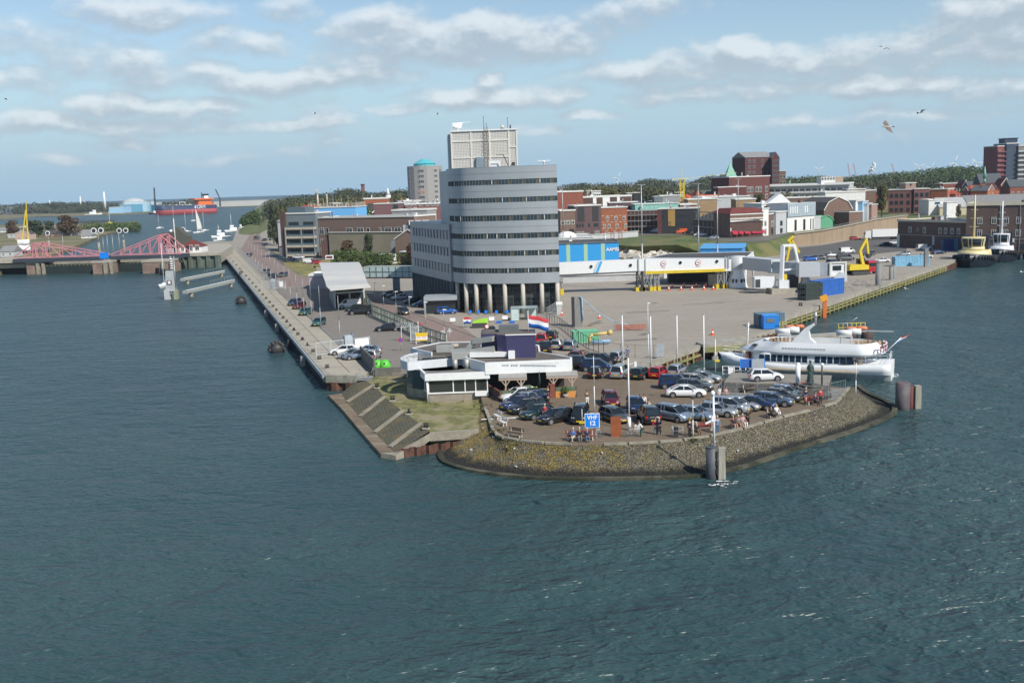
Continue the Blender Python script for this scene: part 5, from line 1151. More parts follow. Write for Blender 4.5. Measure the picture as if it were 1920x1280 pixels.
def roadsign(label,px,py,h,shape,m1,m2=None,z=0):
 g=G(px,py);th=thing('road_sign',label,'road sign',(g.x,g.y,z));MB().cyl((0,0,0),(0,0,h),.045,n=6).build('post',M_galv,th)
 if shape=='disc':
  f=MB().cyl((0,-.06,h),(0,-.09,h),.38,n=20).build('sign_plate',m1,th)
  if m2:MB().cyl((0,-.09,h),(0,-.11,h),.27,n=20).build('sign_face',m2,f)
 elif shape=='tri':MB().ext([(-.42,h-.3),(.42,h-.3),(0,h+.45)],-.08,-.05,axis='y').build('sign_plate',m1,th)
 else:MB().box(-.35,.35,-.08,-.05,h-.3,h+.2).build('sign_plate',m1,th)
roadsign('round blue and red sign on twin white posts by the left car park',752,658,1.75,'disc',M_redp,mat('purple_blue',(.10,.10,.45),.5,var=0))
roadsign('grey back of a round sign on the fence corner',831,643,1.7,'disc',mat('sign_back',(.48,.48,.47),.5,var=0));roadsign('pale triangular sign seen from behind beside the round one',844,643,2.1,'tri',MC['sign_back']);roadsign('white round sign with a red rim before the dark green car',914,638,2.3,'disc',M_redp,M_wsign)
M_fr=mat('flag_red',(.42,.03,.04),.8,var=.04);M_fw=mat('flag_white',(.72,.72,.72),.8,var=0);M_fb=mat('flag_blue',(.02,.14,.50),.8,var=.04)
def flag(label,x,y,h,z0,L,Hf,sag=.25,dir_=1,pole_h=None,r=.05):
 th=thing('flag',label,'flag',(x,y,z0));MB().cyl((0,0,0),(0,0,pole_h or h+Hf),r,r*.7,7).build('pole',M_wsign,th)
 mb=MB();n=14
 for s in range(3):
  mb.mi(s);z1=h+Hf*(3-s)/3;z0_=h+Hf*(2-s)/3;vs=[]
  for i in range(n+1):
   u=i/n;y_=.16*math.sin(u*7)*u;dz=-sag*L*u-.05*math.sin(u*9)
   vs+=[(dir_*L*u,y_,z0_+dz),(dir_*L*u,y_,z1+dz)]
  mb.add(vs,[(2*i,2*i+2,2*i+3,2*i+1)for i in range(n)],True)
 o=mb.build('cloth',[M_fr,M_fw,M_fb],th);so=o.modifiers.new('thick','SOLIDIFY');so.thickness=.02;return th
p=D(991,625,127.5);flag('large red, white and blue flag flying over the purple block',p.x,127.5,.6,6.8,2.5,1.55,.26,pole_h=2.6)
g=G(869,614);flag('small red, white and blue flag in front of the lime green tarpaulin',g.x,g.y,.7,0,1.35,1.15,.02,r=.03)
g=G(782,628);flag('small red, white and blue flag behind the turnstile',g.x,g.y,1.0,0,1.0,1.0,.02,r=.03)
g=G(900,614);th=thing('tarpaulin_stack','lime green tarpaulin over a stack in front of the office','tarpaulin',(g.x,g.y,0));MB().add([(-1.5,-.5,0),(1.4,-.7,0),(1.5,1.3,0),(-1.3,1.2,0),(-1.2,-.2,1.1),(.3,-.3,1.6),(1.45,-.4,1.75),(1.45,1.0,1.6),(-.9,.9,1.3)],[(0,1,6,5,4),(1,2,7,6),(2,3,8,7),(3,0,4,8),(4,5,8),(5,6,7,8)]).build('sheet',mat('lime_sheet',(.33,.62,.04),.6,var=.1,bump=.5,bscale=2),th)
MB().box(-1.4,1.3,-.75,-.72,0,.9).build('rail',M_ste,th)
for px,py,lab,m_ in[(849,606,'white folding table farthest left before the office','w'),(922,604,'white folding table right of the lime tarpaulin','w'),(947,602,'white folding table left of the glass shelter','w'),(936,606,'low blue crate between the two white tables','b'),(960,606,'low blue crate beside the glass shelter','b')]:
 g=G(px,py);th=thing('folding_table' if m_=='w' else 'crate',lab,'table' if m_=='w' else 'crate',(g.x,g.y,0));
 if m_=='w':MB().box(-.5,.5,-.05,.05,.35,1.0).build('panel',M_wsign,th);MB().box(-.45,-.4,0,.05,0,.35).box(.4,.45,0,.05,0,.35).build('legs',M_ste,th)
 else:MB().box(-.5,.5,-.3,.3,0,.35).build('body',M_blue,th);MB().box(-.53,.53,-.33,.33,.35,.42).build('rim',M_bsign,th)
for i,px in enumerate([882,897.5,911.5,931,951]):
 g=G(px,589);th=thing('ferry_seat',f'{ORD[i]} small blue chair from the left before the office columns','chair',(g.x,g.y-.5,0),0,'blue chairs before the office columns');th.scale=(.75,)*3;MB().box(-.35,.35,-.3,.3,.4,.5).build('seat',M_bsign,th);MB().box(-.35,.35,.25,.32,.5,1.05).build('backrest',M_bsign,th)
 for x,y in((-.3,-.25),(.3,-.25),(-.3,.25),(.3,.25)):MB().box(x-.03,x+.03,y-.03,y+.03,0,.4).build('leg',M_ste,th)
a,b=G(958,602),G(1008,600);th=thing('glass_shelter','glass-roofed cycle shelter in front of the office','shelter',(a.x,a.y,0),rad(-2));L=(b-a).length
MB().box(0,L,0,3.2,2.3,2.42).build('roof',mat('shelter_roof',(.33,.40,.42),.3),th)
for x in(0,L/3,2*L/3,L):
 for y in(0,3.1):MB().box(x-.04,x+.04,y-.04,y+.04,0,2.3).build('post',M_galv,th)
MB().box(.1,L*.3,.0,.04,.1,2.2).build('glass',M_fg,th);MB().box(L*.5,L*.95,3.0,3.04,.1,2.2).build('glass',M_fg,th)
wire_fence('mesh_fence','tall mesh fence from the glass shelter past the office to the white hut',[G(1006,600),G(1026,603),G(1044,590)],2.6,2.0,M_galv,infill=.3,r=.04)
g=G(1049,590);th=thing('gate_hut','small white hut with a lamp beside the office fence','hut',(g.x,g.y,0));MB().box(-.5,.5,0,1,.0,1.9).build('body',PL['lgrey'],th);MB().box(-.6,.6,-.1,1.1,1.9,2.4).build('roof',M_wsign,th)
g=G(1050,553);th=thing('yellow_block','pair of yellow steel feet at the office end of the gangway','gangway foot',(g.x,g.y,0));MB().box(-.9,-.1,0,1,0,1.3).box(.1,.9,0,1,0,1.3).build('block',M_yel,th);MB().bar((-.5,.5,1.3),(-.2,.5,4.3),.14).bar((.4,.5,1.3),(-.2,.5,4.3),.14).build('strut',M_ste,th)
wire_fence('railing_fence','dark railing running down from the office to the parked cars',[G(1026,606),G(1050,616),G(1076,637),G(1104,655),G(1132,664)],1.9,1.6,M_ste,infill=False,r=.05,zs=(.1,1.85))
wire_fence('mesh_fence','thin mesh fence between the front car park and the terminal yard',[G(1132,664),G(1164,669),G(1191,671),G(1226,672),G(1240,668)],1.9,4.2,M_ste,infill=False,r=.03,zs=(1.85,))
g=G(1238,672);MB().box(-.55,.55,-.05,.05,.3,2.1).box(-.5,-.42,0,.08,0,.3).box(.42,.5,0,.08,0,.3).build('screen',mat('blank_grey',(.33,.36,.38),.6),label='blank grey panel standing at the corner of the basin',cat='panel',loc=(g.x,g.y,0))
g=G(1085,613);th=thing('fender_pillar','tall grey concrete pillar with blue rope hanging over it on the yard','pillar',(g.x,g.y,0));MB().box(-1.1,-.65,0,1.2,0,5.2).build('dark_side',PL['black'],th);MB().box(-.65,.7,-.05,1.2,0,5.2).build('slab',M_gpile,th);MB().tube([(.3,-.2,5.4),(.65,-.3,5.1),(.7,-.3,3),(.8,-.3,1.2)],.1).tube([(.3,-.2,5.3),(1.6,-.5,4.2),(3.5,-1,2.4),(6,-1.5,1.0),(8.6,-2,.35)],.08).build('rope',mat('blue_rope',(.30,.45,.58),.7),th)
a,b=G(1072,637),G(1106,633);container('container','mint green container behind the dark railing',1074,641,rad(4),mat('mint_container',(.16,.45,.27),.6),L=4.0,Wd=2.4,Hh=1.8)
g=G(1105,646);th=thing('pipe_section','large yellow bent pipe lying on the yard beside the mint container','pipe',(g.x,g.y,0));MB().tube([(0,0,.2),(.1,0,1.3),(.6,0,1.55),(3.2,.2,1.75)],.22,10).cyl((2.9,.2,1.73),(3.6,.2,1.8),.4,n=12).build('pipe',mat('cream_yellow',(.55,.42,.14),.55),th)
MB().cyl((.3,0,.45),(3.2,.2,.5),.28,n=12).build('pipe_section',mat('pipe_blue',(.22,.36,.52),.5),label='blue pipe lying under the yellow pipe',cat='pipe',loc=(g.x,g.y-.6,0))
th=wire_fence('barrier_net','red-brown safety netting stretched across the yard',[G(1153,620),G(1212,620)],1.1,1.4,MC['rusty_frame'],infill=False,r=.03)
p,q=G(1154,620),G(1212,620);MB().box(p.x,q.x,p.y,p.y+.02,.15,1.0).build('net',mat('net_red',(.36,.17,.13),.9),th)
wire_fence('barrier','yellow tube barrier beside the red netting',[G(1100,620),G(1125,619)],1.1,1.3,mat('pale_orange',(.5,.33,.15),.6),infill=False,r=.04)
for i,(tp,bs)in enumerate([((1166,590),(1168,684)),((1218,592),(1221,698)),((1268.5,590),(1270,690)),((1317,590),(1320,696))]):
 g=G(*bs);h=D(tp[0],tp[1],g.y).z;th=thing('flagpole',f'{ORD[i]} bare white flagpole from the left beside the basin','flagpole',(g.x,g.y,0),0,'white flagpoles beside the basin');MB().cyl((0,0,0),(0,0,h),.1,.065,8).build('pole',M_wsign,th);MB().cyl((0,0,0),(0,0,.5),.14,.12,8).build('base',M_galv,th);MB().ball((0,0,h+.06),.12,n=8,k=5).build('finial',M_galv,th)
for tp,bs,lab,hd in[((1212,569),(1216,672),'thin grey lamp post with a white lamp left of the second flagpole',1),((1111,664),(1115,772),'lantern post between the terrace and the red car',0),((1604.5,677),(1604.5,742),'lamp post at the seaward end of the gabion walk',0),((1296.5,746),(1299.5,820),'short white lamp post at the kerb by the benches',0)]:
 g=G(*bs);h=D(tp[0],tp[1],g.y).z;lamp_mast('street_lamp',lab,g.x,g.y,0,h,None,arm=.3 if hd else 0,r=.055,m_=M_wsign,hm=M_wsign if hd else M_ste)
g=G(1180,806);h=D(1177,671,g.y).z;th=thing('camera_mast','white mast with a camera arm standing by the bicycle','mast',(g.x,g.y,0));MB().cyl((0,0,0),(0,0,1.3),.2,.17,10).cyl((0,0,1.3),(0,0,h),.09,.06,8).build('pole',M_wsign,th);MB().bar((0,0,h-.7),(.7,0,h-.45),.05).bar((.7,0,h-.4),(.72,0,h-.9),.24).build('camera',M_wsign,th)
g=G(1341.5,706);h=D(1340,636,g.y).z;th=thing('sign_pole','thin pole with a grey box and a small yellow sign at the basin edge','sign',(g.x,g.y,0));MB().cyl((0,0,0),(0,0,h),.045,n=6).build('pole',M_wsign,th);MB().box(-.25,.25,-.2,0,h-2.5,h-2.05).build('box',M_galv,th);MB().box(-.1,.5,-.2,-.1,h-2.85,h-2.6).build('sign_plate',M_yel,th)
# --- cars
M_tyre=mat('tyre_rubber',(.02,.02,.02),.85,var=0);M_rim=mat('alloy_rim',(.42,.43,.44),.35,metal=.7,var=0);M_cgl=glass('car_glass',(.012,.017,.02),.04)
M_hl=mat('headlight',(.6,.62,.64),.15,var=0);M_tl=mat('tail_light',(.40,.015,.015),.25,var=0);M_plate=mat('number_plate',(.70,.46,.02),.5,var=0);M_trim=mat('black_trim',(.025,.025,.026),.6,var=0)
def paint(k,c,metal=.35):return mat('paint_'+k,c,.28,metal=metal,var=0,coat=.8)
PT={k:paint(k,c,mt)for k,c,mt in[('car',(.3,.3,.3),.3),('white',(.72,.72,.71),0),('silver',(.42,.44,.46),.6),('bluesilver',(.27,.33,.40),.6),('grey',(.10,.105,.11),.5),('black',(.012,.013,.015),.2),('navy',(.012,.03,.10),.4),('blue',(.02,.12,.45),.3),('dgreen',(.015,.045,.04),.4),('teal',(.04,.13,.13),.4),('red',(.42,.015,.02),.2),('maroon',(.13,.01,.02),.3),('orange',(.75,.12,.03),0),('beige',(.42,.40,.35),.4),('bluegrey',(.10,.14,.20),.5)]}
CT=dict(hatch=(4.05,1.72,1.46,.92,.72,-1.93,-1.62,.12,1.02),sedan=(4.5,1.76,1.42,.90,.72,-1.55,-.95,.25,1.15),estate=(4.6,1.78,1.45,.92,.72,-2.15,-1.85,.3,1.15),mpv=(4.3,1.80,1.66,1.0,.80,-2.0,-1.75,.45,1.45),coupe=(4.65,1.79,1.39,.89,.72,-1.85,-.85,.25,1.20),suv=(4.5,1.85,1.75,1.08,.92,-2.05,-1.85,.25,1.05),van=(5.0,1.92,1.95,1.15,.95,-2.42,-2.35,.95,1.85),bigvan=(5.4,1.95,2.4,1.25,1.0,-2.62,-2.58,1.35,2.15),pickup=(4.9,1.75,1.65,.98,.85,-.4,-.25,.75,1.35))
CSRC={}
def car_src(k):
 L,W_,H,zb,zn,xr0,xr1,xf1,xf0=CT[k];w=W_/2;th=thing('parked_car','','car');P=PT['car']
 st=[(-L/2,.80,.34,.66 if k not in('van','bigvan')else.9),(-L/2+.08,.93,.26,zb-.1),(-L/2+.45,.99,.22,zb),(-L/4,1,.2,zb+.02),(0,1,.2,zb+.01),(xf0-.1,1,.2,zb),(xf0+.25,.99,.2,zb-.04),(L/2-.45,.96,.2,zn+.06),(L/2-.12,.86,.24,zn-.06),(L/2,.72,.32,zn-.2)]
 secs=[]
 for x,q,zl,zt in st:
  a=w*q;r=[(a*.88,zl),(a*.99,zl+.12),(a,(zl+zt)/2),(a*.97,zt-.09),(a*.88,zt),(a*.4,zt+.025)]
  secs.append([(x,-y,z)for y,z in r]+[(x,y,z)for y,z in r[::-1]])
 mb=MB().loft(secs)
 wt=w*.70 if k not in('van','bigvan')else w*.86;yt=wt+.02
 mb.add([(xr1-.05,-yt,H-.07),(xf1+.05,-yt*.97,H-.08),(xf1+.05,yt*.97,H-.08),(xr1-.05,yt,H-.07),(xr1+.15,-yt*.8,H),(xf1-.15,-yt*.8,H),(xf1-.15,yt*.8,H),(xr1+.15,yt*.8,H)],[(0,3,2,1),(4,5,6,7),(0,1,5,4),(1,2,6,5),(2,3,7,6),(3,0,4,7)],True)
 xb=(xr1+xf1)/2+.05
 for s in(-1,1):
  mb.bar((xf0,s*w*.86,zb-.02),(xf1,s*wt,H-.06),.08).bar((xr0,s*w*.86,zb-.02),(xr1,s*wt,H-.06),.16 if k in('hatch','mpv')else.1).bar((xb,s*w*.885,zb),(xb,s*(wt+.01),H-.07),.08)
  if k in('estate','mpv','suv'):mb.bar((xr1+.75,s*w*.885,zb),(xr1+.75,s*(wt+.01),H-.07),.08)
  mb.bar((xf0-.35,s*(w*.98),zb+.02),(xf0-.3,s*(w+.13),zb+.08),.1,.12)
 if k in('van','bigvan'):mb.add([(xr0+.05,-w*.9,zb),(.6,-w*.9,zb),(.55,-wt-.03,H-.06),(xr1,-wt-.03,H-.06),(xr0+.05,w*.9,zb),(.6,w*.9,zb),(.55,wt+.03,H-.06),(xr1,wt+.03,H-.06)],[(0,1,2,3),(7,6,5,4),(0,3,7,4),(1,5,6,2),(3,2,6,7)])
 mb.build('body',P,th)
 g=MB();a,b=w*.87,wt*.97
 g.add([(xr0,-a,zb-.02),(xf0,-a,zb-.02),(xf0,a,zb-.02),(xr0,a,zb-.02),(xr1,-b,H-.07),(xf1,-b,H-.07),(xf1,b,H-.07),(xr1,b,H-.07)],[(0,3,2,1),(4,5,6,7),(0,1,5,4),(1,2,6,5),(2,3,7,6),(3,0,4,7)]);g.build('windows',M_cgl,th)
 r=.33 if k not in('van','bigvan','suv')else.37
 for x in(-L/2+.82,L/2-.85):
  for s in(-1,1):
   MB().cyl((0,-.012,0),(0,.012,0),r+.07,n=14).build('wheel_arch',M_trim,th,loc=(x,s*(w+.0),r+.02))
   t=MB().cyl((0,-.10,0),(0,.10,0),r,n=16).build('wheel',M_tyre,th,loc=(x,s*(w-.06),r));MB().cyl((0,s*.10,0),(0,s*.125,0),r*.66,n=12).build('rim',M_rim,t)
 for s in(-1,1):
  MB().add([(L/2-.04,s*w*.45,zn-.16),(L/2-.16,s*w*.83,zn-.14),(L/2-.28,s*w*.86,zn-.0),(L/2-.14,s*w*.5,zn-.0),(L/2-.3,s*w*.45,zn-.16),(L/2-.42,s*w*.8,zn-.14),(L/2-.5,s*w*.8,zn-.0),(L/2-.4,s*w*.5,zn-.0)],[(0,1,2,3),(0,4,5,1),(3,2,6,7)]).build('headlight',M_hl,th)
  MB().box(-L/2+.0,-L/2+.12,min(s*w*.66,s*w*.9),max(s*w*.66,s*w*.9),zb-.3,zb-.06).build('tail_light',M_tl,th)
 MB().box(L/2-.06,L/2+.03,-.6,.6,.3,.42).build('grille',M_trim,th)
 MB().box(L/2+.0,L/2+.04,-.26,.26,.4,.51).box(-L/2-.04,-L/2+.02,-.26,.26,.5,.61).build('number_plate',M_plate,th)
 learn(th);CSRC[k]=[th,False];return CSRC[k]
def setm(o,mp):
 if o.type=='MESH':
  for i,sl in enumerate(o.material_slots):
   nm=o.data.materials[i].name
   if nm in mp:sl.link='OBJECT';sl.material=mp[nm]
 for c in KIDS.get(o.name,[]):setm(c,mp)
def car(kind,col,px,py,hd,label,grp,z=0,y=None):
 s=CSRC.get(kind)or car_src(kind);g=G(px,py,z);mp={'paint_car':PT[col]};th=s[0]
 if not s[1]:s[1]=True;c=th;tag(c,label,None,grp,loc=g,rz=rad(hd));FIX.append((th,mp))
 else:c=dup(th,loc=g,rz=rad(hd),label=label,group=grp,mats=mp)
 c['category']='van' if 'van' in kind else 'car';return c
FIX=[]
gf='cars parked around the harbour head'
CARS=[('hatch','black',1041,791,214,'black hatchback nearest the kerb in the slanting left row'),('sedan','dgreen',1011,782,216,'dark green saloon second from the kerb in the slanting left row'),('estate','black',989,772,214,'black estate car third from the kerb in the slanting left row'),('sedan','navy',973,765,212,'navy saloon fourth from the kerb in the slanting left row'),('hatch','bluesilver',975,759,210,'pale blue hatchback in the middle of the slanting left row'),('estate','navy',990,755,208,'dark blue estate car with its tail sticking out of the left row'),('estate','white',972,749,206,'white roofed car second from the terrace'),('sedan','grey',966,744,204,'dark grey car closest to the orange terrace panels'),('mpv','black',1088,789,-98,'black people carrier half hidden by the VHF sign'),('hatch','grey',1152,789,-66,'dark grey hatchback behind the rusty brown board'),('suv','black',1216,789,96,'small black off-roader showing its tail to the standing couple'),('mpv','bluesilver',1262,787,-48,'silver blue people carrier right of the black off-roader'),('hatch','bluesilver',1305,786,-34,'pale blue hatchback behind the short white lamp post'),('hatch','silver',1347,779,-26,'silver hatchback behind the dolphin mast'),('mpv','silver',1368,772,-28,'silver people carrier behind the silver hatchback'),('hatch','silver',1391,768,-26,'silver hatchback between the silver people carrier and the navy saloon'),('sedan','navy',1417,766,-26,'navy saloon in the right-hand row facing the sea'),('estate','bluegrey',1449,759,-26,'blue-grey estate car third from the end of the right-hand row'),('hatch','grey',1468,752,-24,'dark grey hatchback second from the end of the right-hand row'),('hatch','bluesilver',1478,745,-20,'silver blue car at the seaward end of the right-hand row'),('coupe','white',1286,743,-8,'gleaming white coupe in the middle of the front car park'),('estate','grey',1302,732,-16,'dark grey estate car directly behind the white coupe'),('mpv','navy',1268,727,-10,'navy people van behind the white coupe'),('hatch','beige',1306,722,-20,'beige hatchback beyond the navy van'),('sedan','silver',1318,716,-18,'silver saloon farthest back behind the navy van'),('suv','maroon',1083,678,75,'dark red car with people behind it, next to the restaurant corner'),('suv','black',1091,690,-8,'dark brown off-roader seen from the side near the restaurant corner'),('estate','black',1128,681,-16,'black estate car behind the blue people carrier'),('mpv','navy',1119,695,-14,'dark blue people carrier in front of the black estate car'),('hatch','black',1117,706,80,'small black hatchback beside the lantern post'),('mpv','silver',1163,706,68,'silver people carrier with its tail to the open tarmac'),('hatch','dgreen',1202,708,62,'dark green hatchback left of the red car'),('hatch','red',1236,706,62,'bright red hatchback between the green and the silver car'),('hatch','silver',1270,702,62,'silver hatchback nearest the basin wall in the upper row'),('hatch','silver',1159,676,66,'silver hatchback with a person standing by it under the first flagpole'),('hatch','maroon',1145,758,-88,'dark red hatchback driving towards the sea'),('hatch','navy',1193,770,-88,'blue hatchback driving behind the dark red one'),('hatch','white',1436,713,0,'white hatchback parked on the raised walk by the white boat'),('mpv','red',1016,643,84,'bright red people carrier by the purple block'),('hatch','black',1035,635,80,'black car behind the bright red people carrier'),('hatch','silver',1044,653,80,'white and silver hatchback under the dark railing'),('suv','black',1023,659,86,'black car with a yellow plate beside the purple block'),('hatch','dgreen',1007,657,88,'dark green car half behind the purple block'),('estate','bluesilver',1070,654,76,'silver estate car at the foot of the dark railing'),('hatch','dgreen',919,626,96,'dark green car behind the white round road sign'),]
CL=[('hatch','white',643,664,186,'white hatchback in front of the quay gate'),('hatch','silver',659,671,188,'grey hatchback second from the gate'),('hatch','bluesilver',670,673,190,'pale blue car against the dark screen wall'),('hatch','silver',700,673,84,'silver hatchback behind the dark screen wall'),('sedan','bluesilver',690,664,180,'grey car behind the silver hatchback'),('sedan','black',727,620,184,'black saloon alone in the left car park'),('van','black',676,589,186,'black people van before the shed'),('hatch','dgreen',666,583,186,'dark car between the black van and the white van'),('van','white',656,577,190,'white panel van under the folded roof'),('hatch','teal',598,610,-100,'teal hatchback under the second slim pole'),('hatch','teal',573,590,-102,'dark teal car behind the teal hatchback'),('hatch','maroon',561,578,-104,'dark red car in the left row'),('hatch','navy',552,572,-106,'navy car at the back of the left row'),('hatch','grey',498,513,-100,'dark car on the far road left of the other two'),('mpv','black',509,523,-104,'black car on the far road in the middle'),('hatch','grey',530,519,-108,'grey car on the far road at the right'),('van','grey',481,449,-96,'dark van on the distant dike road'),('hatch','black',496,452,-96,'black car beside the dark van on the dike road'),('hatch','navy',497,461,-96,'blue car in front on the dike road'),('hatch','grey',467,481,-100,'dark car behind the quay fence far away'),('hatch','teal',529,487,-30,'greenish car parked before the flats'),('hatch','grey',538,491,-30,'grey car parked before the flats'),('hatch','navy',552,491,-20,'dark blue car parked before the flats'),('coupe','white',560,485,-20,'white car behind the dark blue one before the flats'),('van','white',582,494,-12,'white van parked left of the display sign'),('hatch','red',595,495,10,'red car half hidden by the white van'),('hatch','bluegrey',731,556,200,'blue-grey car farthest left in the office shade'),('hatch','grey',741,558,200,'second car from the left in the office shade'),('sedan','silver',752,562,200,'silver saloon in the office shade'),('hatch','black',774,569,200,'black car in the shade under the wing'),('hatch','navy',791,575,196,'navy car nearest the office porch'),('hatch','black',757,589,-70,'black car driving down the office road'),('hatch','blue',822,586,200,'bright blue service car nearer the porch'),('hatch','blue',838,588,4,'bright blue service car nearer the columns')]
CR=[('estate','blue',1520,489,0,'blue and white car left of the dark one on the yard'),('estate','grey',1537,487,0,'dark estate car by the boarding cabin'),('hatch','silver',1560,482,8,'silver car on the far yard'),('van','white',1588,475,10,'white van in the far yard corner'),('suv','bluegrey',1561,497,40,'blue-grey off-roader behind the mesh panels'),('van','grey',1585,489,0,'grey van left of the excavator'),('hatch','grey',1628,479,170,'dark car behind the red truck cab'),('sedan','white',1653,492,176,'white car left of the faded blue container'),('hatch','red',1603,450,0,'red car alone on the ramp road'),('sedan','black',1660,461,178,'black saloon on the ramp road below the white lorry'),('coupe','white',1677,458,178,'white coupe next to the black saloon on the ramp road'),('sedan','white',1734,484,4,'white saloon near the tug'),('sedan','navy',1759,476,6,'navy saloon closest to the tug'),('van','white',1733,469,4,'white van before the brick warehouse'),('hatch','silver',1694,480,176,'silver car behind the white saloon by the faded container')]
CTN=[('hatch','black',1215,436,150,'black car first of the row parked on the grass edge'),('van','white',1233,436,170,'white van second in the row on the grass edge'),('bigvan','silver',1256,436,170,'grey tall van in the middle of the row on the grass edge'),('van','orange',1277,438,170,'bright orange van on the grass edge'),('hatch','black',1290,438,170,'black car tucked behind the orange van'),('pickup','white',1313,443,178,'white pickup by the black corner house'),('hatch','black',1324,441,178,'black car between the white pickup and the corner house'),('hatch','silver',1337,449,178,'silver car before the black corner house'),('hatch','black',1206,433,150,'dark car at the end of the white wall')]
for c in CARS:car(*c,gf)
for c in CL:car(*c,'cars around the left car park')
for c in CR:car(*c,'cars on the terminal yard')
for c in CTN:car(*c,'vehicles at the edge of the town',z=ZT)
for th,mp in FIX:setm(th,mp)
def lorry(label,px,py,hd,cabm,boxm,L=13,z=0,name='lorry',box=True):
 g=G(px,py,z);th=thing(name,label,'lorry',g,rad(hd))
 MB().ext([(L/2-2.2,.6),(L/2,.6),(L/2+.05,1.6),(L/2-.25,3.3),(L/2-2.2,3.5)],-1.2,1.2,axis='y').build('cab',cabm,th);MB().box(L/2-.3,L/2+.0,-1.05,1.05,1.9,2.8).build('windscreen',M_dgl,th)
 if box:MB().box(-L/2,L/2-2.7,-1.25,1.25,1.1,3.9).build('cargo_box',boxm,th)
 MB().box(-L/2,L/2-2.2,-.9,.9,.6,1.05).build('chassis',M_ste,th)
 for x in(L/2-1.3,-L/2+1.2,-L/2+2.4,-L/2+3.6):
  for s in(-1,1):MB().cyl((x,s*1.2,.5),(x,s*.85,.5),.5,n=12).build('wheel',M_tyre,th)
lorry('long white articulated lorry beside the brown retaining wall',1656,449,176,PT['white'],M_white,14);lorry('red lorry standing right behind the yellow excavator',1622,512,-75,PT['red'],M_ste,7,box=False)
# --- people
def skin_mesh(name,V,E,Rr,m_,sub=1):
 me=bpy.data.meshes.new('tmp');me.from_pydata(V,E,[]);o=bpy.data.objects.new('tmp',me);COL.objects.link(o)
 md=o.modifiers.new('s','SKIN');md.use_smooth_shade=True
 for i,sv in enumerate(me.skin_vertices[0].data):sv.radius=(Rr[i],Rr[i]);sv.use_root=(i==0)
 if sub:o.modifiers.new('u','SUBSURF').levels=sub
 dg=bpy.context.evaluated_depsgraph_get();r=bpy.data.meshes.new_from_object(o.evaluated_get(dg));bpy.data.objects.remove(o);r.materials.clear();r.materials.append(m_);r.name=name;return r
M_skin=mat('skin',(.46,.27,.19),.6,var=0);M_hair=mat('hair_brown',(.06,.04,.025),.8,var=0)
POSE=dict(stand=dict(hip=(0,.92),lean=0,hands=[(.10,.24,.80),(.08,-.24,.80)],elb=[(.0,.25,1.12),(0,-.25,1.12)],knee=[(.03,.10,.50),(.03,-.10,.50)],ank=[(-.02,.11,.08),(.02,-.12,.08)]),photo=dict(hip=(0,.92),lean=.03,hands=[(.24,.06,1.52),(.24,-.06,1.52)],elb=[(.14,.26,1.25),(.14,-.26,1.25)],knee=[(.03,.11,.50),(.03,-.11,.50)],ank=[(0,.13,.08),(0,-.13,.08)]),bend=dict(hip=(-.12,.86),lean=.45,hands=[(.62,.08,1.08),(.62,-.08,1.08)],elb=[(.40,.24,1.02),(.40,-.24,1.02)],knee=[(.02,.14,.48),(.05,-.16,.48)],ank=[(-.02,.2,.08),(.0,-.2,.08)]),walk=dict(hip=(0,.91),lean=.05,hands=[(.25,.22,.86),(-.2,-.22,.86)],elb=[(.05,.25,1.12),(-.1,-.25,1.12)],knee=[(.2,.09,.50),(-.02,-.09,.48)],ank=[(.28,.09,.08),(-.32,-.09,.12)]),sit=dict(hip=(0,.50),lean=-.06,hands=[(.36,.12,.60),(.36,-.10,.60)],elb=[(.05,.27,.72),(.05,-.27,.72)],knee=[(.44,.13,.52),(.44,-.12,.52)],ank=[(.50,.12,.08),(.46,-.13,.08)]),sitcross=dict(hip=(0,.50),lean=-.10,hands=[(.30,.16,.66),(.34,-.06,.62)],elb=[(.02,.27,.74),(.02,-.27,.74)],knee=[(.46,.06,.60),(.44,-.12,.52)],ank=[(.62,-.12,.36),(.50,-.10,.08)]))
PSRC={}
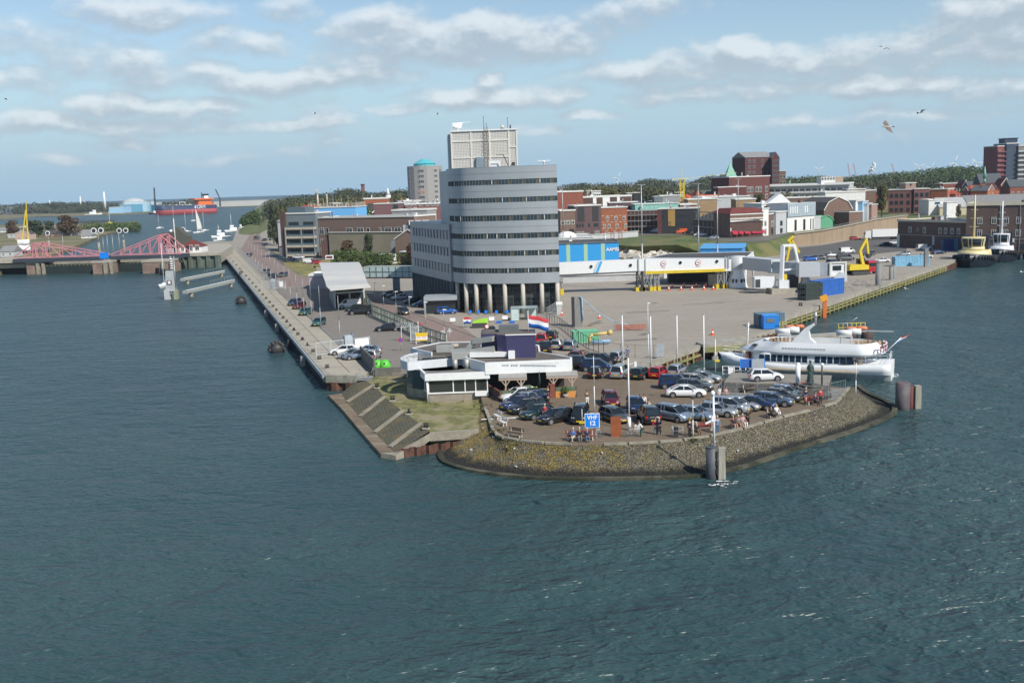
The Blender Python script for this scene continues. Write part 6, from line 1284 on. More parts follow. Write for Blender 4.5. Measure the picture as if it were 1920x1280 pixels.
def person_src(pose):
 p=POSE[pose];hx,hz=p['hip'];ln=p['lean'];Lt=.50
 hip=Vector((hx,0,hz));up=Vector((math.sin(ln*1.2),0,math.cos(ln*1.2)));waist=hip+up*.14;ch=hip+up*.36;nk=hip+up*.56
 hu=Vector((math.sin(ln*.6),0,math.cos(ln*.6)));hd=nk+hu*.12;cr_=nk+hu*.24
 V=[hip,waist,ch,nk,hd,cr_];E=[(0,1),(1,2),(2,3),(3,4),(4,5)];R=[.13,.125,.135,.058,.088,.075]
 def add(parent,v,r):V.append(Vector(v));R.append(r);E.append((parent,len(V)-1));return len(V)-1
 add(4,hd+Vector((.105,0,-.01)),.014)
 T=[];A=[];S=[]
 for i,s in((0,1),(1,-1)):
  sh=add(2,ch+up*.08+Vector((0,s*.18,0)),.062);el=add(sh,p['elb'][i],.042);wr=add(el,p['hands'][i],.03)
  d=(Vector(p['hands'][i])-Vector(p['elb'][i])).normalized();pm=add(wr,Vector(p['hands'][i])+d*.055,.032)
  q=V[pm];sd=Vector((0,1,0))if abs(d.y)<.8 else Vector((1,0,0));cu=Vector((.018,0,-.01))
  for k,(o,l)in enumerate(((-.027,.062),(-.009,.075),(.009,.07),(.027,.055))):add(pm,q+sd*o+d*l+cu,.009)
  add(wr,V[wr]+sd*(-s)*.045+d*.045,.011)
  A.append([sh,el,wr])
 for i,s in((0,1),(1,-1)):
  h=add(0,hip+Vector((0,s*.09,-.06)),.095);k=add(h,p['knee'][i],.062);a=add(k,p['ank'][i],.042);f=add(a,Vector(p['ank'][i])+Vector((.14,0,-.035)),.035);T.append([h,k,a,f])
 th=thing('person','','person')
 def put(nm,idx,ed,rr,m_):
  mp={j:n for n,j in enumerate(idx)};o=bpy.data.objects.new(nm,skin_mesh(nm,[V[j]for j in idx],[(mp[a],mp[b])for a,b in ed],rr,m_));COL.objects.link(o);o.parent=th;return o
 o=bpy.data.objects.new('body',skin_mesh('body',V,E,R,M_skin));COL.objects.link(o);o.parent=th
 ix=[2,1,0,A[0][0],A[0][1],A[1][0],A[1][1]]
 put('shirt',ix,[(2,1),(1,0),(2,A[0][0]),(A[0][0],A[0][1]),(2,A[1][0]),(A[1][0],A[1][1])],[.165,.15,.15,.085,.062,.085,.062],mat('cloth_shirt',(.3,.3,.3),.9,var=0))
 for i in(0,1):
  e,w_=A[i][1],A[i][2];v=V[e].lerp(V[w_],.85);V.append(v);put('sleeve',[e,len(V)-1],[(e,len(V)-1)],[.058,.045],mat('cloth_sleeve',(.3,.3,.3),.9,var=0))
 put('trousers',[0]+T[0][:3]+T[1][:3],[(0,T[0][0]),(T[0][0],T[0][1]),(T[0][1],T[0][2]),(0,T[1][0]),(T[1][0],T[1][1]),(T[1][1],T[1][2])],[.15,.118,.08,.062,.118,.08,.062],mat('cloth_legs',(.3,.3,.3),.9,var=0))
 for t_ in T:put('shoe',t_[2:4],[(t_[2],t_[3])],[.05,.05],M_trim)
 c=cr_+hu*.0;MB().ball(tuple(c+Vector((-.025,0,-.02))),.11,.098,.11,10,6).build('hair',M_hair,th)
 learn(th);PSRC[pose]=[th,False];return PSRC[pose]
CLO={k:mat('cloth_'+k,c,.9,var=.05)for k,c in dict(white=(.68,.68,.66),red=(.50,.04,.06),blue=(.06,.13,.32),lblue=(.16,.27,.42),black=(.02,.02,.022),navy=(.02,.03,.07),brown=(.13,.09,.05),grey=(.18,.18,.18),green=(.03,.12,.08),jeans=(.08,.14,.24),cream=(.55,.50,.40),pink=(.50,.30,.28),skin=(.46,.27,.19)).items()}
HR=dict(b=M_hair,w=mat('hair_grey',(.45,.44,.42),.8,var=0),f=mat('hair_fair',(.35,.24,.11),.8,var=0))
def person(pose,px,py,face,top,legs,label,grp=None,hair='b',z=0,bare=False):
 s=PSRC.get(pose)or person_src(pose);g=G(px,py,z);mp={'cloth_shirt':CLO[top],'cloth_sleeve':CLO['skin' if bare else top],'cloth_legs':CLO[legs],'hair_brown':HR[hair]}
 if not s[1]:s[1]=True;c=s[0];tag(c,label,None,grp,loc=g,rz=rad(face));setm(c,mp);
 else:c=dup(s[0],loc=g,rz=rad(face),label=label,group=grp,mats=mp)
 return c
ps=[]
def bench(label,px,py,face,m_=None,L=1.9):
 g=G(px,py);th=thing('park_bench',label,'bench',g,rad(face)-PI/2+PI,None);m_=m_ or mat('bench_wood',(.07,.05,.04),.8)
 for k in range(3):MB().box(-L/2,L/2,-.42+.15*k,-.30+.15*k,.42,.46).build('seat',m_,th)if k==0 else MB().box(-L/2,L/2,-.42+.15*k,-.30+.15*k,.42,.46).build('seat_slat',m_,th)
 for z in(.58,.76):MB().box(-L/2,L/2,.06,.10,z,z+.13).build('backrest',m_,th)
 for x in(-L/2+.25,L/2-.25):MB().bar((x,-.36,0),(x,-.34,.42),.09).bar((x,.0,0),(x,.08,.88),.08).bar((x,-.4,.40),(x,.05,.40),.07).build('leg',PL['cream'],th)
 return th
M_rbw=mat('bench_red',(.22,.035,.03),.8)
bench('dark empty bench with pale legs at the left end of the kerb',968,818,230);bench('red bench with three people sitting beside the VHF sign',1088,824,-92,M_rbw,2.9)
bench('empty red-brown picnic bench by the short white lamp post',1321,808,100,M_rbw,2.0);bench('bench with seated women in front of the silver people carrier',1385,799,-60,M_rbw,2.2);bench('bench with two people before the navy saloon',1449,780,-60)
bench('red bench by the two standing men at the seaward end',1521,757,-60,M_rbw,2.0);bench('dark bench against the gabion wall',1409,735,90-180+5,None,2.4);bench('dark bench behind the seaward car against the flags',1499,742,-90,None,1.9)
bench('bench behind the cars seen end-on near the terrace',936,785,200,PL['white'],1.4);bench('second end-on bench, nearer the kerb',946,797,205,PL['white'],1.4)
for a in[('sitcross',1075,827,-95,'blue','cream','man in a dark blue top and cream trousers, left on the red bench','people on the bench by the VHF sign','w'),('sit',1087,826.5,-88,'black','grey','man in a black T-shirt in the middle of the red bench','people on the bench by the VHF sign','w'),('sit',1101,827,-85,'navy','jeans','man in black jacket and jeans on the right of the red bench','people on the bench by the VHF sign','w'),('stand',1101,760,-80,'brown','white','man in brown jacket and pale trousers walking alone across the car park',None,'b'),('stand',1022,787,-120,'red','jeans','person in a red top standing between the dark parked cars',None,'w'),('bend',1202,818,180,'white','green','man in white top and green trousers leaning towards the bicycle',None,'b'),('photo',1236,815,-100,'navy','black','person in dark clothes with raised arms watching the water',None,'w'),('stand',1229,814,-90,'red','grey','person in red top and grey trousers close behind the dark one',None,'b'),('stand',1293,817,-60,'black','black','person in a long dark coat beside the short lamp post',None,'b'),('sit',1306,816,-60,'black','brown','man in black sitting at the picnic bench',None,'w'),('photo',1318,800,-80,'lblue','brown','person in a bright blue shirt taking a photograph',None,'b'),('stand',1345,812,-80,'lblue','jeans','man in blue shirt and jeans standing alone by the kerb',None,'w'),('photo',1402,798,-70,'black','black','big man in a black coat and shorts beside the women',None,'w'),('sit',1375,804,-60,'black','skin','woman in black with bare legs sitting on the left','women on the bench before the silver car','f'),('sit',1385,802,-60,'grey','skin','woman in grey sitting in the middle','women on the bench before the silver car','w'),('sit',1393,800,-60,'pink','white','woman in pink and white sitting on the right','women on the bench before the silver car','w'),('sit',1446,784,-60,'black','black','person in black sitting before the navy saloon',None,'b'),('sitcross',1456,781,-60,'white','white','person in white trousers with feet up before the navy saloon',None,'f'),('stand',1511,756,-100,'navy','jeans','man in a dark top with blue jeans at the seaward end',None,'w'),('stand',1538,757,-90,'red','navy','person in a red and blue jacket behind the seaward bench',None,'b'),('sit',1528,759,-60,'navy','black','person in dark clothes on the seaward bench',None,'b'),('stand',1349,752,-60,'white','white','person in a white shirt behind the silver cars',None,'b'),('stand',1361,753,-60,'pink','grey','person in patterned pink shirt next to the one in white',None,'b'),('stand',1208,768,-90,'white','navy','person walking beside the blue car',None,'b'),('bend',1219,776,190,'cream','jeans','person in beige bending beside the blue car',None,'b'),('stand',1177,672,-90,'blue','grey','person in a blue top beside the silver hatchback',None,'b'),('stand',1091,678,-100,'pink','red','person in pink by the boot of the dark red car',None,'f'),('stand',1069,680,-100,'brown','grey','person in brown at the corner of the white fascia',None,'b'),('walk',453,515,-100,'black','black','dark figure walking on the left quay',None,'b'),('stand',450,517,-80,'brown','black','smaller dark figure walking just behind on the left quay',None,'b'),('sit',955,749,-20,'red','white','diner in a red and white jacket under the left pergola','diners on the terrace','b'),('sit',948,750,-20,'white','grey','diner in white under the left pergola','diners on the terrace','b'),('sit',985,747,-90,'black','black','diner in black between the pergolas','diners on the terrace','w'),('sit',997,746,-90,'grey','grey','diner in grey beside the closed parasol','diners on the terrace','w'),('sit',1007,746,-60,'pink','grey','diner in pink on the terrace','diners on the terrace','f'),('stand',1030,745,-90,'red','navy','waiter with a red apron on the terrace','diners on the terrace','b'),('sit',1056,744,-100,'black','black','diner in black under the corner pergola','diners on the terrace','b'),('stand',1028,752,-90,'black','black','motorcyclist in black beside the orange panel',None,'b')]:
 person(a[0],a[1],a[2],a[3],a[4],a[5],a[6],a[7],a[8])
def bike_src():
 th=thing('bicycle','','bicycle');
 for x in(-.53,.53):
  a=MB()
  for k in range(18):u,v=2*PI*k/18,2*PI*(k+1)/18;a.bar((x+.34*math.cos(u),0,.35+.34*math.sin(u)),(x+.34*math.cos(v),0,.35+.34*math.sin(v)),.04)
  for k in range(6):u=PI*k/6;a.bar((x+.33*math.cos(u),0,.35+.33*math.sin(u)),(x-.33*math.cos(u),0,.35-.33*math.sin(u)),.008)
  a.build('wheel',mat('bike_tyre',(.10,.10,.10),.7,var=0),th)
 MB().tube([(-.53,0,.35),(-.08,0,.3),(.38,0,.78),(-.18,0,.8),(-.08,0,.3)],.02,5).tube([(-.53,0,.35),(-.2,0,.75)],.014,5).tube([(.53,0,.35),(.36,0,1.0)],.02,5).build('frame',mat('bike_frame',(.45,.47,.48),.4,metal=.3,var=0),th)
 MB().tube([(.28,-.26,1.04),(.38,0,1.0),(.28,.26,1.04)],.015,5).build('handlebar',M_ste,th);MB().box(-.32,-.06,-.07,.07,.92,.97).cyl((-.19,0,.8),(-.19,0,.92),.015,n=5).build('saddle',M_ste,th);learn(th);return th
bk=bike_src();bl=[(1186,819,0,'bicycle with a pale bag lying behind the rusty brown board'),(1118,820,20,'bicycle leaning under the VHF sign beside the bench'),(1042,745,10,'bicycle with pale tyres against the orange terrace panel'),(1080,742,95,'bicycle at the outer corner of the terrace'),(1310,703,20,'bicycle leaning at the basin edge behind the silver car')]
for i,(px,py,hd,lab)in enumerate(bl):
 g=G(px,py)
 if i==0:tag(bk,lab,None,'bicycles on the harbour head',loc=g,rz=rad(hd))
 else:dup(bk,loc=g,rz=rad(hd),label=lab,group='bicycles on the harbour head')
g=G(1026,756);th=thing('motorcycle','dark motorcycle standing by the orange panels','motorcycle',g,rad(100))
for x in(-.65,.68):MB().cyl((x,-.07,.32),(x,.07,.32),.32,n=14).build('wheel',M_tyre,th)
MB().ext([(-.8,.75),(-.3,.55),(.3,.5),(.6,.85),(.35,1.0),(-.1,.85),(-.7,.95)],-.14,.14,axis='y').build('body',PT['black'],th);MB().tube([(.68,0,.32),(.45,0,1.05)],.04).tube([(.4,-.35,1.1),(.45,0,1.05),(.4,.35,1.1)],.02).build('fork',M_galv,th)
g=G(1111,822);th=thing('channel_sign','blue and white VHF 12 sign on posts above the bench','sign',(g.x,g.y,0));MB().box(-.55,-.47,-.04,.04,0,1.4).box(.47,.55,-.04,.04,0,1.4).build('posts',M_galv,th)
th.scale=(.82,1,.82);zs=1.35;MB().box(-.88,.88,-.10,-.04,zs,zs+1.75).build('sign_rim',M_wsign,th);MB().box(-.80,.80,-.13,-.09,zs+.08,zs+1.67).build('sign_face',M_bsign,th)
text('lettering','VHF',.66,M_wsign,th,(0,-.15,zs+1.26),bold=.02);text('lettering','12',.76,M_wsign,th,(0,-.15,zs+.56),bold=.025)
g=G(1155,818);MB().box(-.5,.5,-.06,.06,0,1.95).box(-.52,.52,-.08,.08,1.95,2.0).build('information_board',mat('corten_steel',(.27,.075,.025),.85,var=.2,scale=1),label='rusty brown steel board standing at the kerb',cat='board',loc=g)
g=G(1092,812);th=thing('marker_post','grey post with a small yellow plate behind the red bench','sign',g);MB().cyl((0,0,0),(0,0,2.5),.05,n=6).build('post',M_galv,th);MB().box(-.3,.3,-.08,-.05,1.0,1.25).build('plate',M_yel,th)
g=G(1271,820);th=thing('litter_bin','dark litter bin inside a tubular guard at the kerb','litter bin',g);MB().box(-.35,.05,.0,.4,0,1.05).build('bin',PL['black'],th);MB().tube([(-.5,-.2,0),(-.5,-.2,1.15),(.45,-.2,1.15),(.45,-.2,0)],.03).tube([(-.5,-.2,.7),(.6,-.2,.75)],.025).tube([(-.5,.4,0),(-.5,.4,1.15),(-.5,-.2,1.15)],.03).build('guard',M_galv,th)
g=G(1204,790);th=thing('cycle_rack','small white cycle rack behind the leaning man','rack',G(1196,812));mb=MB()
for k in range(4):mb.tube([(.15*k-.3,0,0),(.15*k-.3,0,.85),(.15*k-.2,0,.85),(.15*k-.2,0,0)],.02)
mb.build('frame',M_wsign,th)
a,b=G(1357,741),G(1497,752);a=G(1355,735);b=G(1553,742);ln=(b-a).length;rz_=math.atan2(b.y-a.y,b.x-a.x)
th=thing('stone_wall','low wall of dark basalt blocks below the raised walk by the boat','stone wall',a,rz_)
def basalt():
 m=mat('dark_basalt',(.075,.073,.068),.9,var=.3,scale=6,bump=.8,bscale=9,col2=(.16,.155,.14),thr=.55);return m
MB().ext([(0,0),(3.2,0),(3.2,.95),(1.0,.95)],0,ln).build('wall',basalt(),th);MB().box(0,ln,1.0,7.5,.9,1.0).build('deck',mat('walk_deck',(.23,.21,.18),.9,world=True,scale=.8),th);MB().box(0,ln,6.8,7.5,-.5,.9).build('rear_wall',basalt(),th)
wz=.98
for o in COL.objects:
 if o.get('label')=='white hatchback parked on the raised walk by the white boat':g=G(1436,713,wz);o.location=g
wire_fence('site_fence','thin grey site fence panels around the basalt walk',[G(1353,740),G(1420,744),G(1497,748),G(1553,752),G(1585,744)],2.0,3.5,M_galv,zs=(.15,1.0,1.95),infill=.6,r=.025)
th=thing('stair_railing','white railing with blue boards at the boat landing','railing',(0,0,0));mb=MB();p,q=G(1355,708),G(1420,711)
for k in range(7):s=p.lerp(q,k/6);mb.cyl((s.x,s.y,0),(s.x,s.y,1.5),.05,n=6)
for z in(.5,1.0,1.5):mb.bar((p.x,p.y,z),(q.x,q.y,z),.07)
mb.build('rails',M_wsign,th);s=p.lerp(q,.25);MB().box(s.x-.4,s.x+.4,s.y-.1,s.y,.3,1.4).build('panel',M_wsign,th)
for px,lab,m_ in((1404,'blue notice panel on posts at the boat landing',M_blue),(1425,'white and blue notice case on posts at the boat landing',MC['blank_grey'])):
 g=G(px,716);th=thing('notice_case',lab,'sign',(g.x,g.y+1,0));MB().box(-.75,-.68,0,.06,0,1.6).box(.68,.75,0,.06,0,1.6).build('posts',M_galv,th);MB().box(-.75,.75,-.05,.05,1.6,2.7).build('case',m_,th);MB().box(-.85,-.75,-.06,.06,1.6,2.75).box(.75,.85,-.06,.06,1.6,2.75).build('edge',M_bsign,th)
g=G(1519,727,wz);th=thing('statue_plinth','stepped grey stone plinth under the bronze statue','plinth',g);MB().cyl((0,0,-.95),(0,0,-.1),2.4,2.3,12).cyl((0,0,-.1),(0,0,.12),1.6,n=12).cyl((0,0,.12),(0,0,.4),1.0,n=12).build('steps',basalt(),th)
M_brz=mat('green_bronze',(.05,.085,.075),.55,metal=.4,var=.3,scale=3)
st_=person('stand',1519,727,-80,'grey','grey','tall green bronze statue of a standing figure on the stone plinth',None,'b');st_.location=(g.x,g.y,wz+.4);st_.scale=(1.55,)*3;st_['category']='statue';st_.name='statue'
def allm(o,m_):
 for c in[x for x in COL.objects if x.parent==o]:
  if c.type=='MESH':
   for sl in c.material_slots:sl.link='OBJECT';sl.material=m_
allm(st_,M_brz);coat=MB().lathe([(.27,.10),(.22,.55),(.16,1.0),(.2,1.38),(.09,1.5)],12);coat.build('long_coat',M_brz,st_)
th=thing('sack_truck','rusty red anchor lying on the raised walk left of the statue','anchor',G(1500,722,wz));MB().bar((-1,0,.15),(.8,0,.3),.18).bar((-1,-.7,.1),(-1,.7,.1),.2).bar((.8,-.5,.2),(.8,.5,.5),.14).build('shank',MC['rusty_frame'],th);th.name='anchor'
for px,lab in((1496,'white wrapped post on the raised walk, nearest the white hatchback'),(1541,'slim dark post with a white cap right of the statue')):
 g=G(px,722,wz);th=thing('mooring_post',lab,'post',g);MB().cyl((0,0,0),(0,0,2.4 if px<1500 else 2.2),.28 if px<1500 else.1,n=10).build('post',M_wsign if px<1500 else M_ste,th);MB().ball((0,0,2.4),.26 if px<1500 else.2,n=8,k=5).build('cap',M_wsign,th)
def dolphin(name,label,px,py,tops,mast=None,z=WZ):
 g=G(px,py,z);th=thing(name,label,'mooring dolphin',(g.x,g.y,z));return th
th=dolphin('mooring_dolphin','steel and timber dolphin carrying a white mast before the stone slope',1343,897,None)
th.scale=(.82,.82,.86);MB().cyl((-.45,.3,-2),(-.45,.3,3.35),.62,n=16).cyl((-.45,.3,3.35),(-.45,.3,3.42),.66,n=16).build('steel_pile',mat('blue_grey_pile',(.075,.08,.09),.6,var=.15),th)
for z in(.9,1.8,2.7):MB().box(-.05,.12,-.35,-.2,z-.3,z+.3).build('rubber_pad',M_iron,th)
MB().prism([(.15,-.5),(1.0,-.35),(1.15,.5),(.3,.6)],-2,3.3,top=[(.2,-.42),(.95,-.3),(1.1,.45),(.35,.55)]).build('timber_baulk',mat('bleached_timber',(.31,.29,.24),.9,var=.25,scale=1,stretch=(5,5,.3),world=True,bump=.4),th)
MB().cyl((-.15,.35,3.4),(-.22,.35,9.0),.13,.11,10).build('mast',M_wsign,th);MB().ball((-.3,.3,9.1),.26,.26,.3,8,6).bar((-.2,.3,6.3),(-1.1,.3,5.9),.12,.2).build('lamp_arm',M_wsign,th);MB().box(-.45,0,.2,.5,6.1,6.7).build('control_box',M_wsign,th)
th=dolphin('mooring_dolphin','thick grey pile cluster with weathered timber off the seaward tip',1703,766,None)
th.scale=(.84,.88,.9);MB().cyl((-.8,0,-2),(-.8,0,3.5),.95,n=18).build('steel_pile',mat('mauve_grey_pile',(.11,.095,.10),.75,var=.3,scale=.8,col2=(.16,.07,.04),thr=.58),th);MB().cyl((.35,.2,-2),(.35,.2,2.9),.4,n=12).build('steel_pile',BRK['maroon'],th);MB().cyl((.3,.3,2.0),(-.8,.3,2.0),.18).build('cross_tie',M_ste,th)
MB().box(.85,1.65,-.3,.6,-2,2.95).build('timber_baulk',MC['bleached_timber'],th)
ja,jb=G(1312,648),G(1592,628);jd=(jb-ja).normalized();jn=Vector((jd.y,-jd.x,0));jl=(jb-ja).length
th=thing('jetty','long grey concrete jetty bridge passing behind the white boat','jetty',(ja.x,ja.y,0),math.atan2(jd.y,jd.x))
MB().box(0,jl,-1.3,1.5,-.1,.35).build('deck',M_yb,th);MB().box(0,jl,-1.35,-1.15,-.9,-.1).build('edge_beam',M_waler,th);MB().box(0,jl*.95,.9,1.05,.35,.42).box(0,jl*.9,-.3,-.15,.35,.4).build('rail',M_galv,th)
for k in range(11):MB().cyl((2+k*jl/11,-1.0,-1.6),(2+k*jl/11,-1.0,-3.9+.1),.5,n=10).cyl((2+k*jl/11,-1.2,-.9),(2+k*jl/11,-1.2,-1.7),.32,n=10).build('pier',M_yb,th)
for px,py,lab,r in[(1597,640,'brown steel dolphin below the yellow railing, nearer the jetty',.85),(1625,641,'brown steel dolphin below the yellow railing, farther out',.85)]:
 g=G(px,py,.0);th=thing('mooring_dolphin',lab,'mooring dolphin',(g.x,g.y,WZ));MB().cyl((0,0,1.4),(0,0,4.2),r,n=16).build('head',mat('dark_rust',(.075,.045,.04),.8,var=.3),th)
 for a_ in(.4,1.6,2.8,4.0,5.2):MB().cyl((.5*math.cos(a_),.5*math.sin(a_),1.6),(1.3*math.cos(a_),1.3*math.sin(a_),-1.5),.28,n=8).build('raking_pile',mat('dark_rust',(.075,.045,.04),.8,var=.3),th)
g1,g2_=G(1572,624,2.0),G(1622,622,2.0);th=thing('yellow_railing','bright yellow railing on the catwalk between the two brown dolphins','railing',(0,0,0));mb=MB();p,q=Vector((g1.x,g1.y,2.15)),Vector((g2_.x,g2_.y,2.15))
for k in range(7):s=p.lerp(q,k/6);mb.cyl(s,s+Vector((0,0,1.2)),.05,n=6)
for z in(.6,1.2):mb.bar(p+Vector((0,0,z)),q+Vector((0,0,z)),.08)
mb.build('rails',M_yel,th);MB().bar(p,q,1.0,.2).bar(q,q+Vector((4,-.3,-.2)),.5,.15).build('catwalk',M_galv,th)
# --- vessels
def hull(th,L,B,zk,sheer,rake=.12,m_=None,name='hull',band=None,flare=.82,bluff=.5,n=20,tumble=.9):
 "bow at x=0, stern at x=L; sheer(t) gives deck height above the water (local z=0)"
 secs=[];mats_=[m_]+([band[1]]if band else[])
 for i in range(n+1):
  t=i/n;w=B/2*min(1,(t/bluff)**.55 if t>0 else.02)*(1 if t<.8 else 1-(t-.8)*(1-tumble)*5*.6);w=max(w,.04)
  zs_=sheer(t);row=[]
  for z,q,k in((zk,.35,1),(zk*.3,flare*.9,.75),(.35 if band is None else band[0],flare,.5),(zs_*.55,.95,.25),(zs_,1,0)):
   x=L*t+rake*L*k*(1-t)**2*.9;row.append((x,w*q,z))
  secs.append([(x,-y,z)for x,y,z in row[::-1]]+[(x,y,z)for x,y,z in row])
 mb=MB()
 for a,b in zip(secs[:-1],secs[1:]):
  nn=len(a)
  for i in range(nn-1):
   zc=(a[i][2]+a[i+1][2])/2;mb.mi(1 if band and zc<band[0]else 0);mb.add([a[i],a[i+1],b[i+1],b[i]],[(0,1,2,3)],True)
 mb.mi(0);mb.add(secs[-1],[tuple(range(len(secs[-1])))]);
 for a,b in zip(secs[:-1],secs[1:]):mb.add([a[0],a[-1],b[-1],b[0]],[(0,1,2,3)])
 return mb.build(name,mats_,th)
def rail(th,pts,h,m_=None,r=.03,name='railing',mid=1):
 mb=MB()
 for a,b in zip(pts[:-1],pts[1:]):
  a=Vector(a);b=Vector(b);L=(b-a).length;k=max(1,int(L/1.3))
  for i in range(k+1):p=a.lerp(b,i/k);mb.bar(p,p+Vector((0,0,h)),r*1.3)
  for j in range(mid+1):z=h*(j+1)/(mid+1);mb.bar(a+Vector((0,0,z)),b+Vector((0,0,z)),r*1.2)
 return mb.build(name,m_ or M_wsign,th)
b0=G(1352,683,WZ+1.2);b1=G(1682,700,WZ+1);bdir=Vector((b1.x-b0.x,b1.y-b0.y));LB=bdir.length
xb=thing('excursion_boat','white two-deck excursion boat lying in the basin behind the statue','boat',(b0.x,b0.y+1.6,WZ),math.atan2(bdir.y,bdir.x));BB=5.6;xb.scale=(1,1,1.1);hb=BB/2
hull(xb,LB,BB,-.8,lambda t:2.5-3.4*t*(1-t)if t<.6 else 1.68+(t-.6)*.9,rake=.13,m_=M_hull,band=(.72,mat('hull_grey',(.36,.38,.38),.5,var=.15,col2=(.28,.24,.18),thr=.6)),bluff=.32,tumble=.85)
def blend(a,b,t):return a+(b-a)*t
def oval(x0,x1,w,z,n=30,nose=2.0,tail=4.0,k=1.0):
 P=[]
 for i in range(n+1):
  t=i/n;x=x0+(x1-x0)*t;y=w*min(1,(max(0,t)*nose*1.6)**.6)*min(1,(max(0,1-t)*tail*1.8)**.5);P.append((x,-y,z(t)if callable(z)else z))
 return P+[(x,-y,zz)for x,y,zz in P[::-1]]
cab=[oval(4.4,LB-4.8,hb*.93,lambda t:1.35,nose=3),oval(4.4,LB-4.8,hb*.93,lambda t:2.95,nose=3)]
MB().loft(cab).build('cabin',M_hull,xb)
wn_=15
for s in(-1,1):
 for k in range(wn_):
  x=6.2+k*.82
  if k==8:continue
  MB().box(x,x+.66,min(s*hb*.92,s*(hb*.93+.03)),max(s*hb*.92,s*(hb*.93+.03)),1.95,2.78).build('window',mat('boat_window',(.018,.04,.07),.08,var=0),xb)
MB().box(4.2,4.5,-1.4,1.4,1.9,2.7).build('bow_door',mat('red_brown_door',(.16,.05,.03),.6,var=0),xb)
up=[oval(2.9,LB-1.0,hb*1.0,lambda t:3.0-.25*math.sin(t*3)+.1*t,nose=2.2),oval(3.0,LB-.9,hb*1.02,lambda t:3.2,nose=2.2),oval(4.6,LB-1.5,hb*.98,lambda t:3.75+.1*t,nose=2.5),oval(6.2,LB-2.0,hb*.9,lambda t:4.35+.05*t,nose=4,tail=5)]
MB().loft(up,caps=False).add(up[0],[tuple(range(len(up[0])))]).build('upper_deck_shell',M_hull,xb)
dk=[oval(6.3,LB-2.1,hb*.88,3.55,nose=4,tail=5),oval(6.3,LB-2.1,hb*.86,3.6,nose=4,tail=5)];MB().loft(dk).build('sun_deck',mat('deck_grey',(.35,.36,.35),.8),xb)
inn=[oval(6.3,LB-2.1,hb*.86,3.6,nose=4,tail=5),oval(6.3,LB-2.1,hb*.86,4.4,nose=4,tail=5)];MB().loft(inn,caps=False).build('bulwark',M_hull,xb)
MB().add([(4.7,-1.3,3.62),(5.7,-2.0,3.68),(5.9,-1.5,3.9),(5.2,-1.1,3.88)],[(0,1,2,3)]).build('bow_window',M_dgl,xb)
MB().ext([(9.6,3.6),(13.8,3.6),(12.6,4.6),(12.4,5.6),(13.2,6.3),(12.9,6.45),(11.9,5.9)],-.45,.45,axis='y').build('funnel_mast',M_hull,xb)
MB().cyl((13.2,0,6.2),(13.2,0,7.9),.2,n=8).ball((13.2,0,7.4),.3,n=8,k=5).build('mast',M_galv,xb);MB().tube([(13.2,0,6.3),(17.5,0,6.6),(18.6,0,7.3)],.05).tube([(17.4,.3,6.5),(18.4,.3,7.2)],.05).build('boom',M_galv,xb)
for x in(8.6,16.6):
 fr=MB()
 for dx in(0,1.5):
  for s in(-1.9,-.9):fr.bar((x+dx,s,3.6),(x+dx,s,5.2),.1)
 fr.bar((x,-1.9,5.2),(x+1.5,-1.9,5.2),.12).bar((x,-.9,5.2),(x+1.5,-.9,5.2),.12).build('raft_frame',M_hull,xb)
 MB().cyl((x-.4,-1.6,5.6),(x+1.5,-1.6,5.6),.36,n=12).cyl((x+.9,-.8,5.7),(x+2.6,-.8,5.7),.36,n=12).build('life_raft',M_white,xb)
 MB().ball((x+1.2,.5,5.85),.85,.38,.28,12,6).ball((x+2.5,.6,5.95),.8,.38,.28,12,6).build('rescue_float',mat('raft_orange',(.70,.22,.10),.6),xb)
rr=random.Random(8)
for k in range(16):
 x=7.0+k*.55 if k<9 else 17.6+(k-9)*.6;MB().box(x,x+.3,.9,1.7,3.65,4.35).build('deck_chair',mat('chair_tan',(.50,.33,.18),.7),xb)
mb=MB()
for k in range(6):
 a_=rad(-70+28*k);c=Vector((LB-1.6+.8*math.cos(a_),2.1*math.sin(a_),3.95))
 for j in range(10):u,v=2*PI*j/10,2*PI*(j+1)/10;mb.mi(j%2).bar(c+Vector((0,.38*math.cos(u),.38*math.sin(u))),c+Vector((0,.38*math.cos(v),.38*math.sin(v))),.13)
mb.build('lifebuoys',[M_redp,M_wsign],xb)
rail(xb,[(LB-.5,-2.2,2.2),(LB-4.5,-2.7,1.95)],.9);rail(xb,[(LB-.5,2.2,2.2),(LB-4.5,2.7,1.95)],.9);rail(xb,[(LB-.3,-2,2.2),(LB-.3,2,2.2)],.9);rail(xb,[(.6,0,2.5),(3.8,-1.9,2.0)],.8);rail(xb,[(.6,0,2.5),(3.8,1.9,2.0)],.8)
MB().add([(LB-4.6,-2.3,1.9),(LB-3.6,-2.0,1.9),(LB-3.9,-2.0,3.1),(LB-5.0,-2.3,3.1),(LB-4.6,2.3,1.9),(LB-3.6,2.0,1.9),(LB-3.9,2.0,3.1),(LB-5.0,2.3,3.1)],[(0,1,2,3),(7,6,5,4),(1,5,6,2)]).build('stern_screen',mat('taupe_screen',(.27,.22,.19),.6),xb)
MB().cyl((4.0,0,2),(4.2,0,6.4),.07,n=6).bar((4.0,-.5,6.0),(4.3,.5,6.0),.06).bar((3.2,0,3.0),(5.2,0,2.9),.08).build('bow_mast',M_wsign,xb)
MB().box(4.8,LB-4.0,-hb-.12,-hb*.93,.95,1.1).build('rubbing_strake',mat('strake_tan',(.45,.36,.24),.7),xb)
mb=MB()
for k in range(15):mb.box(9.4+.38*k,9.4+.38*k+.24,-hb*1.0-.02,-hb*.985,3.55,3.78)
mb.build('lettering',mat('faint_letter',(.55,.56,.57),.5,var=0),xb)
q=xb.matrix_world if False else None
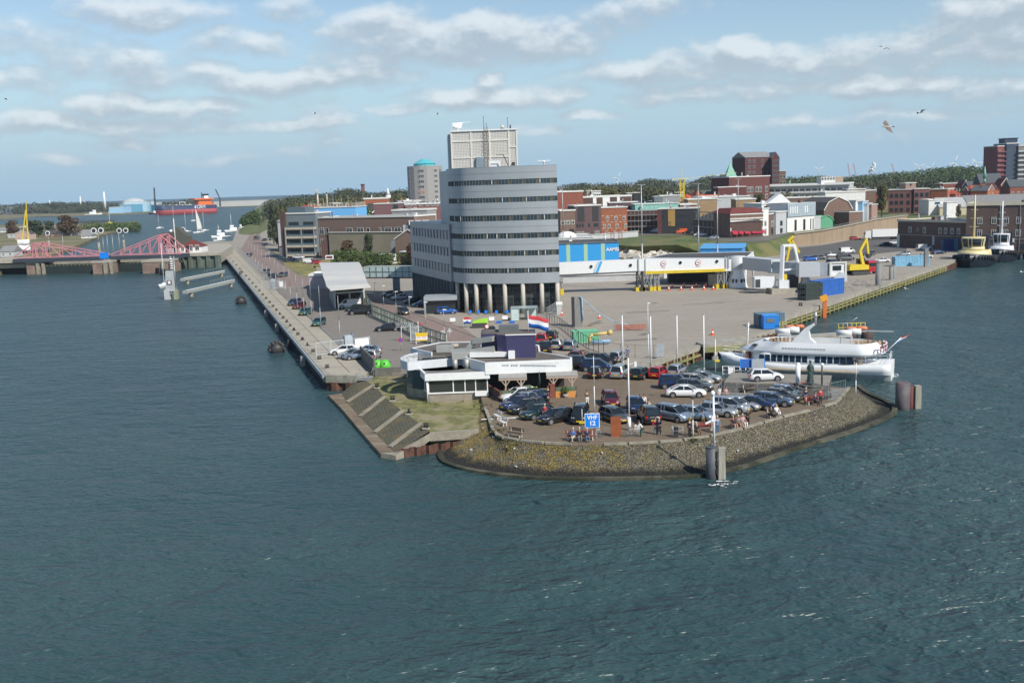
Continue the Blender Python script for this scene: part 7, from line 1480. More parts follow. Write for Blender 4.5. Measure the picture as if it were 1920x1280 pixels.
ang=math.atan2(bdir.y,bdir.x);sp_=Vector((b0.x+math.cos(ang)*(LB-1.0),b0.y+1.6+math.sin(ang)*(LB-1.0),WZ+3.4))
th=thing('ensign','red, white and blue flag slanting from the stern of the excursion boat','flag',sp_);MB().cyl((0,0,0),(2.1,0,2.0),.05,n=6).build('staff',M_wsign,th);a=MB()
for s in range(3):a.mi(s).add([(1.15+.32*(2-s),0,1.1+.32*(2-s)),(1.15+.32*(3-s),0,1.1+.32*(3-s)),(2.4+.32*(3-s),.1,1.75+.22*(3-s)),(2.4+.32*(2-s),.1,1.75+.22*(2-s))],[(0,1,2,3)])
o=a.build('cloth',[M_fr,M_fw,M_fb],th);o.modifiers.new('t','SOLIDIFY').thickness=.02
M_foam=mat('foam',(.72,.76,.76),.9,var=.1,world=True)
def foam(px,py,n,sx,sy,seed):
 r=random.Random(seed);mb=MB()
 for i in range(n):
  g=G(px+r.gauss(0,sx),py+r.gauss(0,sy),WZ);L=r.uniform(.08,.5);w=r.uniform(.03,.12);a_=r.uniform(-.5,.5);pts=[]
  for k in range(7):u=2*PI*k/7;pts.append((g.x+L*math.cos(u)*r.uniform(.6,1),g.y+w*math.sin(u)*2*r.uniform(.6,1),WZ+.015))
  mb.add(pts,[tuple(range(7))])
 mb.build('foam',M_foam,kind='stuff',label='patch of white foam on the harbour water',cat='foam')
foam(1668,704,60,9,1.6,1);foam(1352,907,26,12,2.5,2)
def tug(label,px,py,hd,L,B,sup,hl,mast=9,name='tugboat',top=None,fun=(.02,.03,.06)):
 g=G(px,py,WZ)if px<999 else Vector((px-1000,py,WZ));th=thing(name,label,'boat',g,rad(hd))
 th.scale=(1,1,1.18)
 hull(th,L,B,-1,lambda t:3.4-2.6*t+1.3*t*t,rake=.08,m_=hl,bluff=.28,flare=.9)
 mb=MB()
 for i in range(16):
  a_=PI*.5+PI*i/15;
 MB().loft([oval(L*.10,L*.62,B*.40,2.0,nose=3),oval(L*.12,L*.60,B*.36,3.9,nose=3)]).build('deckhouse',sup,th)
 MB().loft([oval(L*.16,L*.42,B*.27,3.9,nose=3,tail=3),oval(L*.17,L*.40,B*.25,4.8,nose=3,tail=3)]).build('bridge_deck',sup,th)
 MB().loft([oval(L*.17,L*.40,B*.235,4.8,nose=3,tail=3),oval(L*.14,L*.41,B*.27,6.7,nose=3,tail=3)]).build('wheelhouse_windows',M_dgl,th)
 w=oval(L*.14,L*.41,B*.275,6.7,nose=3,tail=3);w0=oval(L*.17,L*.40,B*.24,4.8,nose=3,tail=3);mb=MB()
 for k in range(0,len(w)-1,5):mb.bar(w0[k],w[k],.2)
 mb.build('window_pillars',sup,th)
 MB().loft([w,[(x,y,z+.3)for x,y,z in w]]).build('wheelhouse_roof',sup,th)
 MB().cyl((L*.3,0,7),(L*.3,0,7+mast),.3,.15,8).build('mast',top or sup,th)
 mb=MB()
 for k in range(4):z=7+mast*(.25+.2*k);mb.bar((L*.3,-1.3+.2*k,z),(L*.3,1.3-.2*k,z),.12)
 mb.build('yardarms',top or sup,th)
 for s in(-1,1):MB().box(L*.44,L*.52,min(s*B*.14,s*B*.32),max(s*B*.14,s*B*.32),3.9,7.3).build('funnel',mat('funnel_navy',fun,.5),th)
 mb=MB()
 for i in range(14):t=.02+.5*i/13;w2=B/2*min(1,(t/.28)**.55);mb.cyl((L*t+.4,-w2-.1,2.6-1.6*t),(L*t+.4,-w2-.28,2.6-1.6*t),.5,n=10).cyl((L*t+.4,w2+.1,2.6-1.6*t),(L*t+.4,w2+.28,2.6-1.6*t),.5,n=10)
 mb.build('tyre_fenders',M_iron,th);return th
M_cream=mat('cream_superstructure',(.68,.58,.32),.5,var=.04);M_nav=mat('hull_black',(.012,.018,.03),.45,var=.2)
tug('broad black tug with cream upperworks moored bow-on at the far quay',1127.5,288,57,22,10.5,M_cream,M_nav,10)
tug('second tug with white upperworks lying outside the cream one',1142.5,302.5,57,14,8.0,M_hull,M_nav,8,top=M_wsign)
g0,g1=G(291,404,WZ),G(402,399,WZ);L_=(g1-g0).length;tk=thing('tanker','large dark blue and red tanker with orange superstructure on the canal','ship',(g0.x,g0.y,WZ),math.atan2(g1.y-g0.y,g1.x-g0.x));k=L_/110.0
M_tn=mat('tanker_navy',(.018,.035,.085),.6,var=.05);M_trd=mat('tanker_red',(.36,.06,.06),.6,var=.05)
hull(tk,L_,24*k,-3*k,lambda t:17*k-2.5*k*t,rake=.03,m_=M_tn,band=(8.2*k,M_trd),bluff=.08,flare=1)
MB().box(L_*.68,L_*.96,-10*k,10*k,14.5*k,17*k).box(L_*.70,L_*.93,-9*k,9*k,17*k,24*k).box(L_*.62,L_*.95,-12*k,12*k,24*k,26.5*k).build('superstructure',mat('tanker_orange',(.78,.17,.03),.5,var=.03),tk);MB().box(L_*.83,L_*.90,-3*k,3*k,26.5*k,33*k).build('funnel',M_wsign,tk);MB().box(L_*.82,L_*.91,-3.2*k,3.2*k,31*k,34*k).build('funnel_top',M_nav,tk);MB().cyl((L_*.8,0,26*k),(L_*.8,0,37*k),.8*k,n=6).build('mast',M_ste,tk)
for x in(.15,.25,.36,.47,.58):MB().cyl((L_*x,0,14*k),(L_*x,0,17.6*k),.8*k,n=6).build('deck_vent',M_cream,tk)
MB().box(L_*.08,L_*.68,-1*k,1*k,15.3*k,16.6*k).build('deck_pipes',PL['cream'],tk);MB().tube([(L_*.40,-4*k,15*k),(L_*.40,-4*k,21*k),(L_*.49,-4*k,21*k),(L_*.49,-4*k,15*k)],.5*k).build('hose_crane',M_wsign,tk)
text('lettering','TORM',8.6*k,M_wsign,tk,(L_*.705,-12.15*k,11.6*k),bold=.0,sx=.85);MB().ball((L_*.625,-12.1*k,11*k),1.9*k,.2*k,1.3*k).build('emblem',M_wsign,tk)
def yacht(label,px,py,hd,L,mast,sail=None,z=WZ,furled=True):
 g=G(px,py,z);th=thing('sailing_yacht',label,'boat',g,rad(hd),None)
 hull(th,L,L*.31,-.3,lambda t:1.15-.35*t,rake=.12,m_=M_hull,bluff=.45,tumble=.7)
 MB().loft([oval(L*.32,L*.68,L*.09,.8,nose=3),oval(L*.36,L*.66,L*.075,1.35,nose=3)]).build('coachroof',M_hull,th)
 MB().cyl((L*.42,0,.8),(L*.42,0,mast),.09,.06,6).build('mast',M_wsign,th);MB().bar((L*.42,0,1.9),(L*.86,0,1.95),.12).build('boom',M_galv,th)
 if sail:
  n=8;vs=[]
  for i in range(n+1):
   z_=2.1+(mast-2.3)*i/n;w=(L*.5)*(1-(i/n)**1.5);
   for j in range(5):u=j/4;vs.append((L*.43+w*u,.5*math.sin(u*PI)*(1-i/n)+.1,z_))
  o=MB().add(vs,[(a*5+b,a*5+b+1,a*5+b+6,a*5+b+5)for a in range(n)for b in range(4)],True).build('mainsail',mat('sailcloth',(.70,.69,.64),.8,var=.03),th);o.modifiers.new('t','SOLIDIFY').thickness=.03
 if sail==2 or not furled:
  o=MB().add([(0.4,0,1.2),(L*.41,0,mast*.85),(L*.5,.5,1.6)],[(0,1,2)]).build('foresail',mat('sailcloth',(.70,.69,.64),.8),th);o.modifiers.new('t','SOLIDIFY').thickness=.03
 MB().bar((.2,0,1.2),(L*.42,0,mast),.02).bar((L*.98,0,.9),(L*.42,0,mast),.02).build('stays',M_galv,th)
 return th
yacht('white yacht lowering its sails beside the grey guide pier',298,541,85,9.5,13.2,None,furled=True)
th=yacht('yacht under full white sail on the canal before the tanker',362,438,65,11,17.5,sail=1)
for px,py,lab,L,m_ in[(293,429,'bare-masted yacht on the canal left of the tower',9,13),(321,440,'tall bare mast yacht right behind the control tower',10,20),(343,436,'thin-masted yacht between tower and sail',9,15),(358,415,'faint distant yacht just left of the sail',9,13),(377,434,'bare-masted yacht right of the white sail',9,15)]:yacht(lab,px,py,70,L,m_)
def workboat(label,px,py,hd,L,cabm,hl,mast=6,cabx=(.35,.75),ch=2.2,name='work_boat'):
 g=G(px,py,WZ);th=thing(name,label,'boat',g,rad(hd));hull(th,L,L*.3,-.5,lambda t:L*.11-.05*L*t,rake=.08,m_=hl,bluff=.3)
 MB().loft([oval(L*cabx[0],L*cabx[1],L*.11,L*.06),oval(L*cabx[0],L*cabx[1],L*.10,L*.06+ch)]).build('cabin',cabm,th);MB().loft([oval(L*cabx[0]+.4,L*(cabx[0]+.2),L*.08,L*.06+ch),oval(L*cabx[0]+.2,L*(cabx[0]+.2),L*.085,L*.06+ch*1.8)]).build('wheelhouse',cabm,th)
 MB().cyl((L*.45,0,ch),(L*.45,0,ch+mast),.15,.08,6).bar((L*.45,-1,ch+mast*.7),(L*.45,1,ch+mast*.7),.1).build('mast',M_wsign,th);return th
workboat('white pilot launch with a tall mast at the boat landing',421,436,60,16,M_hull,M_hull,11)
workboat('white patrol launch nearer the landing stage',396,447,60,15,M_hull,M_hull,6);workboat('small cream topped boat moored at the dike',440,433,0,10,M_white,M_nav,2);workboat('low white launch tied below the patrol launch',400,453,60,9,M_hull,M_hull,2)
workboat('small tug behind the stern of the tanker',408,395,180,22,M_hull,M_nav,9);workboat('white ferry boat near the wooded far bank',192,403,180,30,M_hull,M_hull,5,ch=4);workboat('small dark boat before the bow of the tanker',278,402,0,22,M_hull,M_nav,4)
th=workboat('yellow and black ship with tall yellow mast beyond the lock bridge',98,478,180,30,M_white,M_nav,3,ch=3.5);MB().bar((12,-1,2),(11,0,23),.6).bar((15,1,2),(11,0,23),.5).bar((11,0,18),(10.4,0,27),.4).build('derrick',M_yel,th)
workboat('yellow buoy vessel at the tip of the island',184,432,0,24,mat('lemon_yellow',(.62,.60,.10),.6),MC['lemon_yellow'],14,ch=3)
# --- lock bridge, piers, gates, control tower
M_pink=mat('faded_red_steel',(.62,.24,.27),.6,var=.08);M_girder=mat('dark_girder',(.045,.055,.07),.6);M_stone2=mat('brick_pier',(.23,.165,.13),.9,var=.25,scale=.4,world=True)
def truss(label,px0,px1,peak,d0,d1,zdk,hp,npan,long_right):
 A=XY(px0,d0);B=XY(px1,d1);w=(B-A).length;th=thing('lock_bridge',label,'bridge',(A.x,A.y,zdk),math.atan2(B.y-A.y,B.x-A.x));xp=w*peak
 MB().box(0,w,-.5,7.5,-1.4,-.1).build('deck_girder',M_girder,th)
 for y in(0,7):
  mb=MB();xs=[w*i/npan for i in range(npan+1)]
  def top(x):return.6+(hp-.6)*(x/xp if x<xp else(w-x)/(w-xp))
  for a,b in zip(xs[:-1],xs[1:]):
   mb.bar((a,y,.2),(b,y,.2),.22)
  for a,b in((0,xp),(xp,w)):mb.bar((a,y,top(a)),(b,y,top(b)),.3)
  for i,x in enumerate(xs[1:-1]):
   mb.bar((x,y,.2),(x,y,top(x)),.17)
   if i<len(xs)-2:x2=xs[i]if x>xp else xs[i+2]if i+2<len(xs)else w;mb.bar((x,y,.2),(x2,y,top(x2)),.15)
  mb.bar((xp-.8,y,.2),(xp-.3,y,hp),.3).bar((xp+.8,y,.2),(xp+.3,y,hp),.3);mb.build('truss',M_pink,th)
 mb=MB();mb.bar((xp,0,hp),(xp,7,hp),.3);mb.build('cross_beam',M_pink,th);return th
zdk=2.0
truss('left red truss leaf of the lock bridge',16,182,.25,388,385,3.9,5.5,7,True);truss('right red truss leaf of the lock bridge with its peak near the tower',201,334,.715,386,383,3.9,7.3,7,False)
def pier(label,px0,px1,py,ztop,dep,cap=True):
 A=G(px0,py,WZ);B=G(px1,py,WZ);th=thing('bridge_pier',label,'bridge pier',(A.x,A.y,WZ));w=B.x-A.x
 MB().box(0,w,0,dep,-2,ztop-WZ-.6).build('masonry',M_stone2,th);MB().box(-.2,w+.2,-.2,dep,ztop-WZ-.6,ztop-WZ).build('cap',M_conc,th)
 for x in(w*.75,w+.6):MB().box(x-.6,x+.6,-.9,-.4,-2,ztop-WZ-.4).build('fender_pile',M_concd,th)
 return th
pier('left brick pier of the lock bridge',51,76,515,2.5,10);pier('middle brick pier of the lock bridge with a blue sign',175,203,514,2.5,10);pier('right rounded brick pier of the lock bridge behind the yacht',268,314,513,2.5,12)
th=thing('lock_sign','small bright blue sign on the middle pier of the lock bridge','sign',(XY(188,380).x,380,2.4));MB().box(-.1,.1,0,.2,0,1).build('post',M_galv,th);MB().box(-1.6,1.6,-.1,.1,1,3.2).build('plate',M_bsign,th)
th=thing('lock_abutment','concrete road deck of the lock at the far left edge','abutment',(0,0,0));A,B=XY(-500,388),XY(30,386);MB().box(A.x,B.x,A.y,A.y+12,2.4,3.8).build('deck',M_conc,th)
A,B=XY(-500,390),XY(51,388);MB().box(A.x,B.x,A.y,A.y+10,.4,2.0).build('lower_beam',M_conc,th);MB().box(A.x,B.x,A.y+3,A.y+9,WZ-1,.4).build('dark_recess',mat('dark_recess',(.02,.02,.02),.9),th)
M_lg=mat('lock_gate_green',(.018,.028,.027),.8,var=.2,scale=.3,world=True)
for px0,px1,lab in((76,175,'dark lock gate between the left and middle piers'),(203,268,'dark lock gate between the middle and right piers'),):
 A,B=XY(px0,387),XY(px1,384);th=thing('lock_gate',lab,'lock gate',(A.x,A.y,WZ),math.atan2(B.y-A.y,B.x-A.x));w=(B-A).length;MB().box(0,w,0,1.2,-1,3.5).build('leaf',M_lg,th);mb=MB()
 for k in range(int(w/1.6)):mb.box(k*1.6+.3,k*1.6+1.0,-.06,0,3.0,3.25)
 mb.build('yellow_marks',MC['mossy_waler'],th)
A,B=XY(60,440),XY(330,430);MB().box(A.x,B.x,433,436,WZ-1,.1).build('lock_wall',M_concd,label='low concrete lock wall seen under the bridge',cat='wall',loc=(0,0,0))
A,B=G(263,505,WZ),G(314,517,WZ);th=thing('guide_fender','dark timber guide fender curving below the right bridge pier','fender',(A.x,A.y,WZ),math.atan2(B.y-A.y,B.x-A.x));w=(B-A).length;mb=MB()
for z in(.3,.8,1.3,1.8):mb.bar((0,0,z),(w,0,z),.35)
for k in range(9):mb.cyl((w*k/8,.3,-1),(w*k/8,.3,2.1),.25,n=6)
mb.build('timbers',M_darkpile,th)
zt0=.1;tA=XY(303,425);th=thing('control_tower','dark lock control tower with slanted glazing and a sloping back','tower',(tA.x,425,zt0));th.scale=(.52,.8,1)
MB().prism([(0,0),(9,0),(9,7),(0,7)],5.2,8.4,top=[(-1.8,-1.2),(9,-1.2),(9,7),(-1.8,7)]).build('control_room',glass('tower_glass',(.02,.05,.05),.08),th);MB().prism([(-1.9,-1.3),(9,-1.3),(9,7.1),(-1.9,7.1)],8.4,10.3,top=[(-2.4,-1.5),(9,-1.5),(9,7.1),(-2.4,7.1)]).build('roof_fascia',mat('olive_cladding',(.085,.085,.065),.6),th)
MB().box(-.3,9,-.1,6,4.6,5.2).build('floor_band',M_galv,th);MB().box(1,7,.5,6,0,4.6).build('shaft',PL['lgrey'],th);MB().ext([(9,0),(19,0),(19,8.6),(10.6,12.3),(9,12.5)],0,7,axis='y').build('sloping_block',MC['olive_cladding'],th);MB().box(8.7,9.3,-.5,0,0,16).build('pale_pillar',PL['white'],th);MB().ball((5.5,2,10.9),1.8,1.8,.7).build('dome',M_white,th);MB().tube([(9,0,13),(9,0,19)],.12).build('antenna',M_galv,th)
th=bld('lock_house','white lock house with a red hipped roof beside the control tower',331,372,451,404,404,3.2,9,PL['white'],('hip',2.6,RF['tile']),[('F',.6,2.4,1.2,[.15,.55],2),('F',.1,2.6,1.4,[.37],1,M_dframe),('F',.8,2.2,1.6,[.82],2)],cat='house')
g=G(322,561,WZ);th=thing('guide_tower','tall grey lattice guide tower standing in the water by the yacht','navigation mark',(g.x,g.y,WZ));th.scale=(1,1,.63);MB().prism([(-1.3,-.5),(1.3,-.5),(1.3,1),(-1.3,1)],3.4,12.0,top=[(-1.0,-.4),(1.0,-.4),(1.0,.8),(-1.0,.8)]).build('cladding',mat('pale_panel',(.40,.42,.42),.6,var=.15),th);MB().prism([(-1.7,-.7),(-.4,-.7),(-.2,1),(-1.5,1)],-2,4.2).build('leg',PL['lgrey'],th);MB().prism([(.8,-.7),(1.8,-.7),(1.7,1),(.6,1)],-2,3.8).build('leg',mat('mossy_conc',(.30,.30,.20),.9),th);MB().bar((-1,0,3.6),(1.5,0,1.2),.5).build('brace',M_galv,th);MB().box(-.7,.5,-.62,-.5,6.4,8.0).build('sign_board',MC['dark_red_display'],th);MB().box(-.45,.25,-.68,-.62,6.6,7.8).build('sign_face',M_wsign,th);MB().cyl((1.3,0,3.8),(1.4,0,18),.16,n=6).cyl((.4,.4,12),(.4,.4,18),.25,n=8).build('mast',M_galv,th)
for k in range(5):MB().ball((.6,.1,13+k*.95),.42,.42,.28,8,5).build('lamp',M_wsign,th)
for(pa,pb,lab)in[((341,522),(418,505),'upper grey floating boom reaching out from the left quay'),((346,545),(436,522),'lower grey floating boom reaching out from the left quay')]:
 A,B=G(*pa,WZ+2.0),G(*pb,WZ+2.4);th=thing('mooring_boom',lab,'mooring boom',(A.x,A.y,0),math.atan2(B.y-A.y,B.x-A.x));w=(B-A).length;zz=WZ+2.0
 MB().box(0,w,-.6,.6,zz-.8,zz).build('beam',mat('boom_grey',(.33,.34,.30),.7,var=.15),th);MB().box(0,w,-.7,-.55,zz,zz+.15).build('edge',M_wsign,th)
 for f in(.12,.95):MB().cyl((w*f,0,WZ-1),(w*f,0,zz-.8),.55,n=8).build('pile',M_concd,th)
 mb=MB();mb.bar((w*.55,.4,zz+1),(w,.4,zz+1.1),.08)
 for k in range(7):mb.bar((w*(.55+.075*k),.4,zz),(w*(.55+.075*k),.4,zz+1),.06)
 mb.build('handrail',M_galv,th)
for px,tp,bt,lab in[(92,437,463,'traffic light post left on the lock island'),(187,432,478,'twin signal light post before the island tip'),(233,432,468,'twin signal lights on a pile with a red and white board'),(345,430,452,'signal light above the lock house')]:
 A=G(px,bt,0 if px!=345 else.1);h=D(px,tp,A.y).z;th=thing('signal_post',lab,'signal light',(A.x,A.y,WZ));MB().cyl((0,0,-1),(0,0,(h-WZ)*.6),.7,.6,8).cyl((0,0,(h-WZ)*.6),(0,0,h-WZ-2),.25,n=6).build('post',M_concd,th)
 for dx in((-1.6,1.6)if px in(187,233)else(0,)):MB().cyl((dx,-.1,h-WZ),(dx,-.25,h-WZ),1.3,n=16).build('backboard',M_wsign,th);MB().cyl((dx,-.26,h-WZ),(dx,-.35,h-WZ),.9,n=14).build('lamp',M_iron,th)
for i,(px,tp,bt)in enumerate([(195,445,473),(203,442,473),(213,441,475),(225,438,470),(119,440,466),(136,420,436),(113,422,440)]):
 A=G(px,bt,0);h=D(px,tp,A.y).z;MB().cyl((0,0,0),(0,0,h-WZ),.18,.1,6).box(-.5,.5,-.1,.1,h-WZ,h-WZ+.2).build('lamp_post',M_galv,label=f'{ORD[i]} thin lamp post around the lock, counted from the bridge middle',cat='lamp post',loc=(A.x,A.y,WZ),group='thin lamp posts around the lock')
# --- town buildings
def W(side,z,h,w,fr,mul=2,fm=None):return(side,z,h,w,fr,mul,fm)
def rows(side,zs,h,w,n,mul=2,fm=None):return[(side,z,h,w,n,mul,fm)for z in zs]
F='flat';MD=M_dframe
bld('brick_block','plain red brick block with a white roof edge right of the grey office',1046,1094,361,470,474,ZT,20,BRK['red'],(F,.6,RF['bit']))
bld('brick_house','brick flats with large white window frames against the red block',1050,1078,396,412,414,ZT,12,BRK['brown'],(F,.5,RF['bit']),[W('F',4.9,1.6,1.6,3),W('F',1.6,1.5,2.0,[.75],2,MD)])
th=bld('brick_house','dark purple brick house with dark dormer cut-outs',1078,1127,387,418,420,ZT,12,BRK['purple'],(F,.5,RF['dark']),[W('F',3.4,1.5,.8,[.08,.18,.29,.53],1,MD),W('F',3.4,1.4,2.0,[.8],2,MD),W('F',.3,1.4,.8,[.08,.18,.29,.78,.88])])
for x0,x1 in((.1,.36),(.66,.9)):part(th,'dormer_recess',PL['black'],(th['w']*x0,th['w']*x1,-.06,0,5.6,th['H']-.2))
part(th,'white_cowl',M_white,(-3.0,-1.0,.5,2,th['H']-2.6,th['H']-1.4))
th=bld('brick_house','orange-red brick house with white stone bands and white windows',1127,1176,390.5,421,421,ZT,12,BRK['orange'],(F,.4,RF['dark']),[W('F',5.6,1.5,1.2,[.24,.56,.88]),W('F',2.7,1.5,1.1,[.12,.30,.60,.93]),W('F',.2,1.3,1.1,[.2,.5,.8])])
for z in(2.2,4.9,7.4):part(th,'stone_band',PL['cream'],*[(th['w']*(i+.15)/6,th['w']*(i+.75)/6,-.04,0,z,z+.18)for i in range(6)])
th=bld('apartment_row','low red-brown flats with bright white wall panels behind the terrace houses',1094,1184,371,486,492,ZT,14,BRK['dark'],(F,.7,RF['light']),[W('F',8.2,1.6,1.6,[.12,.46,.9],2)])
for a,b in((.20,.27),(.40,.55),(.70,.76)):part(th,'white_panel',M_white,(th['w']*a,th['w']*b,-.15,0,5,th['H']+.2))
part(th,'roof_strip',M_white,(th['w']*.27,th['w'],-.2,1,th['H']-.1,th['H']+.7))
bld('roof_house','white framed glass box with a tan end wall above the flats',1110,1127,359.5,520,520,ZT,8,PL['white'],(F,.5,M_white),[W('F',13.2,2.2,1.0,4,1)]);bld('roof_house','plain tan box beside the white framed glass box',1101,1110,358,522,522,ZT,8,PL['tan'],(F,.3,RF['light']))
bld('roof_house','light brown box with a dark glazed corner before the trees',1177,1189,363,505,505,ZT,8,PL['tan'],(F,.3,RF['light']));bld('roof_house','dark glazed box next to the light brown box',1189,1200,362,504,504,ZT,8,PL['black'],(F,.3,RF['light']))
bld('purple_row','long purple-brown house front under the white panelled flats',1142,1195,381,455,455,ZT,8,BRK['purple'],(F,.4,RF['dark']),cat='house')
th=bld('scaffolded_house','building wrapped in scaffolding below a mint green roof',1176,1233,396,432,430,ZT,12,BRK['dark'],(F,.2,RF['dark']),[W('F',z,1.5,1.3,5,2,MD)for z in(.6,3.4)]);w=th['w'];H=th['H'];mb=MB()
for z in(2.3,4.6,6.9):mb.box(-.3,w+.3,-1.3,-.1,z,z+.22)
for k in range(9):mb.bar((w*k/8,-1.3,0),(w*k/8,-1.3,H),.1)
mb.build('scaffold',M_galv,th)
th=bld('green_roof_hall','long mint green copper-coloured roof storey with small dark windows',1191,1272,384,440,440,ZT,14,RF['green'],(F,.3,RF['green']),[W('F',7.6,1.3,1.4,[.27,.41,.75],2,MD)],cat='building')
th=bld('dark_block','very dark brown block with one ochre panel above the parked vans',1233,1306,393,412,408,ZT,14,PL['black'],(F,.3,RF['light']),[W('F',6.2,1.4,1.1,[.14,.5,.62,.74],2,MD),W('F',3.0,1.8,1.1,[.30,.5,.62,.74,.9],2,MD)]);part(th,'ochre_panel',mat('ochre',(.40,.25,.07),.8),(th['w']*.27,th['w']*.45,-.08,0,3.0,th['H']-.1));part(th,'maroon_end',BRK['maroon'],(-.1,th['w']*.10,-.1,0,0,th['H']))
bld('grey_house','pale grey brick house with sloping dark glazing at its left',1238,1276,368,480,480,ZT,10,PL['grey'],(F,.4,RF['light']),[W('F',9.6,1.6,1.0,[.22],2)]);bld('glass_roof','sloping dark roof with three rows of pale skylights',1227,1243,369,478,478,ZT,8,PL['slate'],(F,.2,RF['dark']),[W('F',9,2.6,.8,3,1,PL['lgrey'])])
p=XY(1279,520);th=thing('tower_crane','yellow lattice tower crane mast rising above the town','crane',(p.x,520,ZT));mb=MB();hc=D(1279,336,520).z-ZT
for x in(-1,1):
 for y in(-1,1):mb.bar((x,y,0),(x,y,hc),.35)
for k in range(int(hc/1.8)):z=k*1.8;mb.bar((-1,-1,z),(1,-1,z+1.8),.25).bar((1,-1,z),(-1,-1,z+1.8),.18).bar((-1,-1,z),(1,-1,z),.2)
mb.build('mast',M_yel,th);MB().bar((-5,0,hc),(3,0,hc+.3),.6).bar((0,0,hc),(0,0,hc+5),.4).bar((3,0,hc+.3),(27,0,hc+2.4),.22).build('jib',mat('pale_yellow',(.55,.50,.28),.6),th)
th=bld('red_roof_villa','villa with a bright orange-red roof and white dormer',1306,1356,366,525,525,ZT,14,M_white,('man',4.4,mat('orange_tiles',(.42,.085,.035),.8)),[W('F',6.5,1.4,1.4,[.3,.7])],cat='villa',H=None);part(th,'dormer',M_white,(th['w']*.42,th['w']*.68,-.1,1.5,th['H']+.6,th['H']+2.6));window(th,th['w']*.55,-.15,th['H']+.9,1.8,1.3)
p=XY(1309,528);MB().ext([(-2.6,0),(2.6,0),(0,6.5)],0,8,axis='y').build('gable_roof',MC['orange_tiles'],label='sharp orange-red pointed gable left of the villa dormer',cat='roof',loc=(p.x,528,ZT+9.5))
bld('yellow_row','pale yellow brick row with a light flat roof behind the corner house',1290,1345,375,468,468,ZT,12,BRK['ochre'],(F,.5,M_white));bld('yellow_row','short ochre row with a white roof edge behind the awning shop',1380,1417,375,440,440,ZT,10,BRK['ochre'],(F,.5,M_white));bld('flat_roofs','cluster of pale flat roofs in the middle of the town',1318,1405,371,490,490,ZT,30,PL['lgrey'],(F,.4,RF['light']))
bld('pink_row','reddish brick row with cream eaves right of the crane',1276,1306,385,440,440,ZT,10,BRK['red'],(F,.6,PL['cream']))
th=bld('corner_house','corner house coloured dark for its shaded front, with pale window bands',1301,1370,398,400,368,ZT,12,BRK['dark'],('hip',3.5,RF['dark']),rows('F',[.6,3.4,6.2],1.7,1.0,9,2,PL['grey']));w=th['w'];H=th['H']  # dark brick colour stands in for the shade on this facade
for z in(2.9,5.7,8.5):part(th,'stone_band',PL['grey'],(0,w,-.07,0,z,z+.35))
th=bld('awning_shop','brick shop building with white bands and dark red awnings',1369,1431,391,368,372,ZT,12,BRK['brown'],('man',1.8,RF['tile']),[W('F',6.6,.25,1.6,6,1,PL['cream']),W('F',3.6,1.6,1.0,[.10,.30,.48],2),W('F',3.6,1.6,.5,[.64,.72,.80,.88,.95],1,PL['cream']),W('F',.2,1.9,1.6,5,2)],cat='shop');w=th['w'];H=th['H']
for z in(2.4,3.0,5.6,6.4,H-.5):part(th,'stone_band',PL['white'],(0,w,-.08,0,z,z+.42))
for a,b in((.04,.2),(.23,.36),(.40,.56),(.62,1.0)):
 MB().add([(w*a,-1.3,1.5),(w*b,-1.3,1.5),(w*b,-.05,2.5),(w*a,-.05,2.5),(w*a,-1.3,1.2),(w*b,-1.3,1.2)],[(0,1,2,3),(0,4,5,1)]).build('awning',mat('awning_red',(.40,.02,.05),.8),th)
bld('narrow_house','narrow white house right of the awning shop',1429,1441,392,374,376,ZT,10,PL['white'],(F,.4,RF['light']),[W('F',3.4,2,1.2,[.5]),W('F',.4,2.2,1.2,[.5])],cat='house');bld('narrow_house','narrow grey-brown house between two white ones',1440.5,1455,402,378,382,ZT,10,BRK['brown'],(F,.4,RF['bit']),[W('F',3.2,1.8,1.5,[.5]),W('F',.2,2.2,1.2,[.5],1,MD)],cat='house')
bld('balcony_house','pale house with open balconies on two floors',1455,1474.5,398,380,388,ZT,10,PL['lgrey'],(F,.4,M_white),[W('F',3.0,1.8,2.2,[.5],2,MD),W('F',.3,1.8,2.2,[.5],2,MD)],cat='house');bld('white_gable_house','white house with a pointed gable above the narrow houses',1428,1475,383,398,402,ZT,12,PL['white'],(F,.4,M_white),[W('F',8.6,1.3,1.2,[.15,.7],2,MD)],cat='house')
p=XY(1448,399);MB().ext([(-2,0),(7,0),(3.4,3.4),(2.6,3.4)],0,6,axis='y').build('gable_front',M_white,label='white pointed gable on top of the white house',cat='gable',loc=(p.x,398.5,D(1450,381,399).z))
th=bld('modern_house','modern house with a blue-grey upper box over white walls',1476,1527,382,392,404,ZT,12,PL['white'],(F,.2,RF['light']),[W('F',.3,4.2,1.4,[.30,.62],1,MD),W('F',.3,4.2,.5,[.86,.95],1,MD)],cat='house');w=th['w'];H=th['H'];part(th,'upper_box',mat('blue_grey_box',(.32,.38,.42),.6),(-.2,w+.2,-.4,0,H*.54,H+.1));
for f in(.09,.17,.25,.33,.62,.70):part(th,'slot_window',M_white,(w*f-.28,w*f+.28,-.45,-.4,H*.66,H*.9))
bld('green_shed','small green arched shed behind the retaining wall',1538,1562,404,412,416,ZT,9,PL['green'],('gam',2.2,PL['green']),cat='shed',trim=PL['green']);bld('garage','low white garage beside the green shed',1526,1539,407,408,410,ZT,6,PL['lgrey'],(F,.3,M_white),cat='garage')
bld('barn_roof_house','large plain brown brick house with a barn-shaped gable',1545,1597,370,424,430,ZT,16,BRK['brown'],('gam',5.2,RF['dark']),cat='house');bld('brick_house','low brick house adjoining the barn-shaped gable',1592,1618,398,420,424,ZT,8,BRK['brown'],(F,.3,RF['bit']),cat='house')
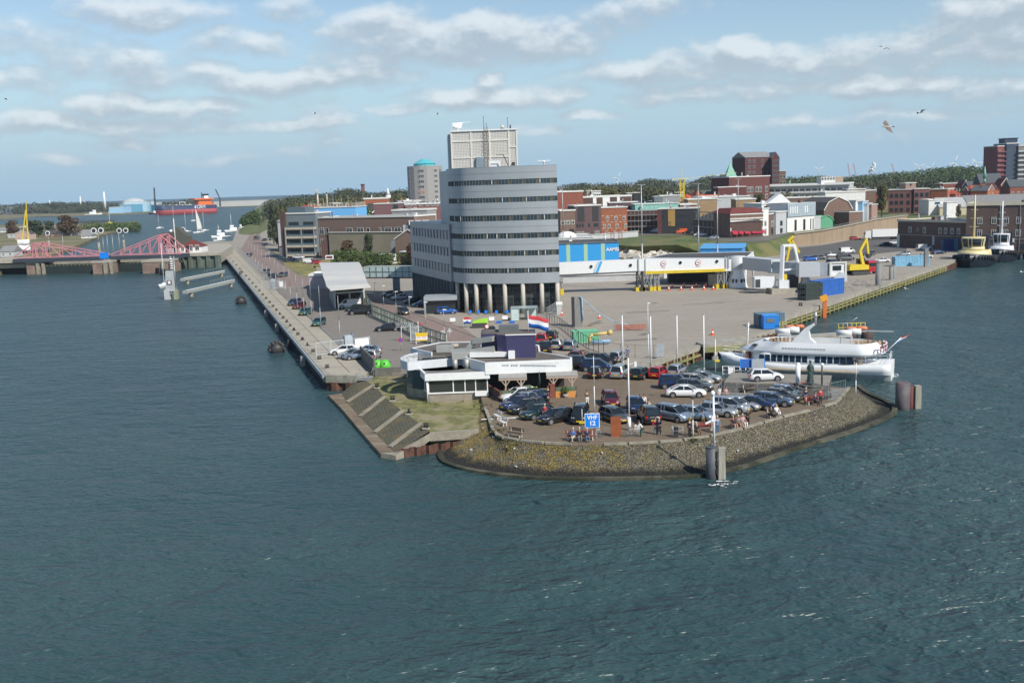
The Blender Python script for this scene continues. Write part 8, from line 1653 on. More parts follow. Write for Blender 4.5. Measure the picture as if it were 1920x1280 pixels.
for i,(a,b,t,m_,lab)in enumerate([(1604,1620,377,PL['white'],'white gabled house right of the barn-shaped one'),(1617,1627,378,PL['sky'],'pale blue narrow house among the white ones'),(1627,1635,382,PL['white'],'slim white house at the end of the quay row'),(1634,1645,384,BRK['pink'],'pink brick house with a dark round roof')]):bld('quay_house',lab,a,b,t,440,445,ZT,10,m_,(F,.3,RF['dark']),[W('F',1,1.8,1.0,[.5])],cat='house')
th=bld('gallery_flats','long white gallery flats with continuous balconies',1408,1592,350,585,560,ZT,12,PL['lgrey'],(F,.8,RF['light']),rows('F',[2.2,5.6,9.0,12.4],1.8,2.6,16,2,None));w=th['w'];H=th['H']
for z in(1.4,4.8,8.2,11.6):part(th,'balcony',PL['white'],(0,w,-1.4,-.1,z,z+1.0));
part(th,'roof_overhang',M_white,(-.5,w+.5,-1.7,-.2,H-.5,H))
bld('roof_house','white glazed roof house with a tan end on the gallery flats',1539,1565,334,566,566,ZT,8,PL['white'],(F,.5,M_white),[W('F',18.2,2.2,1.1,5,1)]);bld('roof_house','tan box at the right end of the gallery flats roof',1565,1580,332,566,566,ZT,8,PL['tan'],(F,.3,RF['light']))
for a,b,t,d,m_,lab in[(1547,1622,362,500,PL['white'],'white flat-roofed strip above the barn-shaped house'),(1590,1622,356,540,BRK['ochre'],'low ochre house behind the white strip'),(1620,1642,358,545,BRK['brown'],'small brown house by the tall tree'),(1475,1545,372,470,BRK['brown'],'brown brick row behind the modern house')]:bld('house_row',lab,a,b,t,d,d,ZT,10,m_,(F,.5,M_white if 'white' in lab else RF['bit']),cat='house')
th=bld('church_tower','small church tower with a pointed pale green spire',1362,1381,333,600,600,ZT,6,BRK['maroon'],(F,.3,RF['dark']),cat='church');w=th['w'];H=th['H'];MB().prism([(-.4,-.4),(w+.4,-.4),(w+.4,6.4),(-.4,6.4)],H,H+8.2,top=[(w/2-.05,2.9),(w/2+.05,2.9),(w/2+.05,3.1),(w/2-.05,3.1)]).build('spire',mat('verdigris',(.22,.45,.34),.7),th)
bld('brick_block','maroon block with white window bays left of the tower block',1367,1443,333,560,575,ZT,14,BRK['maroon'],(F,.5,RF['grey']),[W('F',13,3.0,2.0,[.47,.55],2),W('F',13,3.0,2.0,[.68,.76,.92],2),W('F',9.4,2.4,2.0,[.47,.55,.68,.92],2)]);bld('brick_block','low red block before the church tower',1347,1398,352,540,540,ZT,12,BRK['maroon'],(F,.4,RF['light']))
th=bld('tower_block','tall dark red brick tower block with a grey gabled roof',1397,1449,285,660,668,ZT,14,BRK['tower'],('gx',3.6,RF['grey']),rows('F',[9+3.5*i for i in range(7)],1.9,1.8,[.16,.32,.62,.82],2,PL['grey']));bld('tower_wing','gabled end bay of the tower block with many small windows',1447,1461,285,659,659,ZT,17,BRK['tower'],('gy',3.6,RF['grey']),rows('F',[6+3.0*i for i in range(9)],1.5,.75,4,1,PL['grey']),cat='tower block',trim='no');bld('tower_wing','lower tan and brick stair bay right of the tower block',1461,1473,321,665,665,ZT,8,BRK['brown'],(F,.4,RF['light']),rows('F',[4,8,12,16,20],1.8,1.6,2,1,PL['cream']),cat='tower block')
th=bld('brick_office','red-brown brick office with a tan stair tower behind the ramp',1665,1709,357,540,535,ZT,12,BRK['pink']if 0 else mat('brick_rose',(.20,.09,.08),.85,var=.12),(F,.4,PL['cream']),rows('F',[1,4.6,8.2],2.0,1.6,[.14,.35,.57,.85],2,MD));bld('brick_office','right wing of the red-brown brick office with nine windows',1713,1742,355,534,532,ZT,12,MC['brick_rose'],(F,.4,PL['cream']),rows('F',[1,4.6,8.2],2.2,1.6,3,2,MD));bld('stair_tower','tan stair tower between the two brick office wings',1697,1716,344,538,538,ZT,8,BRK['pink'],(F,.4,PL['cream']),[W('F',14,1,.9,[.5],1,MD)],cat='building')
th=bld('white_shop','low white commercial hall with a blue window',1741,1768,376,505,505,ZT,12,PL['white'],(F,.5,M_white),[W('F',5.2,1.1,2.6,[.6],1,PL['blue'])],cat='shop')
th=bld('market_hall','long hall with pale corrugated roof over cream and pink walls',1762,1818,372,500,497,ZT,30,mat('cream_yellow_wall',(.60,.53,.36),.8),('gx',4.4,RF['light']),cat='hall');th=bld('market_hall','long hall with a two-step grey roof and pink brick wall',1818,2000,368,497,488,ZT,34,BRK['pink']if 0 else mat('brick_faded_pink',(.34,.15,.13),.85),('gx',4.6,RF['grey']),cat='hall')
bld('white_tent','white tilted sign wall among market stalls',1775,1795,380,470,470,ZT,4,PL['white'],(F,.2,M_white),cat='tent')
for a,b,t,m_,lab,wm in[(1866,1884,275,mat('tower_red',(.20,.05,.05),.8),'red brick third of the far tower block with balconies',PL['lgrey']),(1883,1906,270,mat('tower_blue',(.035,.055,.09),.8),'dark blue middle third of the far tower block',PL['slate']),(1905,1990,274,mat('tower_grey',(.17,.15,.14),.8),'grey balconied third of the far tower block',PL['white'])]:
 th=bld('high_rise',lab,a,b,t,820,822,ZT,16,m_,(F,.6,RF['grey']),rows('F',[6+3.6*i for i in range(9)],1.4,2.2 if a>1900 else 1.7,2 if a<1900 else 7,2,wm),cat='tower block')
 if a!=1883:
  for i in range(9):part(th,'balcony',m_ if a<1900 else PL['lgrey'],(-.6,th['w']*.9,-1.6,-.1,5+3.6*i,5.9+3.6*i))
p=XY(1892,825);MB().box(-5,5,0,10,0,4.5).box(-5.6,5.6,-.6,10.6,4.5,5).build('lift_house',MC['tower_blue'],label='dark lift house on the roof of the far tower block',cat='roof house',loc=(p.x,826,D(1892,271,825).z))
rr=random.Random(9)
for a,b,t,d,m_,k_,lab in[(1766,1806,345,700,BRK['red'],F,'flat red brick house among trees'),(1803,1815,338,690,BRK['orange'],'gy','narrow orange gabled house left of the dark church roof'),(1815,1836,340,680,BRK['red'],'gx','red house left of the church roof'),(1836,1878,326,660,BRK['orange'],'gx','church with a long dark slate roof'),(1875,1893,334,650,BRK['orange'],'gy','orange gabled house under the far tower block'),(1892,1990,337,640,BRK['red'],'gx','row of red houses with white dormers under the far tower block'),(1838,1872,348,620,BRK['red'],'gx','dark roofed red houses behind the halls')]:
 th=bld('brick_house' if 'church' not in lab[:6]else 'church',lab,a,b,t,d,d,ZT,10,m_,(k_,.5 if k_==F else 4.5 if d!=660 else 6,RF['slate']if k_=='gx' else RF['tile']if k_=='gy' else RF['light']),rows('F',[2,5.5],1.5,1.6,3 if b-a<50 else 9),cat='house')
p=XY(1844,655);MB().cyl((0,0,0),(0,0,7.5),1.3,.1,6).cyl((0,0,-3),(0,0,0),.8,n=6).build('church_spire',MC['verdigris'],label='tiny pale green spire on the dark church roof',cat='spire',loc=(p.x,655,D(1844,322,655).z-4))
M_wh=mat('warehouse_brick',(.125,.085,.07),.88,var=.15,scale=.5)
th=bld('warehouse','low dark brick warehouse with a cream roof edge beside the tug',1684,1832,419,352,322,0,15,M_wh,(F,.7,RF['bit']),[W('F',5.0,1.9,1.2,[.17,.36,.56,.63,.71,.79]),W('F',5.6,1.1,.6,[.27],1)],trim=PL['cream']);w=th['w']
part(th,'ledge',M_concd,(0,w,-.25,0,4.1,4.45));part(th,'pillar',PL['white'],(0,1.0,-.3,0,0,4.2));part(th,'pillar',PL['lgrey'],(w*.47,w*.47+.9,-.3,0,1.2,4.2))
mb=MB().box(w*.15,w*.16,4,4.15,7,11).build('roof_mast',M_wsign,th)
MB().prism([(w*.55,3),(w*.82,3),(w*.82,10),(w*.60,10)],7.2,9.4,top=[(w*.60,3),(w*.80,3),(w*.80,9),(w*.64,9)]).build('roof_hood',PL['lgrey'],th)
th=bld('warehouse','tall dark brick warehouse with white windows on a piled quay deck',1812,2060,388,318,300,.3,16,M_wh,(F,.8,RF['bit']),rows('F',[4.6,8.3],2.0,1.35,[.11,.22,.315,.41,.51,.61,.71,.81,.91])+[W('F',.7,1.8,2.6,[.33,.45,.57,.7,.83],4,MD)],trim=PL['cream']);w=th['w']
for f in(.265,.42):part(th,'drainpipe',M_galv,(w*f,w*f+.16,-.2,0,0,th['H']));
part(th,'cable_tray',M_galv,(w*.15,w,-.2,-.05,3.6,3.75));part(th,'ac_unit',M_white,(w*.35,w*.35+1.2,-.6,-.05,2.8,3.9))
A,B=G(1872,470,.3),G(2150,461,.3);th=thing('quay_deck','piled quay deck in front of the tall warehouse','quay deck',(A.x,A.y-3,0),math.atan2(B.y-A.y,B.x-A.x));w=(B-A).length;MB().box(0,w,-2.2,6,-.5,.35).build('deck',M_concd,th)
for k in range(12):MB().cyl((1+k*w/12,-1.6,WZ-2),(1+k*w/12,-1.6,-.5),.4,n=8).build('pile',M_wsign if k%3 else M_galv,th)
MB().box(0,w,1.5,1.9,WZ-1,-.5).build('dark_back',MC['dark_recess'],th)
rr=random.Random(44)
for x0,x1,y0,y1,d,n,z,lab,grp in[(1198,1400,377,372,500,13,ZT,'small house from the left in the crowded street behind the dark block','small houses behind the dark block'),(1190,1400,366,359,580,12,ZT,'house roof from the left in the far street below the church tower','far houses below the church tower'),(1560,1662,352,350,600,6,ZT,'small house from the left in front of the long wooded ridge','houses before the wooded ridge'),(1745,1862,356,346,600,8,ZT,'red house from the left between the trees and the long halls','houses above the long halls'),(590,760,384,379,540,10,0,'house from the left in the row behind the sky-blue building','houses behind the sky-blue building')]:
 for i in range(n):
  a=x0+(x1-x0)*i/n+rr.uniform(0,3);b=a+(x1-x0)/n*rr.uniform(.7,.98);k=rr.choice(['gx','gy','gx','hip',F]);m_=rr.choice([BRK['red'],BRK['dark'],BRK['brown'],PL['white'],PL['cream'],BRK['orange'],PL['lgrey']])if 'red' not in lab[:4]else rr.choice([BRK['red'],BRK['orange']])
  th=bld('town_house',f'{ORD[i]} {lab}',a,b,y0+(y1-y0)*i/n+rr.uniform(-2.5,2),d+rr.uniform(-12,12),d,z,9,m_,(k,.5 if k==F else rr.uniform(2.4,3.8),rr.choice([RF['tile'],RF['red'],RF['dark'],RF['grey'],RF['slate'],MC['orange_tiles']])if k!=F else RF['light']),[W('F',th_z,1.4,1.1,2)for th_z in(6.5,9.3)],cat='house',group=grp)
  if k!=F and i%2:chimney(th,th['w']*.3,4.5,th['H']+1.2,2.2)
# --- left part of the town
th=thing('round_flats','round grey block of flats with a turquoise roof cap','tower block',(XY(798,640).x,648,2));R1=66/1950*640/2;H=D(798,311,640).z-2;oct_=[(R1*math.cos(2*PI*(i+.5)/16),R1*.9*math.sin(2*PI*(i+.5)/16))for i in range(16)]
MB().prism(oct_,0,H).build('wall',mat('pale_grey_wall',(.30,.29,.28),.85,var=.04),th);MB().prism([(x*.62,y*.62)for x,y in oct_],H,H+1.4).prism([(x*.66,y*.66)for x,y in oct_],H+1.4,H+4.2,top=[(x*.18,y*.18)for x,y in oct_]).build('roof_cap',mat('turquoise_roof',(.09,.42,.46),.5),th)
for r in range(8):
 for ang_,ww in((-150,2.2),(-98,3.4),(-48,2.4),(-25,2.0)):
  a_=rad(ang_);ap=.985
  window(th,R1*ap*math.cos(a_)+.05*math.cos(a_),R1*.9*ap*math.sin(a_)-.15,H-3.6-r*3.15,ww,1.5,a_+PI/2,3,mat('window_grey_frame',(.42,.42,.40),.6,var=0),M_glass if not(r==4 and ang_==-98)else mat('orange_blind',(.45,.17,.08),.7,var=0))
th=bld('brick_office','brown brick office with large white-framed windows',592,776,411,402,380,0,14,mat('brick_taupe',(.20,.135,.105),.85,var=.1),(F,.5,RF['grey']),[W('F',8.6,2.6,2.2,[.055],2),W('F',8.6,2.6,1.4,[.115],1,PL['lgrey']),W('F',8.7,2.4,3.0,[.345,.46],2),W('F',8.7,2.3,1.4,[.54],1),W('F',8.9,2.2,.9,[.66],1),W('F',8.7,2.4,3.0,[.74,.835],2),W('F',4.9,2.2,1.7,[.055,.115],2),W('F',.8,3.0,2.0,[.055],2)]);w=th['w'];part(th,'white_bay',M_white,(w*.89,w*.935,-.15,0,6.8,11.8))
th=bld('rendered_wall','blank taupe gable wall with chamfered white coping',614,777,436,392,372,0,2.0,mat('taupe_render',(.27,.235,.175),.9,var=.08,scale=.2,world=True),(F,.12,PL['cream']),cat='wall',H=9.6)
p=thing('brick_return','brown slanted brick return at the left end of the taupe wall','wall',(XY(612,393).x-2.6,393,0));MB().ext([(0,0),(2.6,0),(2.6,9.6),(0,5.4)],0,2,axis='y').build('wall',BRK['dark'],p)  # short sloped wall in dark brick
th=bld('blue_building','bright sky-blue building with a railed roof and antenna mast',579,667,391,436,432,0,14,mat('sky_blue_wall',(.16,.45,.78),.6,var=.04),(F,.25,RF['light']),[W('F',12.0,1.9,7.6,[.18],6,PL['lgrey']),W('F',11.0,2.3,1.2,[.51],1,PL['blue'])]);w=th['w'];H=th['H'];rail(th,[(0,0,H+.2),(w,0,H+.2),(w,12,H+.2)],1.7,PL['cream'],.09,mid=2);MB().cyl((w*.17,2,H),(w*.17,2,H+6.2),.45,.3,8).cyl((w*.17,2,H+6.2),(w*.17,2,H+6.5),.9,n=8).cyl((w*.17,2,H+6.5),(w*.17,2,H+7.8),.2,n=6).bar((w*.17-1.3,2,H+7.6),(w*.17+1.3,2,H+7.6),.25).build('radar_mast',PL['cream'],th);MB().cyl((w*.37,2,H),(w*.37,2,H+5.6),.22,n=6).build('flag_mast',PL['cream'],th)
for k,f in enumerate((.0,.27,.48,.55,.66,.8,.97)):MB().cyl((w*f,3,H),(w*f,3,H+3+k%3),.06,n=5).build('whip_antenna',PL['cream'],th)
th=bld('balcony_flats','flats with four tiers of deep balconies and sand-coloured edges',536,591,402,404,400,0,12,PL['slate'],(F,.5,PL['lgrey']),rows('F',[1.6,5.0,8.4,11.8],1.9,4.4,2,4,MD));w=th['w'];H=th['H']
for z in(.6,4.0,7.4,10.8):part(th,'balcony',mat('sand_band',(.46,.40,.31),.8),(0,w,-1.8,0,z,z+.9));part(th,'balcony_glass',mat('balcony_glass',(.10,.15,.17),.15,var=0),(.2,w-.2,-1.8,-1.74,z+.9,z+1.7))
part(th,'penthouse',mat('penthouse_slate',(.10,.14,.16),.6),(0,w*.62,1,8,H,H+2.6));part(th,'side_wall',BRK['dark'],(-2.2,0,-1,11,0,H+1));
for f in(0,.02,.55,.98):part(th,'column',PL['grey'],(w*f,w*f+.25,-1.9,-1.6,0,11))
bld('brick_house','brick house with a bold white gable edge by the office wing',738,790,431,362,358,0,10,MC['brick_taupe'],('gy',3.4,RF['tile']),cat='house');part(thing('flank_wing','dark flank of the white-edged brick house','wall',(XY(730,368).x,368,0)),'wall',PL['slate'],(0,3,0,6,0,6.6))  # flank is a separate box in slate plaster
bld('garden_house','small white flat-roofed garden house with a green door',694,728,464,352,350,0,5,PL['white'],(F,.4,M_white),[W('F',.6,1.5,2.4,[.45],3),W('F',.1,2.0,1.2,[.86],1,PL['green'])],cat='house',H=2.8);bld('brick_shed','low brick shed against the gabled brick house',747,776,460,345,342,0,6,BRK['brown'],(F,.3,RF['grey']),cat='shed',H=4.2)
th=bld('brick_row','long row of brick houses with white eaves behind the office wing',760,842,384,470,470,0,12,BRK['pink']if 0 else MC['brick_rose'],(F,.5,RF['dark']),[W('F',17.0,2.4,1.4,[.36,.52,.64,.74,.93]),W('F',17.4,1.4,1.2,[.05,.14,.23],2)],cat='house',trim=M_white)
bld('brick_row','plain dusky red hall behind the brown brick office',702,764,383,478,478,0,14,mat('dusky_red',(.17,.09,.09),.85,var=.1),(F,.3,RF['dark']),[W('F',16.2,1.8,2.2,[.65],2,MD)]);bld('rooftop_plant','grey flat roof with ducts and white bins behind the brown office',735,800,396,430,426,0,12,PL['grey'],(F,.6,M_white));
for i,px in enumerate((777,787,802)):p=XY(px,392);MB().box(-1.1,1.1,0,1.4,0,1.3).box(-1.2,1.2,-.1,1.5,1.3,1.5).build('roof_box',M_white,label=f'{ORD[i]} white box from the left on the roof above the office wing',cat='roof box',loc=(p.x,380,11.9),group='white boxes above the office wing')
bld('red_roof_flats','white-edged flats with red roof far behind the blue building',683,729,374,590,590,0,10,BRK['orange'],(F,.8,M_white),[W('F',15.5,1.5,1.5,6)]);bld('brick_house','tall orange roof behind the bushes left of the round flats',744,756,371,600,600,0,8,BRK['red'],('gy',3,MC['orange_tiles']),cat='house')
p=XY(683,1500);MB().cyl((0,0,0),(0,0,D(683,347,1500).z),3.2,2.4,10).cyl((0,0,D(683,347,1500).z),(0,0,D(683,345,1500).z),3.2,n=8).build('far_tower',BRK['maroon'],label='slender dark red tower on the horizon above the trees',cat='tower',loc=(p.x,1500,0))
p=XY(729.5,700);z=D(729,372,700).z;th=thing('church_spire','thin white church spire before the dark trees','spire',(p.x,700,0));MB().cyl((0,0,0),(0,0,z),1.3,n=8).build('shaft',PL['grey'],th);MB().cyl((0,0,z),(0,0,z+2),1.8,n=8).cyl((0,0,z+2),(0,0,z+7),1.6,.1,8).build('lantern',PL['white'],th)
bld('white_house','white gabled house with a dark roof by the dike road',519,533,446,412,408,0,10,PL['white'],('shed',2.4,RF['dark']),cat='house',H=6.2);bld('white_house','tall narrow white house front below the brick gable',519,531,415,450,448,0,9,PL['white'],(F,.3,M_white),[W('F',5.5,3.6,1.0,[.7],1,PL['lgrey'])],cat='house');bld('brick_house','brick gable house with white edge behind the narrow white front',522,536,400,455,453,0,9,BRK['brown'],('shed',3,RF['grey']),cat='house')
for a,b,t,d,m_,rf,lab in[(-40,24,391,2350,PL['slate'],(F,.5,RF['dark']),'dark low hall at the left edge of the far bank'),(36,60,389,2350,BRK['red'],(F,.5,RF['dark']),'dark red brick works on the far bank'),(46,90,388,2350,BRK['brown'],('gx',3,RF['dark']),'long brown factory on the far bank'),(86,103,392,2350,PL['lgrey'],(F,.5,RF['light']),'low pale hall by the water on the far bank'),(116,130,387,2350,PL['cream'],('gy',5,RF['tile']),'cream villa with a red roof among the far trees'),(205,232,389,1900,PL['sky'],(F,.5,RF['dark']),'small blue-grey plant left of the blue hall'),(226,262,384,1980,mat('hall_blue',(.14,.38,.55),.6),(F,.5,RF['light']),'mid-blue lower shipyard hall'),(235,277,379,2000,mat('hall_pale_blue',(.42,.60,.68),.6),(F,.5,RF['light']),'pale blue shipyard hall behind the bow of the tanker'),(277,292,380,2010,MC['hall_blue'],('shed',5,RF['light']),'blue shipyard annex touching the tanker bow'),(402,500,378.5,2420,mat('far_white_hall',(.50,.50,.48),.7),(F,.5,RF['light']),'very long white warehouse across the water behind the tugs')]:
 bld('far_hall',lab,a,b,t,d,d,-1,40,m_,rf,cat='building')
p=XY(253,2050);MB().ball((0,0,0),24,24,13,16,8).build('far_dome',PL['lgrey'],label='pale grey dome rising behind the pale blue hall',cat='dome',loc=(p.x,2050,D(253,378,2050).z-6))
for px,tp,d,r,lab in[(198,359,2300,3.2,'tall pale chimney above the far left trees'),(153,368,2300,2.2,'slim white wind turbine tower above the far left trees'),(95,375,2300,1.6,'thin red-brown chimney over the far factory')]:
 p=XY(px,d);MB().cyl((0,0,0),(0,0,D(px,tp,d).z+1),r,r*.6,8).cyl((0,0,D(px,tp,d).z+1),(0,0,D(px,tp,d).z+2),r*.8,n=8).build('chimney',PL['white']if d>2000 else BRK['red'],label=lab,cat='chimney',loc=(p.x,d,-1))
for px,t0,px1,t1,d,lab in[(290,372,289,352,2000,'dark upright crane jib beside the tanker bow'),(412,372,404,355,2400,'dark slanting crane jib behind the tanker stern'),(1594,335,1590,307,3000,'faint red port crane on the horizon, leftmost of three'),(1606,334,1600,306,3000,'faint red port crane on the horizon, in the middle'),(1678,328,1672,307,3000,'faint red port crane on the horizon, rightmost of three')]:
 A,B=D(px,t0,d),D(px1,t1,d);th=thing('harbour_crane',lab,'crane',(A.x,d,0));MB().bar((0,0,0),(0,0,A.z),3).build('tower',M_ste if d<2900 else mat('crane_pink',(.50,.25,.25),.7),th);MB().bar((0,0,A.z),(B.x-A.x,0,B.z),2.2).build('jib',M_ste if d<2900 else MC['crane_pink'],th);
 if d>2900:MB().box(-8,10,0,8,A.z-4,A.z+1).build('cabin',M_white,th)
def turbine(px,hub,d,lab,ph):
 p=D(px,hub,d);th=thing('wind_turbine',lab,'wind turbine',(p.x,d,0),0,'wind turbines on the horizon');MB().cyl((0,0,0),(0,0,p.z),1.8,1.1,8).build('tower',M_white,th);MB().ball((0,-2,p.z),2,2.5,2,8,6).build('nacelle',M_white,th)
 for k in range(3):a_=ph+k*2*PI/3;MB().loft([[(r_*math.cos(a_)+w_*math.sin(a_),-3+q,p.z+r_*math.sin(a_)-w_*math.cos(a_))for w_,q in((-.9*s_,0),(.9*s_,0),(.9*s_,.5),(-.9*s_,.5))]for r_,s_ in((1,1),(8,1.3),(22,.3))]).build('blade',M_white,th)
for px,hub,d,lab,ph in[(1722,313,3000,'white wind turbine left of the long tree ridge',.4),(1789,306,2800,'wind turbine just above the highest treetops',1.2),(1818,309,3300,'small faint wind turbine right of the highest treetops',.8),(1831,307,3000,'wind turbine nearest the pale green spire',.2),(1744,314,3400,'faintest wind turbine between the two left ones',.9),(1535,318,3600,'faint single wind turbine above the gallery flats',.5),(1157,334,3400,'faint wind turbine over the trees right of the office',1.0)]:turbine(px,hub,d,lab,ph)
p=D(1634,322,3000);th=thing('steam_stack','tall stack with a small white steam cloud on the horizon','chimney',(p.x,3000,0));MB().cyl((0,0,0),(0,0,p.z-8),3,n=8).build('stack',M_white,th)
mb=MB();r=random.Random(3)
for i in range(26):t=i/26;mb.ball((p.x+r.uniform(-6,6)*(1-t*.4)+t*8,3000+r.uniform(-4,4),p.z-2+t*26),3.6-t*1.5+r.uniform(-1,1.5),5,4,8,5)
mb.build('steam',mat('steam_white',(.80,.80,.80),1,var=0),kind='stuff',label='small white steam cloud drifting from the distant stack',cat='steam')
for a,b,t,yb,m_,k_,lab in[(24,52,432,450,mat('pink_render',(.50,.36,.30),.85),'gy','pink gabled house on the lock island, nearer the bridge'),(88,111,423,437,MC['pink_render'],'gy','pink gabled house beside the round dark tree'),(148,167,436,447,PL['white'],'gx','small white gatehouse by the lock water'),(148,172,431,440,PL['white'],'gx','long low white house behind the white gatehouse'),(-8,18,462,482,PL['lgrey'],'gx','grey-white house at the left picture edge'),(43,60,428,440,PL['white'],'gx','row house with white dormers left of the dark tree'),(-6,6,427,436,PL['white'],'gx','white cottage at the left edge of the island'),(76,100,432,446,BRK['brown'],'gx','brown low house behind the yellow mast'),(110,135,434,442,PL['grey'],F,'grey shed under the big dark tree'),(30,50,427,432,RF['dark'],F,'dark roofed shed behind the pink house'),(10,40,440,446,PL['lgrey'],F,'low pale annexe left of the pink house')]:
 d=G((a+b)/2,yb,-.6).y;bld('island_house',lab,a,b,t,d,d,-.6,9,m_,(k_,2.6 if k_!=F else.4,RF['grey']if 'white' in lab else RF['dark']),[W('F',.8,1.3,1.1,2)],cat='house',trim=M_white if k_!=F else None)
# --- trees
def leafmat(name,a,b):
 m=mat(name,a,.95,var=.3,scale=.35,col2=b,thr=.5);return m
LM=[leafmat('leaf_olive',(.085,.085,.03),(.12,.11,.045)),leafmat('leaf_dark',(.050,.066,.032),(.075,.08,.038)),leafmat('leaf_rust',(.10,.06,.03),(.07,.055,.03)),leafmat('leaf_grey',(.16,.16,.11),(.10,.11,.07)),leafmat('leaf_green',(.05,.09,.02),(.075,.10,.03))]
def clump(mb,r,cx,cy,cz,rx,rz,n,s):
 for i in range(n):
  u=r.uniform(-1,1);a=r.uniform(0,2*PI);k=r.uniform(.72,1.05);q=math.sqrt(1-u*u);nx,ny,nz=q*math.cos(a),q*math.sin(a),u
  p=Vector((cx+nx*rx*k,cy+ny*rx*k,cz+nz*rz*k));nv=Vector((nx+r.uniform(-.5,.5),ny+r.uniform(-.5,.5),nz+r.uniform(-.3,.6))).normalized()
  t=nv.orthogonal().normalized();t.rotate(Matrix.Rotation(r.uniform(0,6),3,nv));b=nv.cross(t);w=s*r.uniform(.6,1.2)
  mb.add([p-t*w,p-b*w*.8+nv*w*.2,p+t*w,p+b*w*.8+nv*w*.15],[(0,1,2,3)])
def tree_src(seed,lm,n=20,per=75,flat=1.0):
 r=random.Random(seed);th=thing('tree','','tree');mb=MB()
 for i in range(n):a=r.uniform(0,6.28);q=r.uniform(.05,.34);z=r.uniform(.24,.86);k=(1-abs(z-.5)*.9);clump(mb,r,math.cos(a)*q*k,math.sin(a)*q*k,z,r.uniform(.12,.2),r.uniform(.10,.17)*flat,per,.045)
 me=mb.mesh('crown',LM[lm]);o=bpy.data.objects.new('crown',me);COL.objects.link(o);o.parent=th
 t=MB().cyl((0,0,0),(.01,0,.3),.035,.026,8).cyl((.01,0,.3),(0,.01,.6),.026,.012,7)
 for k in range(5):a=k*1.3;t.cyl((0,0,.28+.05*k),(.2*math.cos(a),.2*math.sin(a),.52+.06*k),.014,.006,5)
 t.build('trunk',mat('bark',(.06,.045,.03),.95),th);learn(th);return[th,False]
TS=[tree_src(i+1,i)for i in range(5)]
def tree(k,px,ytop,d,zb,wd_,label,group=None,name='tree'):
 p=XY(px,d);h=D(px,ytop,d).z-zb;s=TS[k];sc_=(wd_/1950*d/.8,wd_/1950*d/.8,h/.97);o=s[0]
 if not s[1]:s[1]=True;tag(o,label,None,group,loc=(p.x,p.y,zb),rz=R_.uniform(0,6));o.scale=sc_;c=o
 else:c=dup(o,loc=(p.x,p.y,zb),rz=R_.uniform(0,6),label=label,group=group,scale=sc_)
 return c
for k,px,yt,d,zb,w,lab in[(2,645,451,352,0,42,'reddish bush-like tree against the taupe wall'),(1,686,436,356,0,24,'dark slender pine before the taupe wall'),(2,770,455,338,0,26,'rust-coloured shrub tree at the corner of the office wing'),(0,856,360,560,0,30,'olive tree between the round flats and the office tower'),(0,745,368,560,0,30,'olive bush below the tall orange roof'),(4,690,385,500,0,42,'bright green tree right of the blue building'),(1,510,382,520,0,28,'dark tree by the dike road, farthest left'),(0,524,386,500,0,26,'olive tree by the dike road in the middle'),(1,540,378,560,0,40,'large dark tree behind the balcony flats'),(1,518,398,470,0,20,'dark tree close to the white houses'),(3,1468,355,520,ZT,70,'large silvery grey tree before the gallery flats'),(0,1422,362,500,ZT,28,'olive tree left of the silvery grey tree'),(0,1653,345,500,ZT,26,'tall yellow-green poplar left of the brick office'),(0,1375,365,530,ZT,30,'olive tree before the low red block'),(2,125,404,760,-.6,44,'big round dark reddish tree on the lock island'),(4,68,420,760,-.6,20,'green tree between the island houses'),(2,20,413,760,-.6,24,'reddish tree near the left end of the island'),(1,62,412,760,-.6,38,'dark tree behind the green island tree'),(1,92,413,760,-.6,26,'dark tree left of the big round one'),(4,1832,385,470,ZT,16,'small green tree by the market stalls'),(1,1490,350,620,ZT,60,'dark tree crowd right of the tower block'),(4,1500,338,640,ZT,50,'green tree right of the tower block'),(2,1797,383,460,ZT,10,'thin reddish sapling beside the white sign wall')]:
 tree(k,px,yt,d,zb,w,lab)
def scrub(name,label,pts,d,zb,m_,n,s,rx,seed,dd=6):
 r=random.Random(seed);mb=MB()
 for i in range(n):
  f=r.random()*(len(pts)-1);j=int(f);px=pts[j][0]+(pts[j+1][0]-pts[j][0])*(f-j);yt=pts[j][1]+(pts[j+1][1]-pts[j][1])*(f-j)
  y=d+r.uniform(0,dd);p=XY(px,y);zt=D(px,yt,y).z-r.uniform(0,1)*rx*.4;z0=zb;q=rx*r.uniform(.7,1.2)
  clump(mb,r,p.x,y,zt-q*.8,q,min(q,max(1.0,(zt-z0)*.6)),46,s)
  if zt-z0>q*2.2:clump(mb,r,p.x+r.uniform(-1,1)*q*.5,y-q*.3,(zt+z0)/2-q*.4,q*1.05,(zt-z0)*.35,40,s*1.1)
 mb.build(name,m_,kind='stuff',label=label,cat='vegetation')
scrub('hedge','dark green scrub along the foot of the taupe wall',[(622,470),(660,465),(700,474),(760,472),(776,466)],342,0,LM[4],90,.3,1.7,3)
sheet('dry_grass',[(588,502),(640,498),(776,505),(776,480),(620,484),(588,492)],3*e,mat('dry_grass',(.22,.19,.06),.95,var=.25,scale=.3,world=True,col2=(.12,.13,.04),thr=.55))
sheet('verge',[(508,468),(530,485),(534,499),(560,516),(600,524),(592,500),(540,480)],3*e,MC['dry_grass'])
W1=[(500,376),(530,372),(570,366),(600,364),(640,355),(660,352),(700,362),(730,358),(764,354),(800,356),(850,356)]
scrub('woods','dark wooded ridge behind the left part of the town',W1,900,0,LM[1],210,1.0,7,11,160);scrub('woods','nearer olive trees along the foot of the left wooded ridge',[(540,380),(600,374),(640,366),(700,368),(764,366),(840,370)],700,0,LM[0],90,.8,6,12,60)
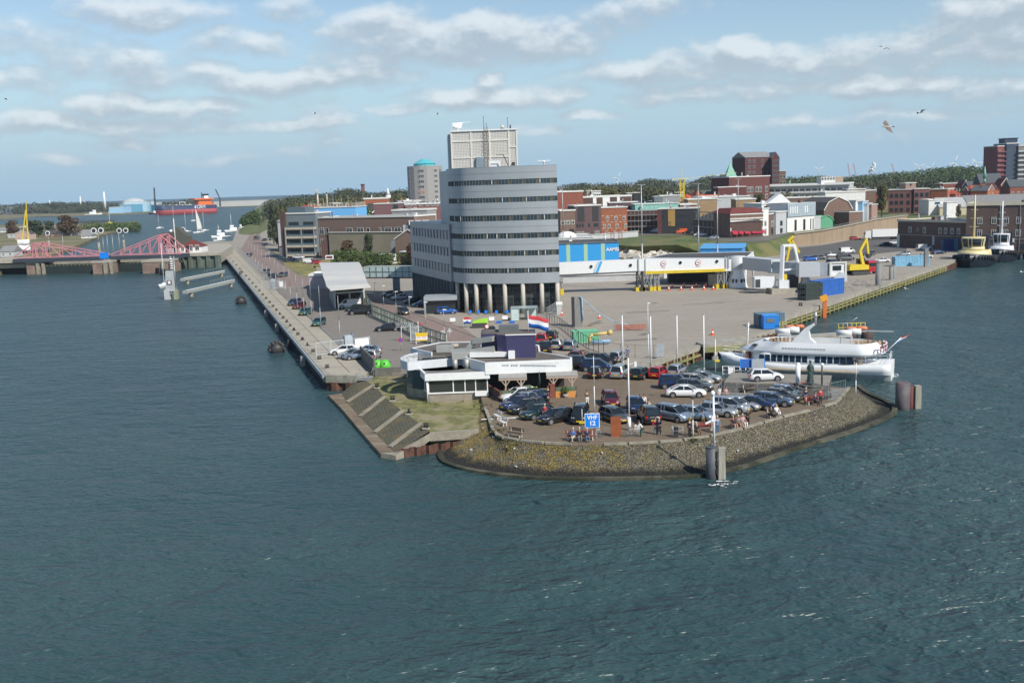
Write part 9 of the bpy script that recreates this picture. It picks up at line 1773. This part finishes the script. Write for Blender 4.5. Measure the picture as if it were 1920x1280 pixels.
scrub('woods','wooded ridge between the office and the church',[(1040,350),(1080,344),(1110,342),(1150,345),(1200,340),(1215,336),(1250,335),(1300,338),(1330,330),(1380,326)],1250,ZT,LM[1],240,1.3,9,13,200)
scrub('woods','band of olive trees just behind the town roofs',[(1050,356),(1120,350),(1160,352),(1210,350),(1240,352),(1290,356),(1360,352)],620,ZT,LM[0],170,.7,5.5,14,60);scrub('woods','dark copse behind the grey house',[(1195,356),(1215,350),(1250,354),(1270,358)],560,ZT,LM[1],60,.6,5,15,25)
scrub('woods','long wooded dune ridge on the right below the turbines',[(1470,334),(1520,330),(1560,332),(1620,328),(1660,324),(1700,322),(1750,316),(1780,312),(1830,313),(1870,310),(1990,306)],1150,ZT,LM[4],420,1.3,9.5,16,260)
scrub('woods','darker trees below the long wooded ridge',[(1580,336),(1640,334),(1690,330),(1750,336),(1800,338),(1840,334)],800,ZT,LM[1],190,.9,7.5,17,80)
scrub('woods','trees around the red houses on the right',[(1740,348),(1780,352),(1810,352),(1840,350)],640,ZT,LM[1],60,.6,5,18,40)
scrub('woods','hazy wood along the far left bank',[(-60,381),(40,381),(90,380),(110,378),(125,382),(160,377),(220,380),(290,378)],2250,-1,LM[1],260,2.6,15,19,250);scrub('woods','nearer dark trees on the far left bank',[(100,390),(125,388),(150,381),(165,382),(200,391),(230,391)],2150,-1,LM[1],70,1.6,10,20,80)
scrub('woods','hazy trees behind the tanker and the white warehouse',[(296,378),(330,375),(370,373),(420,376),(470,375),(505,374)],2650,-1,LM[1],150,2.6,16,21,250)
scrub('bushes','small bushes on the spit of land by the canal',[(150,418),(190,416),(235,416),(255,417)],830,-1,LM[4],60,.7,4,22,60);scrub('bushes','dark bushes at the canal edge of the dike',[(452,410),(460,404),(470,398),(480,392)],820,0,LM[4],40,.8,4,23,20)
mb=MB();r=random.Random(31)
for px,py,n in[(932,808,26),(965,828,14),(905,760,12),(1299,822,18),(895,750,16),(806,757,8),(1420,742,8)]:
 for i in range(n):g=G(px+r.gauss(0,9),py+r.gauss(0,3),0 if px>900 else ZG);clump(mb,r,g.x,g.y,g.z+.08,.16,.14,8,.09)
mb.build('weeds',LM[0],kind='stuff',label='small weeds growing along the kerb',cat='weeds')
for px,py,h,lab in[(973,749,1.1,'bushy green plant in a tub under the left pergola'),(992,748,1.3,'bright green shrub in the middle of the terrace'),(1004,747,1.0,'green shrub beside the closed parasol'),(1060,745,.9,'low green plants behind the orange corner panel')]:
 g=G(px,py);th=thing('potted_plant',lab,'plant',(g.x,g.y,0));MB().cyl((0,0,0),(0,0,.45),.28,.34,10).build('tub',PL['grey'],th);mb=MB();clump(mb,random.Random(px),0,0,.45+h*.5,.5,h*.5,130,.1);mb.build('leaves',MC['weed_green'],th)
# --- birds
def gull(px,py,d,span,yaw,roll,label,brown=False,up=.3):
 p=D(px,py,d);th=thing('gull',label,'bird',p,yaw,None);th.rotation_euler[0]=roll;s=span/1.3
 mw=mat('gull_brown',(.16,.12,.10),.8,var=.35,scale=14)if brown else M_wsign;md=mat('gull_dark',(.04,.035,.03),.7)
 def ringx(x,r_,z=0):return[(x*s,r_*s*math.cos(2*PI*i/8),(z+r_*.9*math.sin(2*PI*i/8))*s)for i in range(8)]
 MB().loft([ringx(-.33,.008,.03),ringx(-.27,.035,.02),ringx(-.20,.045,.02),ringx(-.14,.05),ringx(0,.075,-.01),ringx(.14,.06),ringx(.26,.03,.01),ringx(.33,.012,.01)]).build('body',M_wsign if not brown else mat('gull_mottled',(.38,.34,.31),.8,var=.4,scale=16),th)
 MB().add([(.26*s,-.03*s,0),(.42*s,-.08*s,0),(.44*s,0,.0),(.42*s,.08*s,0),(.26*s,.03*s,0),(.26*s,0,.012*s),(.42*s,0,.01*s)],[(0,1,2,6,5),(5,6,2,3,4),(4,3,2,1,0)]).build('tail',md if brown else M_wsign,th)
 MB().cyl((-.33*s,0,.03*s),(-.40*s,0,.01*s),.012*s,.002,5).build('bill',M_yel,th)
 for q in(-1,1):
  P=[(-.14,.05,.02),(-.20,.30,.02+up*.45),(-.10,.48,.02+up*.4),(.12,.66,up*.15),(.10,.5,up*.25),(.12,.28,.01+up*.35),(.14,.05,.0)]
  vs=[(x*s,q*y*s,z*s)for x,y,z in P]+[(x*s,q*y*s,(z-.012)*s)for x,y,z in P];n=7
  MB().add(vs,[(0,1,5,6),(1,2,4,5),(2,3,4),(6+n,5+n,1+n,0+n),(5+n,4+n,2+n,1+n),(4+n,3+n,2+n)]+[(i,(i+1)%n,(i+1)%n+n,i+n)for i in range(n)]).build('wing',mw,th)
 return th
gull(1664,238,62,1.25,rad(4),rad(38),'young brown gull flying low across the sky on the right',True,up=.1);gull(1727,211,95,1.2,rad(20),rad(-15),'small white gull with spread wings up right of the brown one');gull(1658,91,110,1.2,rad(60),rad(20),'tiny gull high in the sky on the right')
gull(1698,541,170,1.2,rad(50),rad(20),'white gull skimming the water near the terminal piles');gull(1916,510,200,1.2,rad(10),rad(10),'small gull over the water at the right edge');gull(1911,562,190,1.1,rad(80),rad(0),'brownish gull above the water at the right edge',True);gull(12,186,120,1.2,rad(10),rad(0),'tiny gull far up at the left edge');gull(590,213,150,1.2,rad(30),rad(0),'tiny gull in the sky left of the office tower');gull(820,214,140,1.2,rad(20),rad(0),'tiny gull just left of the office tower')
r=random.Random(77);mb=MB()
for i in range(15):
 k=r.randrange(120,NS-90);f=r.uniform(.1,.75);p=tl[k].lerp(fl[k],f);s=r.uniform(.03,.10);mb.at(p.x,p.y,WZ*1.04*f**1.05+.06,r.uniform(0,3)).box(-s*2,s*2,-s,s,-.05,.05)
mb.T=None;mb.build('litter',PL['lgrey'],kind='stuff',label='scattered pale scraps and shells on the stone slope',cat='litter')
# --- haze
hm=bpy.data.materials.new('haze');hm.use_nodes=True;t=hm.node_tree;t.nodes.clear();pv_=N(t,'ShaderNodeVolumePrincipled');pv_.inputs['Color'].default_value=(.72,.84,1,1);pv_.inputs['Density'].default_value=.00008;pv_.inputs['Anisotropy'].default_value=.2
ou=N(t,'ShaderNodeOutputMaterial');t.links.new(pv_.outputs[0],ou.inputs['Volume'])
MB().box(-3600,3600,-140,4300,WZ-2.5,150).build('haze',hm,kind='stuff',label='thin bluish air lying over the whole harbour',cat='haze')
